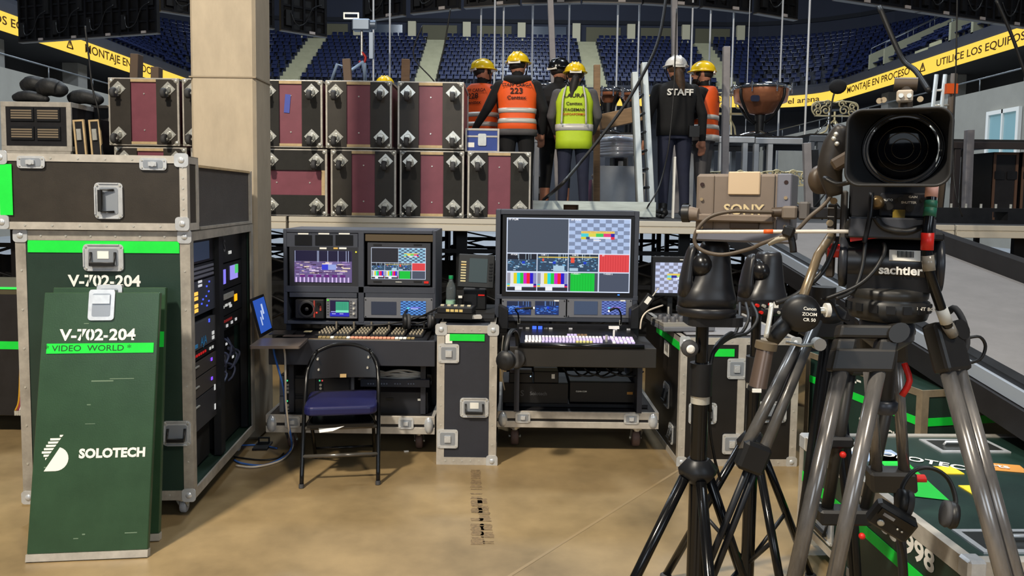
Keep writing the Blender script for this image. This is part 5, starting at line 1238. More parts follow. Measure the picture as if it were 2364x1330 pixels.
# waveform monitor
p, a, c = panel(c1, L1, 753, 824, 690, 735, SM1-.016, GREYM, 'waveform_monitor', .05)
q = L1(762, 731, SM1-.018); r_ = L1(806, 694, SM1-.018); screen(p, q.x, r_.x, q.z, r_.z, q.y, (30, 20, 60), [(.3, .98, .08, .72, (60, 170, 130), 1), (.3, .98, .6, .74, (130, 230, 190), 2), (.05, .3, .66, .72, (150, 150, 230), 2), (0, 1, .76, .98, (40, 40, 190), 1), (.1, .3, .8, .84, (200, 200, 240), 2), (.5, .7, .8, .84, (200, 200, 240), 2)]+[(.34+i*.06, .36+i*.06, .12, .6, (40, 120, 100), 2) for i in range(10)])
for i in range(3):
    q = L1(817, 700+i*12, SM1-.018); MB().cyl(q, q+Vector((0, -.01, 0)), .007, n=10).build('knob', mat('knob_pale', (190, 188, 180), .4), p)
for i in range(6):
    for xx in (757, 810):
        q = L1(xx, 696+i*6, SM1-.017); MB().box(q, (.008, .003, .006)).build('key', mat('key_grey', (70, 70, 74), .5), p)
MB().box(L1(757, 693, SM1-.018), (.012, .003, .01)).build('led', glow((90, 200, 60), 1.2), p)
# twin lcd panel
p, a, c = panel(c1, L1, 841, 999, 689, 734, SM1-.003, GREYM, 'twin_display')
q = L1(857, 726, SM1-.005); r_ = L1(915, 697, SM1-.005); screen(p, q.x, r_.x, q.z, r_.z, q.y, (48, 54, 68), [])
q = L1(925, 727, SM1-.005); r_ = L1(983, 696, SM1-.005); screen(p, q.x, r_.x, q.z, r_.z, q.y, (90, 150, 215), checker(0, 1, 0, 1, 10, 10, (90, 150, 225), (34, 66, 120))+[(.25, .35, .45, .55, (100, 230, 240), 3), (.4, .8, .42, .5, (120, 120, 225), 3), (.4, .7, .52, .58, (190, 200, 250), 3)])
for x in (844, 996):
    for y in (692, 731): q = L1(x, y, SM1-.004); MB().cyl(q, q+Vector((0, -.002, 0)), .004, n=8).build('screw', BLK, p)
# desk with fascia
da, dc = L1(620, 842, 4.315), L1(1004, 788, 4.315)
MB().bx(da.x, dc.x, da.y, da.y+.02, da.z, dc.z).build('fascia', DESKM, c1, bevel=.003)
MB().bx(da.x, dc.x, da.y+.02, .34, dc.z-.06, dc.z-.012).build('desk_top', DESKT, c1); DT1 = dc.z-.012
for x in (da.x+.07, dc.x-.07-.03): MB().bx(x, x+.03, .05, .35, tc.z, dc.z-.06).build('desk_support', DESKM, c1)
# rack gear under the desk
GL = mat('gear_black', (34, 35, 40), .45, .2)
for (y0, y1) in ((868, 913), (915, 958)):
    p, a, c = panel(c1, L1, 646, 818, y0, y1, 4.5, GL, 'rack_unit', .25)
    for x0, x1 in ((646, 655), (811, 818)):
        q, r_ = L1(x0, y1, 4.498), L1(x1, y0, 4.498); MB().bx(q.x, r_.x, q.y-.004, q.y+.004, q.z, r_.z).build('rack_ear', GREYM, p)
    for xx in (666, 741):
        for k, col in enumerate(((60, 200, 130), (60, 200, 180), (180, 60, 60))):
            q = L1(xx+3*(k-1), y0+11+9*(k % 2), 4.497); MB().box(q, (.008, .004, .008)).build('led', glow(col, 1.3), p)
        for k in range(3): q = L1(xx, y0+20+k*8, 4.497); MB().cyl(q, q+Vector((0, -.012, 0)), .008, n=10).build('socket', STEEL, p)
    for x0, x1 in ((672, 728), (748, 806)):
        q, r_ = L1(x0, y1-6, 4.497), L1(x1, y0+6, 4.497); MB().bx(q.x, r_.x, q.y-.006, q.y, q.z, r_.z).build('module_front', mat('module_black', (44, 43, 44), .35), p)
p, a, c = panel(c1, L1, 832, 992, 877, 893, 4.46, mat('power_slate', (50, 54, 66), .4), 'power_strip', .06)
for i in range(4):
    for k in range(3): q = L1(850+i*31+k*6, 886, 4.458); MB().cyl(q, q+Vector((0, -.003, 0)), .0045, n=8).build('outlet', mat('outlet', (120, 130, 150), .4), p)
p, a, c = panel(c1, L1, 868, 988, 906, 955, 4.5, mat('server_black', (38, 40, 46), .45, .2), 'server', .3)
q = L1(900, 921, 4.498); MB().box(q, (.045, .004, .012)).build('drive_slot', BLK, p); q = L1(972, 923, 4.498); MB().box(q, (.04, .003, .012)).build('asset_label', LABEL, p)
b = MB(); rs = random.Random(11)
for i in range(9):
    y = 872+rs.uniform(-12, 8); b.tube([L1(820+rs.uniform(0, 40), y+4, 4.55), L1(870, y+rs.uniform(-8, 8), 4.5), L1(920, y+rs.uniform(-10, 10), 4.48), L1(965, y+rs.uniform(-6, 6), 4.5), L1(996, y+6, 4.6)], .006, 5, k=4)
b.build('cable_loops', mat('grey_cable', (178, 176, 170), .5), c1, kind='stuff')
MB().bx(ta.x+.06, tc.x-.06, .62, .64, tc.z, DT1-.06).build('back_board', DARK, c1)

# control surface on desk 1
ca = W(712, 782, 4.34); cb = W(985, 782, 4.34); zt1 = DT1+c1.location.z
cp = thing('shading_panel', 'black camera control surface with rows of small knobs on the shading desk', 'control panel', ((ca.x+cb.x)/2, 4.345, zt1+.002))
w = (cb.x-ca.x)/2
MB().prism([(-w, 0), (w, 0), (w, .012), (-w, .012)], 0, .4).build('base', mat('panel_black', (26, 26, 27), .4), cp)
for m in range(6):
    x0 = -w+.02+m*(2*w-.04)/6; ww = (2*w-.04)/6-.012
    mo = MB().bx(x0, x0+ww, .06, .38, .012, .024).build('module', BLKM, cp, bevel=.002)
    for i in range(4):
        for j in range(5):
            put('knob', KNOB, mo, (x0+.018+i*(ww-.036)/3, .1+j*.058, .024))
    MB().cyl((x0+ww*.85, .26, .024), (x0+ww*.85, .26, .07), .006, n=8).build('joystick', mat('stick', (120, 112, 100), .4), mo)
for i in range(24):
    x = -w+.06+i*.0235
    col = (235, 160, 130) if 8 <= i < 19 else ((235, 232, 225) if i in (3, 7, 19, 20, 21) else (150, 130, 90))
    if x < w-.02: MB().bx(x-.009, x+.009, .015, .04, .012, .02).build('key', mat('keyc%d' % (col[1]), col, .5, emit=col, estr=.25), cp)
MB().bx(-w, w*.55, -.006, 0, 0, .01).build('front_lip', PLY, cp)

# laptop
la, lb = W(606, 781, 4.33), W(712, 781, 4.33)
lt = thing('laptop', 'open black laptop with blue screen at the desk edge beside the column', 'laptop', ((la.x+lb.x)/2-.005, 4.335, zt1+.002), R(4))
MB().rrect(.27, .235, .012, 0, .016, (0, .13), M=xf((0, 0, 0), (-PI/2, 0, 0)) @ Matrix.Diagonal((1, -1, -1, 1)) ).build('base', mat('laptop_base', (104, 94, 88), .35, .2), lt)
MB().bx(-.115, .02, .09, .23, .016, .0185).build('keyboard', BLK, lt); MB().bx(-.02, .10, .03, .085, .016, .0175).build('touchpad', mat('pad_brown', (96, 84, 76), .4), lt)
MB().bx(.07, .115, .18, .225, .016, .0175).build('sticker', mat('sticker_gold', (200, 190, 150), .6), lt)
sc_ = MB().bx(-.012, 0, 0.005, .235, 0, .23).build('lid', BLK, lt, (-.135, .0, .016), (0, R(-14), R(-3)))
MB().bx(0, .0012, .018, .222, .02, .215).build('screen', glow((44, 84, 176), 1.0), sc_); 
for i in range(3): MB().bx(.0014, .0022, .07+i*.03, .085+i*.035, .06+.03*i, .11+.035*i).build('window_graphic', glow((190, 205, 235), 1.0), sc_)

# headphones on desk 1
def headphones(loc, rot, lab, m=BLK, s=1.0):
    t = thing('headphones', lab, 'headphones', loc, 0, None, rot=rot)
    MB().tube([(-.075*s, 0, .03), (-.08*s, 0, .09*s), (-.05*s, 0, .15*s), (0, 0, .17*s), (.05*s, 0, .15*s), (.08*s, 0, .09*s), (.075*s, 0, .03)], .012*s, 8, k=4, flat=.6).build('headband', m, t)
    for sx in (-1, 1):
        e = MB().lathe([(.008, -.014), (.04, -.014), (.045, 0), (.04, .012), (.008, .014)], 18, 0, xf((sx*.075*s, 0, .04*s), (0, PI/2, 0), (s, s, s))).build('ear_cup', m, t)
        MB().lathe([(.022, -.008), (.04, -.01), (.044, 0), (.04, .01), (.022, .008)], 18, 0, xf((sx*.058*s, 0, .04*s), (0, PI/2, 0), (s, s, s))).build('ear_pad', RUB, e)
    return t
o = W(965, 762, 4.42); headphones((o.x, 4.5, zt1+.07), (R(-62), 0, R(12)), 'black headphones lying on the shading panel beside the case', s=1.1)
b = MB(); rs = random.Random(4)
b.tube([(.09*math.cos(a*.9)*(1-.02*a), .07*math.sin(a*.9), .012+.005*a+.006*math.sin(a*2)) for a in range(26)], .006, 6, k=2)
b.build('cable_coil', BLK, None, (o.x-.01, 4.66, zt1+.0), label='coiled black cable heaped by the headphones on the shading desk', cat='cable coil')
cable([W(1010, 712, 4.5), W(960, 735, 4.55), W(900, 748, 4.5), W(840, 752, 4.5)], .006, 'black cable trailing along the back of the shading desk')

# network leads from laptop to the floor
GRYW = mat('white_lead', (214, 200, 180), .5); BLUW = mat('blue_lead', (62, 110, 190), .5)
f1 = WZ(655, 1055, .008); f2 = WZ(560, 1070, .008); f3 = WZ(540, 1062, .008)
cable([W(628, 784, 4.3), W(634, 820, 4.28), W(645, 860, 4.2), W(656, 905, 4.25), W(662, 960, 4.28), W(672, 1010, 4.3), WZ(672, 1035, .03), f1, WZ(610, 1074, .008), f2, f3], .006, 'blue network lead running from the laptop down to the floor', BLUW, 5)
cable([W(652, 784, 4.3), W(658, 820, 4.28), W(659, 870, 4.2), W(660, 930, 4.26), W(668, 1000, 4.29), WZ(676, 1030, .03), WZ(650, 1062, .008), WZ(590, 1078, .008), WZ(545, 1075, .008)], .006, 'pale network lead running from the laptop down to the floor', GRYW, 5)
cable([WZ(540, 1055, .006), WZ(600, 1062, .006), WZ(640, 1058, .006), WZ(655, 1046, .006)], .005, 'thin dark lead curling on the floor behind the rack', BLK, 5)
cable([WZ(555, 1028, .006), WZ(600, 1028, .006), WZ(640, 1035, .006)], .005, 'thin blue lead lying on the floor beside the column', BLUW, 5)
t = thing('floor_bracket', 'black steel bracket on the floor at the column foot', 'bracket', (-1.52, 4.5, 0), R(4)); MB().bx(-.04, .05, 0, .14, 0, .012).build('plate', BLKM, t); MB().frame(-.03, .04, .012, .05, .008, .1, .112).build('loop', BLKM, t)
o = WZ(938, 1043, 0); MB().bx(-.014, .014, -.007, .007, 0, .006).build('paper_scrap', WHITE, None, (o.x, o.y, 0), (0, 0, .3), label='tiny white paper scrap on the floor beside the chair', cat='scrap')

# ------------------------------------------------------------------ folding chair
ch = thing('folding_chair', 'black steel folding chair with navy padded seat in front of the shading desk', 'chair', (-.918, 4.05, 0), R(9))
STB = mat('chair_black', (20, 20, 21), .22, .2); NAVS = mat('navy_vinyl', (28, 30, 74), .35, var=.1, vscale=10)
cwid = .2
for s in (-1, 1):
    # front leg tube runs from the front foot up to the back rest
    MB().tube([(s*(cwid), -.1, 0), (s*(cwid), .0, .25), (s*(cwid-.002), .12, .5), (s*(cwid-.012), .185, .59), (s*(cwid-.05), .215, .665)], .0115, 8, k=3).build('leg', STB, ch)
    MB().tube([(s*(cwid-.03), .36, 0), (s*(cwid-.03), .2, .2), (s*(cwid-.03), .06, .37)], .0105, 8, k=1).build('leg', STB, ch)
    MB().cyl((s*cwid, -.1, 0), (s*cwid, -.096, .02), .014, n=10).build('foot_cap', RUB, ch); MB().cyl((s*(cwid-.03), .36, 0), (s*(cwid-.03), .352, .02), .013, n=10).build('foot_cap', RUB, ch)
    MB().tube([(s*(cwid-.012), .02, .3), (s*(cwid-.07), .02, .395)], .008, 6).build('brace', STB, ch)
for z, y in ((.15, -.042), (.285, .018)): MB().tube([(-cwid, y, z), (cwid, y, z)], .0105, 8).build('stretcher', mat('black_bar_sheen', (96, 92, 86), .18, .5), ch)  # black gloss bars; their reflected light is put into a paler colour
MB().tube([(-cwid+.03, .3, .08), (cwid-.03, .3, .08)], .008, 8).build('stretcher', STB, ch)
MB().tube([(-cwid+.05, .215, .665), (-.06, .23, .70), (.06, .23, .70), (cwid-.05, .215, .665)], .0115, 8, k=4).build('top_rail', STB, ch)
# back panel
b = MB(); n = 14; V = []
for i in range(n+1):
    u = -1+2*i/n; x = u*(cwid-.012); zt_ = .665+.035*(1-abs(u)**2.2)-.012*(abs(u) > .9); yb_ = .205+.02*(1-u*u)
    V += [(x*1.02, yb_-.03, .52), (x*.97 if abs(u) < .99 else x*.92, yb_+.004, zt_)]
b.add(V, [(2*i, 2*i+2, 2*i+3, 2*i+1) for i in range(n)], 0, True); V2 = [(x, y+.006, z) for x, y, z in V]; b.add(V2, [(2*i+1, 2*i+3, 2*i+2, 2*i) for i in range(n)], 0, True)
for i in range(n): b.add([V[2*i], V[2*i+2], V2[2*i+2], V2[2*i]], [(3, 2, 1, 0)]); b.add([V[2*i+1], V[2*i+3], V2[2*i+3], V2[2*i+1]], [(0, 1, 2, 3)])
bk = b.build('back_panel', mat('back_black', (26, 22, 20), .25), ch)
for x, z in ((-.135, .57), (.135, .575), (-.14, .63), (.14, .635)): MB().cyl((x, .205, z), (x, .178, z), .006, n=10).build('bolt', STEEL, bk)
MB().box((0, .186, .532), (.035, .004, .02), rot=(R(-12), 0, 0)).build('maker_plate', mat('brass', (180, 150, 100), .4), bk)
# seat
b = MB(); b.rrect(.385, .37, .05, 0, .05, (0, 0), M=xf((0, .11, .375), (PI/2, 0, 0)) @ Matrix.Diagonal((1, 1, 1, 1)), k=5)
b.build('seat', NAVS, ch, (0, 0, .0), bevel=.014, seg=3)
MB().bx(-.175, .175, -.05, .27, .305, .322).build('seat_pan', STB, ch)
MB().add([(-.12, -.03, .318), (.02, -.05, .312), (-.04, -.06, .29), (-.11, -.05, .28)], [(0, 1, 2, 3), (3, 2, 1, 0)]).build('torn_lining', WHITE, ch)

# ------------------------------------------------------------------ case between the consoles
mc = thing('road_case', 'black road case with three steel fittings standing between the two consoles', 'road case', (-.2505, 4.305, .004)); MW, MH, MD = .338, .808, .7
SLATE = mat('slate_laminate', (46, 48, 56), .45, var=.12, vscale=6, bump=.05, bscale=180)
MB().bx(-MW/2, MW/2, 0, MD, 0, MH).build('body', SLATE, mc); alu_frame(mc, MW, MH, MD, .04, x0=-MW/2)
for x, z in ((MW/2-.02, .02), (MW/2-.02, MH-.02), (-MW/2+.02, MH-.02)): ball(mc, (x, .004, z), .032)
butterfly(mc, (-.105, -.005, .65), .12, .11); butterfly(mc, (-.108, -.005, .15), .12, .11); flush_handle(mc, (.045, -.003, .335), .165, .115, label=True)
MB().bx(-.1, .1, -.0065, -.004, MH-.085, MH-.045).build('tape_strip', TAPE, mc); MB().bx(-.125, -.085, -.0055, -.004, MH-.1, MH-.045).build('paper_label', LABEL, mc)
zc = MH+.004+.006
# things on that case
MB().bx(-.15, .15, .02, .6, 0, .02).build('cloth_mat', BLKC, None, (-.25, 4.42, zc), label='black cloth spread on the case between the consoles', cat='cloth'); zc2 = zc+.021
o = W(1035, 725, 4.6); t = thing('water_bottle', 'clear plastic water bottle with green cap on the case between consoles', 'bottle', (o.x+.005, 4.72, zc2))
PET = mat('clear_pet', (225, 235, 238), .08, trans=.92, ior=1.3)
MB().lathe([(.006, 0), (.028, .0), (.031, .008), (.031, .06), (.028, .075), (.031, .09), (.031, .13), (.027, .155), (.014, .185), (.0125, .2)], 18).build('bottle_body', PET, t)
MB().cyl((0, 0, .2), (0, 0, .22), .0145, n=14).build('cap', mat('green_cap', (20, 140, 80), .4), t); MB().lathe([(.0315, .025), (.0315, .065)], 18).build('bottle_label', mat('bottle_paper', (150, 190, 160), .5, alpha=.5), t)
o = W(1055, 722, 4.45); t = thing('intercom_box', 'small black intercom box with a row of lit gold keys on the middle case', 'intercom', (o.x, 4.46, zc2+.0), R(-6))
MB().bx(-.12, .1, -.07, .08, 0, .03).build('stand_block', BLK, t); MB().prism([(-.11, .03), (.1, .03), (.1, .065), (-.11, .065)], -.06, .08).build('body', BLKM, t, bevel=.004)
for i in range(4): MB().bx(-.055+i*.026, -.035+i*.026, -.062, -.058, .04, .055).build('key', glow((225, 190, 110), 1.0), t)
for i in range(5): MB().bx(-.1+i*.04, -.08+i*.04, .0, .02, .065, .072).build('key', mat('pale_key', (205, 195, 165), .5), t)
o = W(1095, 745, 4.4); MB().rrect(.085, .02, .008, -.02, .02, (0, .01)).build('smartphone', mat('phone_pale', (190, 186, 180), .3), None, (o.x, 4.42, zc2), (0, 0, .15), label='pale handheld device lying on the cloth of the middle case', cat='handset')
t = thing('intercom_box', 'black speaker box with red tag standing behind the middle case', 'intercom', (W(1100, 700, 4.75).x, 4.76, zc2)); MB().bx(-.09, .06, 0, .12, 0, .13).build('body', BLK, t, bevel=.006); MB().bx(-.08, .0, -.012, 0, .03, .1).build('grille', BLKM, t); MB().bx(.01, .05, -.006, 0, .09, .1).build('tag', RED, t)
t = thing('desk_lamp_base', 'small black clamp with pale label behind the bottle', 'clamp', (W(1062, 690, 4.62).x, 4.66, zc2)); MB().cyl((0, 0, 0), (0, 0, .1), .018, n=12).build('post', BLK, t); MB().bx(-.022, .022, -.02, .02, .1, .135).build('head', BLK, t); MB().bx(-.012, .012, -.022, -.02, .09, .105).build('label', LABEL, t)
# side monitor with buttons on an arm
o = W(1100, 660, 4.7); t = thing('button_monitor', 'tilted grey monitor with column of lit buttons between the consoles', 'monitor', (o.x, 4.8, zc2)); Lx = Lf(t)
a, c = Lx(1057, 664, 4.72), Lx(1142, 588, 4.72)
M = xf(((a.x+c.x)/2, a.y, (a.z+c.z)/2), (R(-6), R(2), 0)); ww, hh = c.x-a.x, c.z-a.z
hs = MB().bx(-ww/2, ww/2, 0, .05, -hh/2, hh/2).build('housing', mat('housing_dark', (40, 42, 44), .5), t, M.to_translation(), M.to_euler(), bevel=.006)
for i in range(8): MB().bx(-ww/2+.018, -ww/2+.05, -.004, 0, hh/2-.055-i*.017, hh/2-.046-i*.017).build('lit_key', glow((225, 205, 150) if i != 1 else (240, 200, 120), .9), hs)
MB().bx(-ww/2+.07, ww/2-.045, -.003, 0, -hh/2+.035, hh/2-.025).build('screen', glow((62, 74, 74), 1.0), hs)
for i in range(6): MB().bx(ww/2-.035, ww/2-.015, -.006, 0, hh/2-.06-i*.02, hh/2-.05-i*.02).build('key', BLK, hs)
MB().tube([(0, .04, 0.0), (0, .05, a.z*.6), (0, .045, (a.z+c.z)/2-.04)], .015, 8).build('arm', BLKM, t)

# ------------------------------------------------------------------ console 2: vision mixer
c2 = thing('video_console', 'vision mixer console with large multiview monitor on a wheeled tray', 'console', (.41, 4.5, 0)); L2 = Lf(c2)
ta, tc = base_tray(c2, L2, 1147, 1521, 953, 986, 4.5, .72)
SM2 = 4.62
ha, hc = rackframe(c2, L2, 1142, 1477, 488, 741, SM2, .3, GREYP, .03)
p, a, c = panel(c2, L2, 1158, 1466, 500, 684, SM2-.004, mat('bezel_black', (22, 23, 26), .35), 'monitor', .04)
q = L2(1168, 673, SM2-.007); r_ = L2(1457, 506, SM2-.007)
mvs = screen(p, q.x, r_.x, q.z, r_.z, q.y, LINE, multiview())
w_, h_ = r_.x-q.x, r_.z-q.z
for s, u, v, sz in (('PP PGM', .04, .022, .018), ('PP PVW', .545, .022, .018), ('PP PGM', .05, .497, .012), ('CAM 1', .29, .497, .012), ('CAM 2', .54, .497, .012), ('RT', .77, .497, .012), ('T-VIDEO 1', .55, .748, .012), ('T-VIDEO 2', .81, .748, .012)):
    text(s, mvs, (q.x+u*w_+.01, q.y-.0045, r_.z-v*h_), sz, glow((245, 245, 250), 1), bold=.02)
text('ANDRÉ RIEU WORLD TOUR', mvs, (q.x+.735*w_, q.y-.0045, r_.z-.183*h_), .0165, glow((235, 170, 60), 1), bold=.02, sx=.92)
qq = L2(1428, 681, SM2-.006); MB().box(qq, (.012, .004, .006)).build('power_led', glow((60, 130, 255), 2.0), p)
panel(c2, L2, 1146, 1473, 684, 690, SM2-.002, GREYP, 'hutch_bar', .03)
for x0, x1, scr in ((1158, 1307, 0), (1309, 1460, 1)):
    p, a, c = panel(c2, L2, x0, x1, 692, 733, SM2-.003, GREYM, 'twin_display')
    for k, (s0, s1) in enumerate((((1170, 1226), (1235, 1290)), ((1325, 1380), (1389, 1445)))[scr]):
        q = L2(s0, 726, SM2-.005); r_ = L2(s1, 696, SM2-.005)
        if scr == 0: screen(p, q.x, r_.x, q.z, r_.z, q.y, (24, 50, 110), arena_view(0, 1, 0, 1, 20+k, ((24, 50, 110), (30, 90, 190), (60, 120, 225), (120, 170, 250), (20, 60, 220)), (34, 44, 72), 60))
        elif k == 0: screen(p, q.x, r_.x, q.z, r_.z, q.y, (66, 80, 104), [])
        else: screen(p, q.x, r_.x, q.z, r_.z, q.y, (90, 120, 200), checker(0, 1, 0, 1, 10, 10, (110, 130, 205), (50, 66, 130))+[(.25, .35, .45, .55, (110, 220, 250), 3), (.4, .8, .42, .5, (150, 120, 225), 3)])
    q = L2(x1-22, 694.5, SM2-.005); MB().box(q, (.03, .003, .008)).build('label_strip', LABEL, p)
    for x in (x0+3, x1-4):
        for y in (695, 730): q = L2(x, y, SM2-.004); MB().cyl(q, q+Vector((0, -.002, 0)), .004, n=8).build('screw', BLK, p)
for x0, x1, s in ((1150, 1174, 1), (1456, 1476, -1)):
    a = L2(x0, 760, 4.5); c = L2(x1, 705, 4.5); MB().prism([(a.x, a.z), (c.x, a.z), (c.x, c.z-.03 if s > 0 else c.z), (a.x, c.z if s > 0 else c.z-.03)], a.y, a.y+.1).build('side_bracket', BLKM, c2, bevel=.004)
# desk
FY2 = 4.22
fa, fc = L2(1176, 846, FY2), L2(1516, 805, FY2)
MB().bx(fa.x, fc.x, fa.y, fa.y+.02, fa.z, fc.z).build('fascia', mat('desk_brown_black', (40, 38, 36), .5, var=.1, vscale=5), c2, bevel=.003)
MB().bx(fa.x, fc.x, fa.y+.02, .12, fc.z-.04, fc.z-.004).build('desk_top', DESKT, c2); DT2 = fc.z-.004
for x in (fa.x+.03, fc.x-.06): MB().bx(x, x+.03, fa.y+.05, .12, fa.z, DT2-.04).build('desk_wing', DESKM, c2); MB().bx(x, x+.03, -.02, .3, tc.z, DT2-.04).build('desk_support', DESKM, c2)
for x in (ha.x, hc.x-.03): MB().bx(x, x+.03, ha.y+.05, ha.y+.28, tc.z, ha.z).build('side_panel', DESKM, c2)
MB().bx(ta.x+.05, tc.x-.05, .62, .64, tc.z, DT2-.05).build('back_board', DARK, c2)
MB().bx(ta.x+.05, tc.x-.05, .1, .6, tc.z, tc.z+.02).build('floor_board', BLKLAM, c2)
# black units on the tray
p, a, c = panel(c2, L2, 1160, 1312, 886, 930, 4.58, mat('unit_black2', (24, 24, 26), .45, .1), 'rack_unit', .3); q = L2(1243, 909, 4.579)
text('Solotech', p, q, .03, mat('faint_grey', (92, 92, 94), .5)); text('S', p, (q.x-.1, q.y, q.z), .05, mat('faint_grey', (92, 92, 94), .5))
p, a, c = panel(c2, L2, 1315, 1470, 884, 928, 4.58, mat('unit_black2', (24, 24, 26), .45, .1), 'rack_unit', .3); q = L2(1342, 904, 4.579); text('CLEAR-COM', p, q, .012, LABEL); q = L2(1454, 908, 4.579); MB().box(q, (.035, .003, .016)).build('gold_label', mat('gold_label', (170, 120, 50), .5), p)
for x0, x1, y0, y1 in ((1175, 1230, 862, 884), (1232, 1290, 858, 884)): panel(c2, L2, x0, x1, y0, y1, 4.56, BLK, 'power_supply', .15, .004)
q = L2(1225, 869, 4.558); MB().box(q, (.006, .003, .006)).build('led', glow((180, 220, 255), 1.8), c2); q = L2(1277, 869, 4.558); MB().box(q, (.02, .003, .028)).build('label_strip', LABEL, c2)
b = MB(); rs = random.Random(9)
for i in range(6): x = 1300+i*25; b.tube([L2(x, 852, 4.6), L2(x+12, 866+rs.uniform(-6, 6), 4.54), L2(x+40, 868, 4.54), L2(x+60, 858, 4.6)], .006, 5, k=4)
b.build('cable_loops', BLK, c2, kind='stuff')
# mixer panel
za = DT2+.002; ma = W(1200, 795, 4.24); mb_ = W(1488, 795, 4.24)
vm = thing('vision_mixer', 'black vision mixer panel with rows of lit lavender keys on the console desk', 'vision mixer', ((ma.x+mb_.x)/2-.005, 4.235, za)); wv = (mb_.x-ma.x)/2; LV = Lf(vm)
MB().add([(-wv, 0, .015), (wv, 0, .015), (wv-.02, .3, .05), (-wv+.02, .3, .05), (-wv, 0, 0), (wv, 0, 0), (wv-.02, .3, 0), (-wv+.02, .3, 0)], [(0, 1, 2, 3), (4, 5, 1, 0), (5, 6, 2, 1), (6, 7, 3, 2), (7, 4, 0, 3), (7, 6, 5, 4)]).build('panel', mat('mixer_black', (24, 24, 27), .35), vm)
MB().tube([(-wv, -.012, .01), (wv, -.012, .01)], .014, 8).build('wrist_rest', BLKG, vm)
key_me = {}
def key(x, y, col, w=.014, d=.016, s=1.0):
    k = (col, w, d)
    if k not in key_me: key_me[k] = MB().bx(-w/2, w/2, -d/2, d/2, 0, .008).mesh('key', [mat('key_%d_%d_%d' % col, col, .4, emit=col, estr=.55*s)])
    put('key', key_me[k], vm, (x, y, .0155+y*.1167), (R(6.7), 0, 0))
LAV = (196, 180, 226); WHK = (228, 222, 220); GLD = (200, 190, 120)
for r in range(4):
    for i in range(24):
        x = -wv+.045+i*.0195-(.0 if r else .004); y = .045+r*.03
        if x < .13: key(x, y, WHK if (i < 5 or r == 3) else (GLD if (r == 0 and 14 < i < 20) else LAV))
for i in range(6): key(-.06+i*.02, .175, LAV if i < 3 else (120, 96, 70), .016, .014)
for r in range(4):
    for i in range(6): key(.19+i*.022, .04+r*.03, LAV if (i+r) % 3 else WHK, .016, .016)
for r in range(2):
    for i in range(3): key(.145+i*.02, .11+r*.03, LAV)
MB().cyl((.15, .07, .02), (.15, .07, .06), .008, n=8).build('joystick', STEEL, vm)
t_ = MB().bx(-.005, .005, -.005, .005, 0, .05).build('t_bar_stem', WHITE, vm, (.205, .17, .03)); MB().bx(-.03, .03, -.01, .01, .05, .065).build('grip', WHITE, t_)
# upper strip
bs = MB().bx(-wv-.01, wv+.01, .3, .36, 0, .075).build('rear_strip', mat('strip_black', (18, 18, 20), .4), vm)
for i, col in enumerate(((60, 100, 255), (60, 100, 255))): MB().bx(-.27+i*.035, -.245+i*.035, .296, .3, .045, .068).build('lit_key', glow(col, 1.6), bs)
for x, col in ((-.35, (90, 90, 95)), (-.31, (150, 150, 150)), (-.2, (120, 120, 120)), (-.17, (200, 200, 205)), (-.05, (180, 180, 185)), (.22, (220, 220, 225)), (.3, (180, 180, 180))): MB().bx(x, x+.022, .297, .3, .05, .06).build('key', mat('stripk%d' % col[0], col, .5), bs)
MB().bx(-.12, -.09, .297, .3, .02, .03).build('red_key', glow((230, 40, 40), 1.0), bs)
for i in range(16): MB().bx(-.06+i*.024, -.045+i*.024, .297, .3, .012, .018).build('key', WHITE, bs)
# gooseneck lamps
def gooseneck(pts, lab):
    P = [Vector(p) for p in pts]; o = P[0].copy(); t = thing('gooseneck_lamp', lab, 'lamp', o)
    MB().tube([p-o for p in P[:-1]], .005, 6, k=5).build('neck', BLK, t); u = (P[-1]-P[-2]).normalized(); MB().cyl(P[-2]-o, P[-1]-o, .009, .007, 8).build('head', BLK, t)
    MB().sph(P[-1]-o, .007, 8).build('bulb', glow((245, 240, 225), 1.5), t); MB().cyl((0, 0, -.0), (0, 0, .03), .008, n=8).build('connector', STEEL, t)
gooseneck([(W(1198, 752, 4.55).x, 4.565, za+.076), W(1196, 725, 4.5), W(1190, 714, 4.47), W(1212, 712, 4.45), W(1232, 711, 4.42)], 'thin black gooseneck lamp at the left end of the vision mixer')
gooseneck([(W(1433, 755, 4.55).x, 4.565, za+.076), W(1434, 730, 4.5), W(1428, 714, 4.46), W(1418, 712, 4.44), W(1406, 718, 4.42)], 'thin black gooseneck lamp at the right end of the vision mixer')
# headset hung on the desk corner
o = W(1180, 800, 4.16); hp_ = headphones((o.x-.0, 4.15, W(1180, 850, 4.16).z), (0, R(8), R(70)), 'black headset with earpads hanging on the corner of the mixer desk', BLK, 1.25)
cable([W(1162, 775, 4.2), W(1158, 820, 4.2), W(1160, 870, 4.25), W(1165, 900, 4.3)], .004, 'curly grey lead hanging from the headset on the mixer desk', mat('lead_grey', (120, 116, 108), .5))

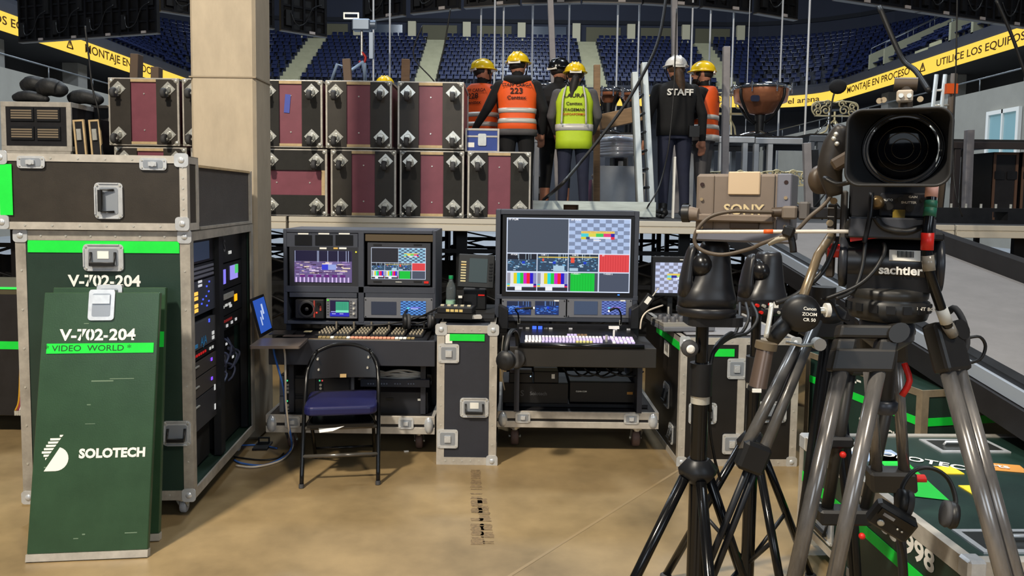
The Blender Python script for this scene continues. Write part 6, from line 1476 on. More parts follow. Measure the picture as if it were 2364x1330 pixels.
# ------------------------------------------------------------------ black double case on the right
rc = thing('road_case', 'wide black road case with central steel latches right of the vision mixer', 'road case', (.985, 4.33, .004), R(2.0)); RWW, RHH, RDD = .69, .75, .95
BLL = mat('black_lam_brown', (28, 26, 25), .42, var=.2, vscale=6)
MB().bx(0, RWW, 0, RDD, 0, RHH).build('body', BLL, rc); alu_frame(rc, RWW, RHH, RDD, .036)
MB().bx(.335, .38, -.005, .002, .036, RHH-.036).build('centre_strip', ALU, rc)
for x, z in ((.02, .02), (RWW-.02, .02), (.02, RHH-.02), (RWW-.02, RHH-.02)): ball(rc, (x, .004, z), .03)
butterfly(rc, (.325, -.006, .575), .11, .12); butterfly(rc, (.31, -.006, .13), .11, .12)
flush_handle(rc, (.135, -.003, .31), .165, .125); flush_handle(rc, (.545, -.003, .32), .165, .125)
for y, z, w_, h_ in ((.3, .34, .14, .15), (.16, .14, .1, .12)): flush_handle(rc, (-.003, y, z), w_, h_, (0, 0, -PI/2))
MB().bx(.195, .31, -.0065, -.004, RHH-.105, RHH-.06).build('tape_strip', TAPE, rc); MB().bx(-.005, -.0025, .02, .62, RHH-.075, RHH-.03).build('tape_strip', TAPE, rc)
MB().bx(-.004, -.002, .28, .4, RHH-.17, RHH-.085).build('paper_label', LABEL, rc)
MB().bx(-.004, -.0042+.003, .3, .38, RHH-.15, RHH-.1).build('print', mat('print_brown', (150, 110, 60), .7), rc)
zr_ = RHH+.004+.004
MB().bx(.05, .64, .06, .5, 0, .006).build('clear_film', mat('clear_film', (190, 190, 195), .15, trans=.3), None, (.985, 4.36, zr_), (0, 0, R(2)), label='crinkled plastic film on the wide black case', cat='plastic film')
zf = zr_+.008
t = thing('camera_controller', 'silver camera remote controller with grey knobs on the wide black case', 'controller', (1.0, 4.52, zf), R(8))
MB().bx(-.1, .22, -.05, .2, 0, .03).build('base', GREYM, t, bevel=.006); MB().prism([(-.1, .03), (.2, .03), (.2, .05), (-.1, .05)], -.04, .19).build('top_plate', mat('silver_plate', (170, 165, 155), .35, .4), t)
for i in range(5):
    for j in range(2): MB().lathe([(.018, 0), (.017, .025), (.012, .032), (.0005, .032)], 12, 0, xf((-.07+i*.05, .02+j*.09, .05))).build('knob', mat('knob_slate', (84, 84, 88), .4), t)
for x in (.0, .15): MB().cyl((x, .16, .05), (x, .16, .12), .006, n=8).build('antenna', mat('pale_stick', (190, 186, 176), .5), t)
o = W(1553, 640, 4.75); t = thing('small_monitor', 'small black monitor showing a checkerboard on the wide black case', 'monitor', (o.x, 4.78, zf)); LS = Lf(t)
a, c = LS(1503, 684, 4.76), LS(1604, 593, 4.76); hs = MB().bx(a.x, c.x, a.y, a.y+.03, a.z, c.z).build('housing', mat('housing_black', (26, 26, 28), .4), t, bevel=.006)
q, r_ = LS(1512, 676, 4.758), LS(1596, 607, 4.758); screen(hs, q.x, r_.x, q.z, r_.z, q.y, (196, 206, 236), checker(0, 1, 0, 1, 8, 10, (196, 206, 240), (140, 142, 162))+[(.33, .95, .36, .42, (230, 200, 90), 3), (.33, .45, .42, .5, (110, 210, 225), 3), (.45, .6, .42, .5, (40, 40, 150), 3), (.6, .95, .42, .47, (170, 225, 120), 3), (.33, .45, .5, .56, (220, 210, 70), 3), (.58, .8, .5, .55, (245, 245, 250), 3)])
MB().bx(-.015, .015, .03, .06, .0, (a.z+c.z)/2).build('stand', BLK, t); MB().bx(-.07, .07, -.01, .1, 0, .012).build('foot', BLK, t); MB().box(LS(1577, 600, 4.757), (.04, .003, .005)).build('logo', LABEL, hs)
o = W(1476, 700, 4.3); t = thing('handheld_radio', 'black handheld radio with white label leaning at the mixer console', 'radio', (.745, 4.56, za)); 
a = W(1490, 700, 4.55)-Vector(t.location); M = Matrix.Translation(a) @ Euler((0, R(35), 0)).to_matrix().to_4x4()
MB().bx(-.025, .025, -.015, .015, -.12, .06, 0, M).build('body', BLK, t, bevel=.005); MB().cyl((.01, 0, .06), (.01, 0, .12), .004, n=6, M=M).build('antenna', mat('pale_stick', (190, 186, 176), .5), t); MB().bx(-.015, .012, -.018, -.0155, .0, .045, 0, M).build('label', LABEL, t)
MB().bx(-.012, .012, 0, .02, 0, a.z-.06).build('mount_post', BLKM, t, (a.x-.05, a.y, 0))
cable([W(1478, 760, 4.4), W(1482, 735, 4.4), W(1496, 718, 4.45), W(1530, 705, 4.6)], .005, 'pale lead looping from the mixer desk to the controller', GRYW)

# ================================================================== right foreground: green cases, PTZ cameras, broadcast camera
def Lrot(t):
    M = Matrix.Translation(t.location) @ t.rotation_euler.to_matrix().to_4x4(); Mi = M.inverted(); o = Mi @ CAMP; R3 = Mi.to_3x3()
    def f(px, py, yl):
        r = R3 @ ray(px, py); k = (yl-o.y)/r.y; return o+r*k
    return f
# ---- long green trunk under the tripod
gA = WZ(1850, 1003, .5); gB = WZ(2240, 1300, .5)
g1 = thing('road_case', 'long dark green road case covered in stickers under the broadcast tripod', 'road case', (gB.x, gB.y, .0), math.atan2(-(gA.x-gB.x), gA.y-gB.y))
GL_, GW_, GH_ = (gA-gB).length, 1.0, .5
MB().bx(0, GW_, 0, GL_, .09, GH_-.002).build('body', GREEND, g1)
for bxs in ((-.004, .03, -.004, GL_, GH_-.012, GH_+.004), (-.004, .004, -.004, GL_, GH_-.055, GH_-.012), (0.03, GW_, -.004, .035, GH_-.004, GH_+.004), (.03, GW_, GL_-.03, GL_+.004, GH_-.004, GH_+.004), (0.004, GW_, -.004, .004, GH_-.055, GH_-.004), (-.004, .004, -.004, GL_, .088, .12), (.004, GW_, -.004, .004, .088, .12), (-.004, .03, -.004, .004, .12, GH_-.055), (-.004, .004, .004, .035, .12, GH_-.055), (-.004, .004, GL_-.035, GL_+.003, .12, GH_-.055)):
    MB().bx(*bxs).build('edge_trim', ALU, g1)
MB().bx(-.008, .05, GL_-.06, GL_+.008, GH_-.06, GH_+.008).build('corner_bracket', STEELB, g1, bevel=.008); MB().bx(-.008, .05, -.008, .05, GH_-.06, GH_+.008).build('corner_bracket', STEELB, g1, bevel=.008)
LR = (0, 0, -PI/2)
MB().bx(-.0035, -.001, .0, GL_-.02, .30, .345).build('tape_strip', TAPE, g1)
stencil('V-153-998', g1, (-.0015, .42, .41), .5, .075, WHITE, rot=(PI/2, 0, -PI/2))
MB().bx(-.002, -.001, .1, .36, .12, .125).build('print_frame', WHITE, g1); MB().bx(-.002, -.001, .355, .36, .125, .28).build('print_frame', WHITE, g1); text('SOLOTECH', g1, (-.0015, .22, .2), .075, WHITE, rot=(PI/2, 0, -PI/2))
for y in (.95, .2): flush_handle(g1, (-.003, y, .21), .2, .14, LR)
# recessed plates and stickers on the lid
def lid(x0, x1, y0, y1, m, name, z=.0015): return MB().bx(x0, x1, y0, y1, GH_-.002, GH_+z).build(name, m, g1)
for (x0, x1, y0, y1) in ((.08, .36, .06, .22), (.5, .8, GL_-.24, GL_-.07)):
    q = lid(x0, x1, y0, y1, STEELB, 'recess_plate', .004); MB().bx(x0+.02, x1-.02, y0+.02, y1-.02, GH_+.004, GH_+.0045).build('recess_dish', mat('dish_dark', (70, 72, 70), .3, .6), q)
    MB().tube([(x0+.06, (y0+y1)/2, GH_+.004), (x0+.07, (y0+y1)/2, GH_+.018), (x1-.07, (y0+y1)/2, GH_+.018), (x1-.06, (y0+y1)/2, GH_+.004)], .006, 6).build('bail', STEELB, q)
MB().add([(.1, .5, GH_+.001), (.22, .46, GH_+.001), (.3, .93, GH_+.001), (.2, .95, GH_+.001)], [(0, 1, 2, 3)]).build('tape_strip', TAPE, g1)
lid(.34, .43, .5, .6, mat('yellow_sticker', (236, 206, 40), .6), 'yellow_sticker'); lid(.36, .44, .72, .8, mat('yellow_sticker', (236, 206, 40), .6), 'yellow_sticker')
MB().frame(.2, .62, .4, .95, .006, 0, .001, M=xf((0, 0, GH_), (PI/2, 0, 0)) @ Matrix.Diagonal((1, 1, 1, 1))).build('print_frame', WHITE, g1)
text('SOLOTECH', g1, (.36, .86, GH_+.002), .08, WHITE, rot=(0, 0, R(-35))); text('arts', g1, (.62, .8, GH_+.004), .06, WHITE, rot=(0, 0, R(-15))); q = MB().bx(-.1, .1, -.045, .045, 0, .0015).build('orange_sticker', mat('orange_sticker', (206, 140, 60), .6), g1, (.62, .8, GH_-.001), (0, 0, R(-15)))
lid(.02, .2, .98, 1.1, LABEL, 'paper_sheet'); lid(.08, .3, .86, 1.0, mat('blue_paper', (150, 170, 200), .5), 'paper_sheet', .001)
for i in range(3): MB().tube([(.42+.03*k, .28+.02*math.sin(k*1.2)+i*.02, GH_+.001) for k in range(7)], .004, 4, flat=.2).build('wave_print', mat('tan_print', (190, 176, 140), .6), g1)
for x in (.12, .8):
    for y in (.15, GL_-.2): caster_into(g1, (x, y, .09), (PI/2, 0, 0), .0304)
# ---- second green case behind
g2 = thing('road_case', 'dark green road case with stencil and neon tape line behind the sticker-covered case', 'road case', (2.0, 3.62, 0), R(12))
MB().bx(0, .8, 0, .95, .1, .64).build('body', GREEND, g2); 
for bxs in ((-.004, .035, -.004, .004, .1, .644), (-.004, .004, .004, .035, .1, .644), (-.004, .004, .035, .95, .61, .644), (.035, .8, -.004, .004, .61, .644), (-.004, .004, .035, .95, .096, .13), (.035, .8, -.004, .004, .096, .13), (-.004, .004, .915, .954, .13, .61)): MB().bx(*bxs).build('edge_trim', mat('worn_trim', (150, 135, 112), .5, .4, var=.3), g2)
MB().bx(-.0035, -.001, .0, .93, .465, .505).build('tape_strip', TAPE, g2); MB().bx(0, .78, -.0035, -.001, .465, .505).build('tape_strip', TAPE, g2)
stencil('V-152-', g2, (-.0015, .62, .585), .34, .055, WHITE, rot=(PI/2, 0, -PI/2)); text('SOLOTECH', g2, (-.0015, .3, .36), .06, WHITE, rot=(PI/2, 0, -PI/2)); butterfly(g2, (-.003, .16, .6-.03), .06, .07, LR)
for x in (.12, .68):
    for y in (.12, .8): caster_into(g2, (x, y, .1), (PI/2, 0, 0), .0338)

# ---- PTZ cameras on stands
PTZM = mat('ptz_charcoal', (30, 30, 33), .35, var=.08, vscale=8)
def ptz(t, z, s, face, detail=False):
    k = s
    b = loft([(0, 0, .0, .086, .078), (0, 0, .03, .085, .077), (.003, 0, .055, .076, .068), (.01, 0, .08, .064, .06), (.016, 0, .115, .053, .054), (.019, 0, .155, .046, .048), (.02, 0, .182, .042, .044), (.02, 0, .194, .036, .038), (.02, 0, .197, .02, .02)], 32); hd = b.build('pan_body', PTZM, t, (0, 0, z), (0, 0, face)); hd.scale = (k, k, k)
    MB().lathe([(.084, -.028), (.09, -.02), (.09, -.004), (.085, 0)], 28).build('base', PTZM, hd)
    loft([(-.06, 0, .03, .026, .05), (-.064, 0, .08, .018, .042), (-.058, 0, .13, .015, .036), (-.05, 0, .165, .014, .028), (-.044, 0, .182, .012, .02), (-.04, 0, .188, .004, .008)], 20).build('yoke_arm', PTZM, hd)
    MB().sph((-.022, .0, .125), (.04, .062, .046), 20).build('camera_head', mat('ptz_head', (22, 22, 24), .25), hd)
    MB().lathe([(.03, 0), (.028, .006), (.012, .008), (.0005, .004)], 20, 0, xf((-.022, .058, .125), (-PI/2, 0, 0))).build('lens', BLKG, hd)
    if detail:
        p = MB().bx(-.075, .075, -.078, -.06, -.03, .028).build('connector_panel', BLKM, hd)
        for i, (x, zz) in enumerate(((-.06, .01), (-.035, .008), (-.01, .012), (.045, .0), (-.045, -.015), (.02, -.015))): MB().cyl((x, -.078, zz), (x, -.092, zz), .006, n=10).build('socket', STEEL if i % 2 else RED, p)
        MB().bx(.005, .022, -.082, -.078, -.012, .022).build('serial_label', LABEL, p)
    else:
        MB().bx(-.03, .03, -.082, -.078, -.022, -.016).build('logo', mat('faint_logo', (120, 120, 122), .4), hd)
    return hd
def stand(lab, px, pyc, d, pole_r, hub_z, feet, top_z):
    o = W(px, pyc, d); t = thing('camera_stand', lab, 'camera stand', (o.x, d, 0))
    MB().cyl((0, 0, hub_z-.55), (0, 0, hub_z+.3), pole_r*1.35, n=16).build('lower_column', BLKG, t); MB().cyl((0, 0, hub_z+.25), (0, 0, top_z), pole_r, n=16).build('upper_pole', BLKG, t)
    MB().cyl((0, 0, hub_z+.23), (0, 0, hub_z+.33), pole_r*1.75, n=16).build('clamp_collar', BLKM, t); MB().cyl((0, 0, hub_z+.205), (0, 0, hub_z+.23), pole_r*1.5, n=16).build('steel_ring', STEEL, t)
    MB().lathe([(pole_r*1.4, hub_z-.05), (pole_r*3.0, hub_z-.02), (pole_r*3.2, hub_z+.0), (pole_r*1.8, hub_z+.03)], 6).build('hub', BLKM, t)
    kz = hub_z+.62; kb = MB().cyl((-pole_r, 0, kz), (-pole_r-.025, -.005, kz), .01, n=8).build('knob_stem', STEEL, t) if kz < top_z else None
    for fx, fy in feet:
        n = math.hypot(fx, fy); s0 = Vector((fx/n*pole_r*2.2, fy/n*pole_r*2.2, hub_z-.03)); e = Vector((fx, fy, .015))
        MB().tube([s0, e], pole_r*.85, 10).build('leg', BLKG, t); MB().sph(e, (.025, .025, .015), 10).build('rubber_foot', RUB, t)
        m = s0.lerp(e, .5); MB().tube([m, (0, 0, hub_z-.5)], .008, 6).build('strut', BLKM, t)
    return t
zt_ = W(1622, 748, 2.3).z
s1 = stand('black camera stand with tripod base carrying the near PTZ camera', 1617, 900, 2.3, .0195, W(1610, 1080, 2.3).z, ((-.36, -.04), (.3, .16), (.0, -.4)), zt_)
kz = W(1595, 803, 2.28); MB().lathe([(.0005, -.012), (.022, -.012), (.026, -.006), (.026, .006), (.022, .012), (.0005, .012)], 16, 0, xf((kz.x-s1.location.x-.006, -.03, kz.z), (PI/2, 0, 0))).build('lock_knob', RUB, s1)
MB().lathe([(.006, 0), (.013, 0), (.013, .002), (.006, .002)], 16, 0, xf((kz.x-s1.location.x-.006, -.0425, kz.z), (PI/2, 0, 0))).build('knob_emblem', WHITE, s1)
t = thing('ptz_camera', 'charcoal PTZ camera on the stand beside the small checkerboard monitor', 'camera', (s1.location.x+.01, 2.3, zt_+.001)); 
MB().rrect(.165, .13, .03, 0, .028, M=xf((.02, 0, 0), (PI/2, 0, 0)) @ Matrix.Diagonal((1, 1, -1, 1)) ).build('mount_plate', PTZM, t)
ptz(t, .056, 1.0, 0)
zt2 = W(1752, 722, 2.9).z
s2 = stand('black camera stand carrying the PTZ camera with wired connector panel', 1740, 900, 2.9, .019, .62, ((-.3, .1), (.3, .12), (.05, -.34)), zt2)
t = thing('ptz_camera', 'PTZ camera with red-tipped plugs in its connector panel', 'camera', (s2.location.x+.02, 2.9, zt2+.001)); ptz(t, .03, 1.05, R(8), True)
# lead bundle from the wired PTZ camera
for i, (dx, lab) in enumerate(((0, 'black lead looping from the wired PTZ camera to its stand'), (14, 'second black lead looping beside the wired PTZ camera'), (-14, 'third black lead drooping under the wired PTZ camera'))):
    cable([W(1722+dx, 700, 2.78), W(1728+dx*1.5, 735, 2.68), W(1712+dx, 768, 2.64), W(1685, 775+dx*.4, 2.5), W(1655, 800+dx*.3, 2.34), W(1641, 840, 2.3), W(1639, 950, 2.3)], .006, lab)
cable([W(1640, 850, 2.3), W(1638, 980, 2.31), W(1650, 1060, 2.33), W(1664, 1110, 2.34)], .005, 'thin black lead taped down the near camera stand')

# ---- broadcast camera tripod
TX, TY = .985, 1.97
CARB = mat('carbon_tube', (112, 109, 107), .2, .5, var=.65, vscale=9, stretch=(1, 1, .05)); TBLK = mat('tripod_black', (34, 32, 30), .45, var=.12, vscale=8)  # stretched noise paints streak highlights into the tube colour
tp = thing('camera_tripod', 'carbon tube broadcast tripod with black fluid head under the big camera', 'tripod', (TX, TY, 0)); LT = Lf(tp)
def w2(px, py, d): return W(px, py, d)-Vector(tp.location)
zb = W(2090, 780, TY).z
MB().lathe([(.03, zb-.03), (.062, zb-.005), (.066, zb), (.066, zb+.042), (.06, zb+.046)], 28).build('bowl', mat('bowl_grey', (60, 62, 68), .35, .2), tp)
MB().cyl((0, 0, zb-.17), (0, 0, zb-.02), .024, .03, 18).build('bowl_clamp', TBLK, tp); MB().lathe([(.03, zb-.2), (.036, zb-.19), (.036, zb-.17), (.03, zb-.165)], 18).build('clamp_handle', mat('bowl_grey', (60, 62, 68), .35, .2), tp)
MB().tube([(.03, -.04, zb-.06), (.035, -.06, zb-.1), (.02, -.055, zb-.14)], .008, 6, k=3).build('red_lever', RED, tp)
legs = (('L', Vector((-.092, -.095, zb+.048)), Vector((.55-TX, 1.6-TY, .02)), .047), ('R', Vector((.098, -.075, zb+.048)), Vector((1.235-TX, 1.42-TY, .02)), .02), ('B', Vector((.03, .1, zb+.03)), Vector((1.28-TX, 2.33-TY, .02)), .04))
for nm, a, e, sp in legs:
    u = (e-a); L = u.length; un = u.normalized(); side = un.cross(Vector((0, 0, 1))).normalized(); side = Vector((1, 0, 0)) if nm != 'R' else Vector((.9, .4, 0)).normalized()
    # bracket
    br = MB(); c = a+un*.05
    Mx = Matrix((side, un.cross(side).normalized(), un)).transposed().to_4x4(); Mx.translation = a
    if nm == 'L':
        br.bx(-sp-.03, sp+.03, -.02, .02, .0, .035, 0, Mx); br.bx(-sp-.03, -sp+.02, -.02, .02, .035, .07, 0, Mx); br.bx(sp-.02, sp+.03, -.02, .02, .035, .12, 0, Mx); br.bx(-sp-.03, sp+.03, -.022, .022, .06, .12, 0, Mx)
        bo = br.build('leg_bracket', TBLK, tp, bevel=.008, seg=2); MB().cyl((0, -.024, .09), (0, -.021, .09), .022, n=20, M=Mx).build('emblem', mat('emblem_black', (26, 25, 24), .3), bo)
    else:
        br.bx(-sp-.025, sp+.025, -.024, .024, -.005, .12, 0, Mx); bo = br.build('leg_bracket', TBLK, tp, bevel=.01, seg=2)
    MB().cyl((sp+.02, -.026, .02), (sp+.02, .026, .02), .026, n=16, M=Mx).build('pivot', TBLK, bo)
    f2 = .60 if nm != 'B' else .40
    for s in (-1, 1):
        MB().tube([a+un*.11+side*sp*s, a+u*f2+side*sp*s], .0185 if nm != 'B' else .016, 14).build('upper_tube', CARB, tp)
        MB().tube([a+u*(f2-.02)+side*sp*s*.5, e+side*sp*s*.3], .014, 10).build('lower_tube', BLKM, tp) if s > 0 else None
    m = a+u*f2; M2 = Mx.copy(); M2.translation = m
    MB().bx(-sp-.028, sp+.028, -.026, .026, -.03, .04, 0, M2).build('leg_clamp', TBLK, tp, bevel=.008); MB().cyl((sp+.03, 0, .0), (sp+.06, 0, .0), .012, n=10, M=M2).build('clamp_knob', RED, tp)
    MB().sph(e+Vector((0, 0, .002)), (.03, .03, .022), 12).build('rubber_foot', RUB, tp)
# fluid head: pan base, drum, side knobs
hz = zb+.045
MB().lathe([(.06, hz), (.092, hz+.01), (.098, hz+.03), (.098, hz+.055), (.09, hz+.06), (.094, hz+.065), (.096, hz+.085), (.07, hz+.09)], 32).build('pan_base', mat('head_base', (38, 37, 36), .4), tp)
for i in range(16):
    a = 2*PI*i/16; MB().box((.099*math.cos(a), .099*math.sin(a), hz+.04), (.006, .02, .02), rot=(0, 0, a)).build('pan_notch', BLKM, tp)
dz = hz+.15; face_rot = R(-24)
b = MB(); b.cyl((-.1, 0, dz), (.1, 0, dz), .066, n=32); b.bx(-.1, .1, -.06, .06, hz+.085, dz)
hb = b.build('head_drum', mat('head_black', (22, 22, 24), .3), tp, (0, 0, 0), (0, 0, face_rot))
for s in (-1, 1): MB().lathe([(.06, 0), (.068, .006), (.066, .02), (.03, .024)], 28, 0, xf((s*.1, 0, dz), (0, s*PI/2, 0))).build('drag_dial', mat('dial_grey', (44, 46, 52), .35), hb)
text('sachtler', hb, (.022, -.0668, dz-.012), .031, WHITE, bold=.03, rot=(R(84), 0, 0)); MB().box((.03, -.0655, dz+.026), (.07, .003, .028), rot=(R(-22), 0, 0)).build('barcode_label', LABEL, hb)
for i in range(12): MB().box((.014+i*.0032, -.0675, dz+.03), (.0016 if i % 3 else .0024, .002, .016), rot=(R(-22), 0, 0)).build('barcode_bar', BLK, hb)
MB().bx(-.11, .115, -.07, .09, dz+.066, dz+.085).build('top_plate', BLKM, hb, bevel=.004); text('ESPINAR', hb, (.03, -.0705, dz+.076), .012, LABEL)
MB().cyl((-.12, -.03, dz+.03), (-.15, -.03, dz+.03), .018, n=14).build('red_lever', RED, hb); MB().box((-.06, -.075, dz+.07), (.075, .012, .012), rot=(0, R(-10), 0)).build('red_lever', RED, hb)
MB().cyl((-.09, -.06, dz+.095), (-.09, -.072, dz+.095), .022, n=16).build('brake_knob', mat('bronze_knob', (92, 84, 66), .4), hb)
text('FRONT BOX', tp, (.0+.04, -.0985, hz+.045), .012, LABEL, rot=(PI/2, 0, R(-20)))
# pan handle with zoom demand, left
ph = MB().tube([w2(1918, 545, 1.98), w2(1888, 590, 1.93), w2(1852, 690, 1.82)], .011, 10).build('pan_bar', mat('bar_gold', (140, 122, 96), .3, .5), tp)
c = w2(1850, 720, 1.8)
dm = MB().lathe([(.0005, 0), (.04, 0), (.044, .006), (.044, .035), (.03, .05), (.0005, .05)], 24, 0, xf(c, (PI/2, 0, R(-22)))).build('zoom_demand', BLK, tp)
q = w2(1843, 705, 1.798); 
for i, s in enumerate(('Canon', 'ZOOM', 'CR 50')): text(s, dm, q+Vector((.005, -.058, -.0-.013*i)), .0105, LABEL, rot=(PI/2, 0, R(-22)))
MB().tube([w2(1822, 738, 1.8), w2(1782, 782, 1.77)], .02, 12).build('demand_grip', BLK, tp)
MB().cyl(w2(1888, 717, 1.79), w2(1912, 716, 1.79), .008, n=10).build('knob_stem', STEEL, tp); MB().cyl(w2(1905, 716, 1.79), w2(1914, 716, 1.79), .017, n=16).build('pale_knob', mat('pale_knob', (214, 212, 206), .4), tp)
MB().tube([w2(1782, 700, 1.76), w2(1776, 740, 1.75), w2(1768, 780, 1.74)], .006, 8, k=3).build('grip_lead', STEEL, tp)
gr = MB().cyl(w2(1768, 800, 1.74), w2(1748, 900, 1.72), .0195, .0205, 16).build('focus_grip', mat('grip_bronze', (104, 88, 78), .3, .5), tp)
MB().cyl(w2(1770, 790, 1.74), w2(1767, 806, 1.74), .025, .025, 16).build('grip_ring', mat('grip_cap', (96, 84, 66), .4), gr); MB().cyl(w2(1749, 893, 1.72), w2(1747, 903, 1.72), .0215, n=16).build('grip_cap', BLK, gr); MB().box(w2(1747, 902, 1.698), (.02, .004, .008)).build('label', LABEL, gr)
# rubber pan loop on the right
MB().tube([w2(2190, 720, 1.95), w2(2205, 712, 1.93), w2(2225, 745, 1.92), w2(2232, 790, 1.92), w2(2222, 812, 1.92), w2(2205, 818, 1.92), w2(2190, 800, 1.93), w2(2178, 770, 1.95)], .0085, 8, k=4).build('rubber_loop', RUB, tp)
MB().tube([w2(2235, 780, 1.92), w2(2262, 778, 1.92), w2(2275, 800, 1.92), w2(2262, 830, 1.92), w2(2225, 838, 1.93), w2(2205, 822, 1.93)], .004, 6, k=4).build('tether', BLK, tp)
# ---- folded black tripod behind
fx = W(1990, 900, 2.42); t = thing('folded_tripod', 'black twin-tube tripod with red knobs standing behind the broadcast tripod', 'tripod', (W(1935, 1330, 2.42).x, 2.42, 0))
LF = Lf(t)
for (p0, p1) in (((1968, 830), (1908, 1180)), ((2068, 850), (1996, 1185))): MB().tube([LF(*p0, 2.42), LF(*p1, 2.42)], .0185, 12).build('upper_tube', TBLK, t)
a = LF(1885, 1205, 2.42); c = LF(2008, 1172, 2.42); MB().bx(a.x, c.x, -.035, .035, a.z, c.z).build('leg_clamp', BLK, t, bevel=.008)
a = LF(1895, 1030, 2.42); c = LF(1965, 1005, 2.42); MB().bx(a.x, c.x, -.03, .03, a.z, c.z).build('leg_clamp', BLKM, t, bevel=.008)
for px, py in ((1893, 1040), (1946, 1050), (1990, 1238)): q = LF(px, py, 2.39); MB().sph(q, .011, 10).build('red_knob', RED, t)
q = LF(1948, 1205, 2.42); MB().tube([q, (0, 0, .03)], .017, 10).build('lower_tube', BLKM, t); MB().sph((0, 0, .022), (.03, .03, .022), 12).build('rubber_foot', RUB, t)
q2 = LF(2018, 842, 2.42); MB().bx(q2.x-.09, q2.x+.09, -.035, .035, q2.z-.03, q2.z+.03).build('top_bracket', TBLK, t, bevel=.008)
# ---- second carbon tripod left of the big one
t = thing('camera_tripod', 'second carbon twin-tube tripod between the PTZ stands and the big camera', 'tripod', (W(1900, 700, 2.55).x, 2.55, 0)); L3 = Lf(t)
DCARB = mat('dark_carbon', (96, 94, 92), .28, .3, var=.4, vscale=9, stretch=(1, 1, .05))  # same painted highlight streaks, milder, on the darker tubes
for (p0, p1, d0, d1) in (((1838, 800), (1718, 1040), 2.4, 2.25), ((1886, 740), (1755, 1060), 2.45, 2.25)): MB().tube([L3(*p0, d0), L3(*p1, d1)], .0175, 12).build('upper_tube', DCARB, t)
q = L3(1738, 1055, 2.25); MB().box(q, (.085, .05, .09), rot=(0, R(20), 0)).build('leg_clamp', BLK, t, bevel=.01)
f_ = L3(1600, 1400, 2.1); g = WZ(1560, 1520, .02)-Vector(t.location)
for dx in (-.012, .012): MB().tube([q+Vector((dx, 0, -.03)), g+Vector((dx*1.5, 0, 0))], .011, 8).build('lower_tube', BLKM, t)
MB().sph(g+Vector((0, 0, .0)), (.03, .03, .02), 10).build('rubber_foot', RUB, t)
hz3 = L3(1890, 735, 2.5).z
MB().lathe([(.03, hz3-.04), (.07, hz3-.01), (.075, hz3+.02), (.05, hz3+.04)], 20).build('bowl', BLKM, t); MB().cyl((0, 0, hz3+.04), (0, 0, hz3+.1), .04, n=16).build('head_stub', BLK, t)
for ex, ey in ((.2, .05), (.1, .42)):
    for s in (-.03, .03): MB().tube([(.04, .03+s, hz3-.03), (ex*.6+.02, ey*.6+s, hz3*.4), (ex, ey+s*.3, .02)], .0135, 8).build('leg_tube', BLKM, t)
MB().bx(-.07, .05, -.06, .04, hz3-.07, hz3-.0).build('leg_bracket', BLK, t, bevel=.01)
q = L3(1885, 792, 2.4); MB().cyl(q, q+Vector((.0, -.03, 0)), .02, n=14).build('pale_knob', mat('pale_knob', (214, 212, 206), .4), t); MB().tube([L3(1815, 790, 2.38), L3(1850, 798, 2.38), L3(1880, 795, 2.38)], .006, 6).build('spreader_hook', STEEL, t)

# ---- broadcast camera
o = W(2062, 545, TY); bc = thing('broadcast_camera', 'large broadcast camera facing the viewer with square lens hood and grey viewfinder', 'camera', (TX, TY, dz+.086), R(-25.5)); LB = Lrot(bc)
def pb(px0, px1, py0, py1, y0, y1, m, name, par=None, bevel=.004):
    a, c = LB(px0, py1, y0), LB(px1, py0, y0); return MB().bx(a.x, c.x, y0, y1, a.z, c.z).build(name, m, par or bc, bevel=bevel)
CAMB = mat('camera_black', (30, 30, 33), .4, var=.1, vscale=8); CAMBR = mat('camera_brown', (70, 58, 46), .45, var=.12, vscale=8)
pb(1958, 2162, 505, 548, -.1, .2, mat('plate_grey', (58, 60, 66), .4), 'quick_release_plate')
body = pb(1958, 2165, 300, 505, .0, .3, CAMB, 'body', bevel=.008)
fp = pb(2030, 2162, 446, 500, -.06, .02, mat('front_panel_grey', (40, 41, 46), .4), 'front_control_panel')
for px, py, r_ in ((2052, 475, .011), (2100, 480, .01), (2078, 460, .006), (2130, 462, .006)):
    q = LB(px, py, -.061); MB().cyl(q, q+Vector((0, -.008, 0)), r_, n=14).build('control_knob', BLK, fp)
for px, py, s in ((2050, 462, 'AUTO'), (2108, 455, 'GAIN'), (2098, 468, 'SHUTTER')): text(s, fp, LB(px, py, -.0615), .008, LABEL)
q = LB(2024, 468, -.07); MB().lathe([(.006, 0), (.016, 0), (.018, .006), (.012, .02), (.006, .02)], 18, 0, xf(q, (PI/2, 0, 0))).build('bnc_socket', mat('brass_dark', (110, 90, 60), .35, .6), fp)
q = LB(2075, 494, -.062); MB().box(q, (.028, .004, .022)).build('gold_tag', mat('gold_tag', (130, 110, 40), .4), fp)
# lens barrel, hood, glass
lc_ = LB(2083, 345, -.28); fcx = LB(2076, 338, -.42)
MB().cyl((lc_.x, -.26, lc_.z), (lc_.x, .01, lc_.z), .068, .06, 32).build('lens_barrel', CAMB, bc)
MB().cyl((lc_.x, -.12, lc_.z), (lc_.x, -.06, lc_.z), .072, .072, 32).build('focus_ring', RUB, bc)
a, c = LB(1947, 431, -.42), LB(2206, 244, -.42); hw, hh = c.x-a.x, c.z-a.z; hcx, hcz = (a.x+c.x)/2, (a.z+c.z)/2
def ringpts(kind, y, g=0.0, r=.085, cx=None, cz=None, n=48):
    if kind == 'r':
        P = rr_poly(hw-2*g, hh-2*g, max(.004, .032-g), (hcx, hcz), 11); return [(x, y, z) for x, z in P]
    P0 = rr_poly(2*r, 2*r, r*.999, (lc_.x if cx is None else cx, lc_.z if cz is None else cz), 11); return [(x, y, z) for x, z in P0]
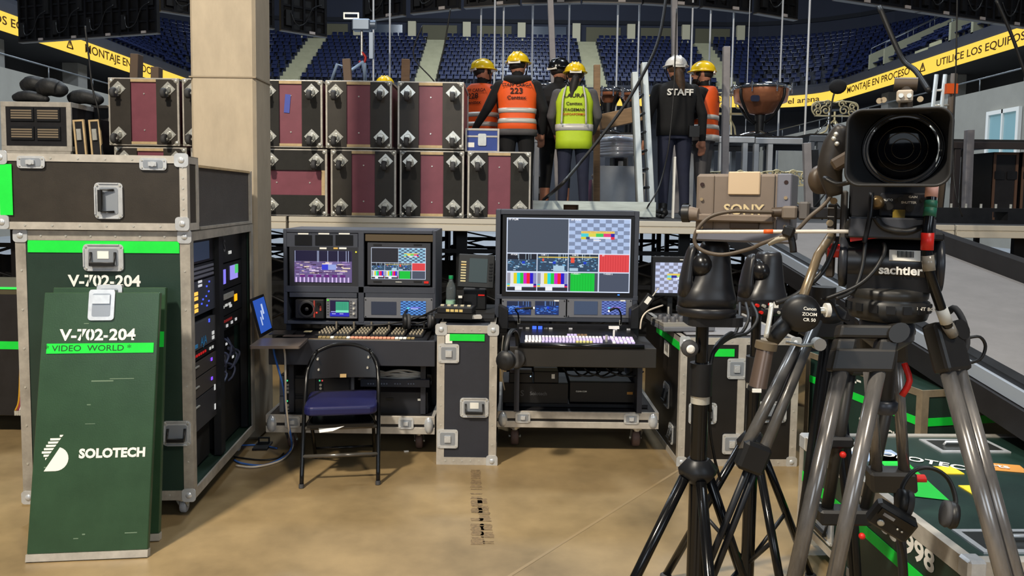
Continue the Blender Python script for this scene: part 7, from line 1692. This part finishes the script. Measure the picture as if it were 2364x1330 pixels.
def hoodloft(rings):
    b = MB(); n = len(rings[0]); V = [p for r in rings for p in r]; return b.add(V, [(j*n+i, j*n+(i+1) % n, (j+1)*n+(i+1) % n, (j+1)*n+i) for j in range(len(rings)-1) for i in range(n)], 0, True)
HOOD = mat('hood_black', (36, 36, 37), .5, var=.1, vscale=8)
hoodloft([ringpts('c', -.24, r=.08), ringpts('r', -.345, .006), ringpts('r', -.42, .0), ringpts('r', -.424, .003), ringpts('r', -.42, .006), ringpts('r', -.40, .008), ringpts('c', -.318, r=.085), ringpts('c', -.30, r=.082)]).build('lens_hood', HOOD, bc)
lr = [(.082, -.30), (.079, -.312), (.076, -.30), (.073, -.306), (.070, -.296), (.068, -.3)]
for i in range(3):
    b = MB(); r1, y1 = lr[2*i]; r2, y2 = lr[2*i+1]
    hoodloft([ringpts('c', y1, r=r1), ringpts('c', y2, r=(r1+r2)/2), ringpts('c', y1+.004, r=r2)]).build('lens_ring', mat('ring_black', (26, 26, 27), .3), bc)
b = MB(); n = 8; prof = [(max(.0006, .069*math.cos(PI/2*i/n)), .012*math.sin(PI/2*i/n)) for i in range(n+1)]
b.lathe(prof, 40, 0, xf((lc_.x, -.288, lc_.z), (PI/2, 0, 0))); b.build('front_element', mat('lens_glass', (5, 5, 7), .06, spec=.12), bc)
for r_, y_ in ((.05, -.2965), (.036, -.2995), (.022, -.3015)):
    b = MB(); b.tube([(lc_.x+r_*math.cos(a), y_, lc_.z+r_*math.sin(a)) for a in [2*PI*i/40 for i in range(41)]], .0009, 5); b.build('lens_reflection_ring', mat('reflection_tint', (60, 50, 36), .2, .6), bc)  # reflections on the glass modelled as thin tinted rings
# servo unit and hand strap on the lens
ln = MB().tube([LB(1944, 290, -.16), LB(1928, 330, -.15), LB(1916, 390, -.15), LB(1928, 450, -.14)], [.014, .027, .03, .018], 14, k=4).build('servo_unit', mat('servo_black', (40, 36, 33), .45), bc)
a = LB(1935, 360, -.2); MB().box(LB(1945, 372, -.2), (.05, .07, .03), rot=(0, R(-32), 0)).build('servo_grip', CAMBR, bc, bevel=.006)
MB().lathe([(.0005, -.016), (.034, -.016), (.042, -.008), (.042, .008), (.034, .016), (.0005, .016)], 24, 0, xf(LB(1896, 415, -.06), (PI/2, 0, R(50)), (.9, .9, 1))).build('focus_wheel', CAMBR, bc)
MB().tube([LB(1905, 410, -.2), LB(1935, 425, -.22), LB(1965, 420, -.24)], .011, 8, k=3, flat=.5).build('hand_strap', BLK, bc)
for px, py in ((1925, 320), (1932, 332), (1930, 310)): MB().sph(LB(px, py, -.19), .006, 8).build('button', STEEL, bc)
# top accessories
MB().bx(*[*sorted((LB(2022, 230, -.1).x, LB(2160, 230, -.1).x)), -.12, .2, lc_.z+.078, lc_.z+.098]).build('top_bridge', CAMB, bc, bevel=.005)
mp = pb(2069, 2109, 206, 236, -.12, -.1, mat('pale_bracket', (176, 164, 148), .5), 'shoe_bracket'); 
for px in (2080, 2099): q = LB(px, 221, -.121); MB().cyl(q, q+Vector((0, -.004, 0)), .0055, n=12).build('screw', STEEL, mp)
a = LB(2064, 195, -.08); c = LB(2118, 195, -.08); MB().cyl((a.x, -.08, a.z), (c.x, -.08, c.z), .017, n=16).build('mic_holder', CAMBR, bc); q = LB(2092, 206, -.08); MB().cyl((q.x, -.08, lc_.z+.098), (q.x, -.08, q.z+.01), .016, n=14).build('holder_post', mat('post_brown', (60, 52, 44), .5), bc)
for px, py in ((2040, 232), (2124, 230), (2030, 234)): q = LB(px, py, -.11); MB().cyl(q, q+Vector((0, -.012, 0)), .007, n=12).build('thumb_screw', mat('screw_gold', (170, 150, 120), .4, .5), bc)
# support bracket with scale marks
sb = pb(1905, 1932, 470, 640, -.02, .03, mat('bracket_brown', (58, 50, 42), .5), 'support_bracket'); pb(1934, 1958, 440, 620, -.01, .03, mat('bracket_grey', (72, 70, 68), .5), 'support_arm')
for py in (480, 500, 528, 545, 568, 590): MB().box(LB(1918, py, -.022), (.016, .003, .0025)).build('scale_mark', LABEL, sb)
for px, py in ((1925, 464), (1916, 515)): q = LB(px, py, -.022); MB().cyl(q, q+Vector((0, -.006, 0)), .009, n=14).build('bolt', mat('screw_gold', (170, 150, 120), .4, .5), sb)
pb(1905, 1960, 548, 590, .0, .05, BLKM, 'side_frame')
# viewfinder
VG = mat('viewfinder_taupe', (118, 106, 96), .45, var=.08, vscale=8); VG2 = mat('viewfinder_slate', (112, 114, 126), .45)
vy = .06
vf = pb(1604, 1828, 401, 545, vy, vy+.2, VG, 'viewfinder', bevel=.008)
pb(1790, 1829, 401, 546, vy-.003, vy+.19, VG2, 'side_panel', vf, .003); pb(1680, 1756, 396, 450, vy-.006, vy+.0, mat('beige_cover', (196, 174, 146), .5), 'beige_cover', vf, .004)
pb(1645, 1649, 405, 540, vy-.003, vy, mat('groove', (84, 66, 40), .6), 'groove', vf, 0); pb(1784, 1790, 404, 540, vy-.003, vy, BLK, 'groove', vf, 0)
text('SONY', vf, LB(1716, 485, vy-.003), .042, mat('cream_print', (206, 188, 148), .5), bold=.02)
for px, py in ((1621, 426), (1815, 421)): q = LB(px, py, vy-.004); MB().cyl(q+Vector((0, .006, 0)), q, .006, n=12).build('screw_hole', mat('hole_dark', (40, 20, 20), .7), vf)
for px, py in ((1620, 460), (1814, 457), (1620, 525), (1812, 523)): q = LB(px, py, vy-.003); MB().cyl(q, q+Vector((0, -.003, 0)), .005, n=10).build('screw', mat('screw_gold', (170, 150, 120), .4, .5), vf)
pb(1600, 1786, 497, 510, vy-.03, vy, VG, 'swing_arm', vf, .004); MB().cyl(LB(1576, 493, vy-.02), LB(1592, 493, vy-.02), .026, n=20).build('tilt_knob', BLK, vf); MB().cyl(LB(1590, 493, vy-.02), LB(1612, 495, vy-.02), .022, .018, 18).build('knob_boss', VG, vf)
pb(1684, 1752, 511, 528, vy-.01, vy, mat('slot_brown', (80, 66, 54), .5), 'label_slot', vf, .002)
pb(1804, 1840, 476, 506, vy-.05, vy+.0, mat('plug_grey', (112, 102, 92), .5), 'plug_housing', vf, .005); pb(1842, 1868, 466, 508, vy-.04, vy+.04, mat('arm_grey', (92, 88, 86), .45), 'arm_joint', vf, .005); pb(1866, 1960, 480, 505, vy, vy+.05, CAMB, 'arm_rail', vf, .004)
MB().cyl(LB(1782, 490, vy-.03), LB(1806, 490, vy-.03), .013, .015, 14).build('plug_boot', mat('boot_brown', (66, 54, 44), .5), vf)
pb(1606, 1828, 533, 556, vy-.005, vy+.18, VG2, 'lower_shell', vf, .006)
# white rod strapped below the viewfinder, its tape and straps
a, c = LB(1608, 535, -.09), LB(2108, 534, -.09); Mw = Matrix.Translation(bc.location) @ bc.rotation_euler.to_matrix().to_4x4()
t = thing('white_rod', 'slim white rod with orange tape strapped across under the viewfinder', 'rod', Mw @ a, R(-25.5)); v = c-a
MB().tube([(0, 0, 0), v], .0055, 6).build('rod', mat('rod_white', (216, 208, 196), .5), t); u = v.normalized(); k0 = (1776-1608)/500; MB().tube([v*k0, v*(k0+.045)], .0065, 6).build('tape_wrap', ORNG, t)
st = MB().box(v*.455, (.03, .035, .03), rot=(0, R(20), 0)).build('strap', BLK, t, bevel=.006); MB().tube([v*.46, v*.475+Vector((0, 0, -.035)), v*.48+Vector((0, 0, -.055))], .009, 8, k=3).build('strap_tail', BLK, st)
MB().tube([v*.86+Vector((-.01, -.01, .035)), v*.88+Vector((0, -.015, .01)), v*.97+Vector((0, -.015, .0)), v*1.02+Vector((.005, 0, .012))], .014, 8, k=4, flat=.6).build('strap', BLK, t)
# cables round the camera
def bw(px, py, yl): return Mw @ LB(px, py, yl)
cable([bw(1785, 490, .02), bw(1740, 489, .0), bw(1690, 488, -.01), bw(1640, 500, -.02), bw(1610, 530, -.03), bw(1604, 560, -.03), bw(1625, 580, -.03), bw(1670, 588, -.03), bw(1730, 575, -.04), bw(1760, 562, -.05), bw(1800, 548, -.06), bw(1835, 535, -.07), bw(1870, 500, -.07), bw(1905, 470, -.06), bw(1930, 430, -.05)], .0055, 'grey-brown viewfinder cable looping below the viewfinder', mat('cable_taupe', (84, 74, 64), .5), 5, n=8)
t = thing('taped_cable', 'thick black camera cable with green and red tape bands', 'cable', bw(2140, 700, -.1)); o = Vector(t.location)
P = [bw(2152, 425, -.1), bw(2148, 480, -.11), bw(2142, 530, -.12), bw(2140, 580, -.12), bw(2146, 630, -.12), bw(2165, 690, -.1), bw(2185, 745, -.08), bw(2200, 775, -.05)]
MB().tube([p-o for p in P], .012, 10, k=4).build('cable_core', BLKG, t)
for (i0, m, f0, f1) in ((0, mat('pink_wrap', (206, 160, 150), .5), .0, .55), (0, mat('green_band', (30, 96, 76), .5), .7, 1.0), (1, mat('green_band', (30, 96, 76), .5), 0, .4), (2, RED, .15, .95), (3, mat('clear_wrap', (140, 134, 124), .2), .2, .9), (5, mat('white_band', (206, 206, 200), .5), .4, 1.0), (6, mat('clear_wrap', (140, 134, 124), .2), .2, .9)):
    MB().tube([P[i0].lerp(P[i0+1], f0)-o, P[i0].lerp(P[i0+1], f1)-o], .0145, 10).build('tape_band', m, t)
cable([bw(2012, 445, -.09), bw(2008, 500, -.1), bw(2000, 540, -.1), bw(1995, 560, -.1)], .006, 'thin steel-tipped lead hanging below the lens hood', BLKM)
cable([bw(1998, 560, -.1), bw(1990, 620, -.12), bw(1970, 670, -.14), bw(1930, 690, -.16)], .005, 'black lead curving from the camera plate towards the zoom handle')
cable([bw(2040, 562, -.08), bw(2042, 580, -.1), bw(2018, 625, -.125), bw(1975, 662, -.14), bw(1905, 690, -.15)], .005, 'second grey-black lead curving beside the red head lever')
cable([bw(1895, 690, -.12), bw(1920, 700, -.1), bw(1940, 735, -.08), bw(1960, 740, -.06)], .003, 'thin wire running from the zoom demand to the tripod bracket')
cable([bw(1830, 545, -.06), bw(1800, 552, -.06), bw(1775, 562, -.05)], .0085, 'clear wrapped cable joint below the viewfinder', mat('clear_wrap2', (170, 164, 150), .25), 4)
cable([bw(1930, 560, -.05), bw(1900, 625, -.09), bw(1840, 680, -.12), bw(1790, 700, -.14)], .007, 'wrapped cable slanting along the pan bar', BLK)
# headphones and intercom pack hung on the rear leg
o = W(2118, 1100, 1.99); headphones((o.x+.01, 1.96, o.z-.11), (R(-20), R(10), R(-15)), 'black headphones hooked over the rear tripod leg', BLK, .82)
o = W(2065, 1200, 1.95); t = thing('intercom_pack', 'black intercom belt pack clipped to the tripod leg', 'belt pack', o, R(-20), None, rot=(R(10), R(28), R(-15)))
MB().bx(-.06, .05, -.02, .02, -.04, .03).build('pack_body', BLK, t, bevel=.008); MB().bx(-.05, .04, -.026, -.02, .0, .022).build('display_window', BLKG, t); MB().bx(-.04, -.01, -.028, -.026, .006, .014).build('logo', mat('faint_logo', (120, 120, 122), .4), t)
MB().lathe([(.004, 0), (.009, 0), (.009, .004), (.004, .004)], 14, 0, xf((-.03, -.02, -.018), (PI/2, 0, 0))).build('volume_ring', STEEL, t)
for x in (.01, .022): MB().sph((x, -.026, -.008), .003, 8).build('button', STEEL, t)
cable([W(2075, 1240, 1.95), W(2085, 1280, 1.96), W(2092, 1340, 1.98), W(2095, 1420, 2.0)], .005, 'black lead hanging from the belt pack')
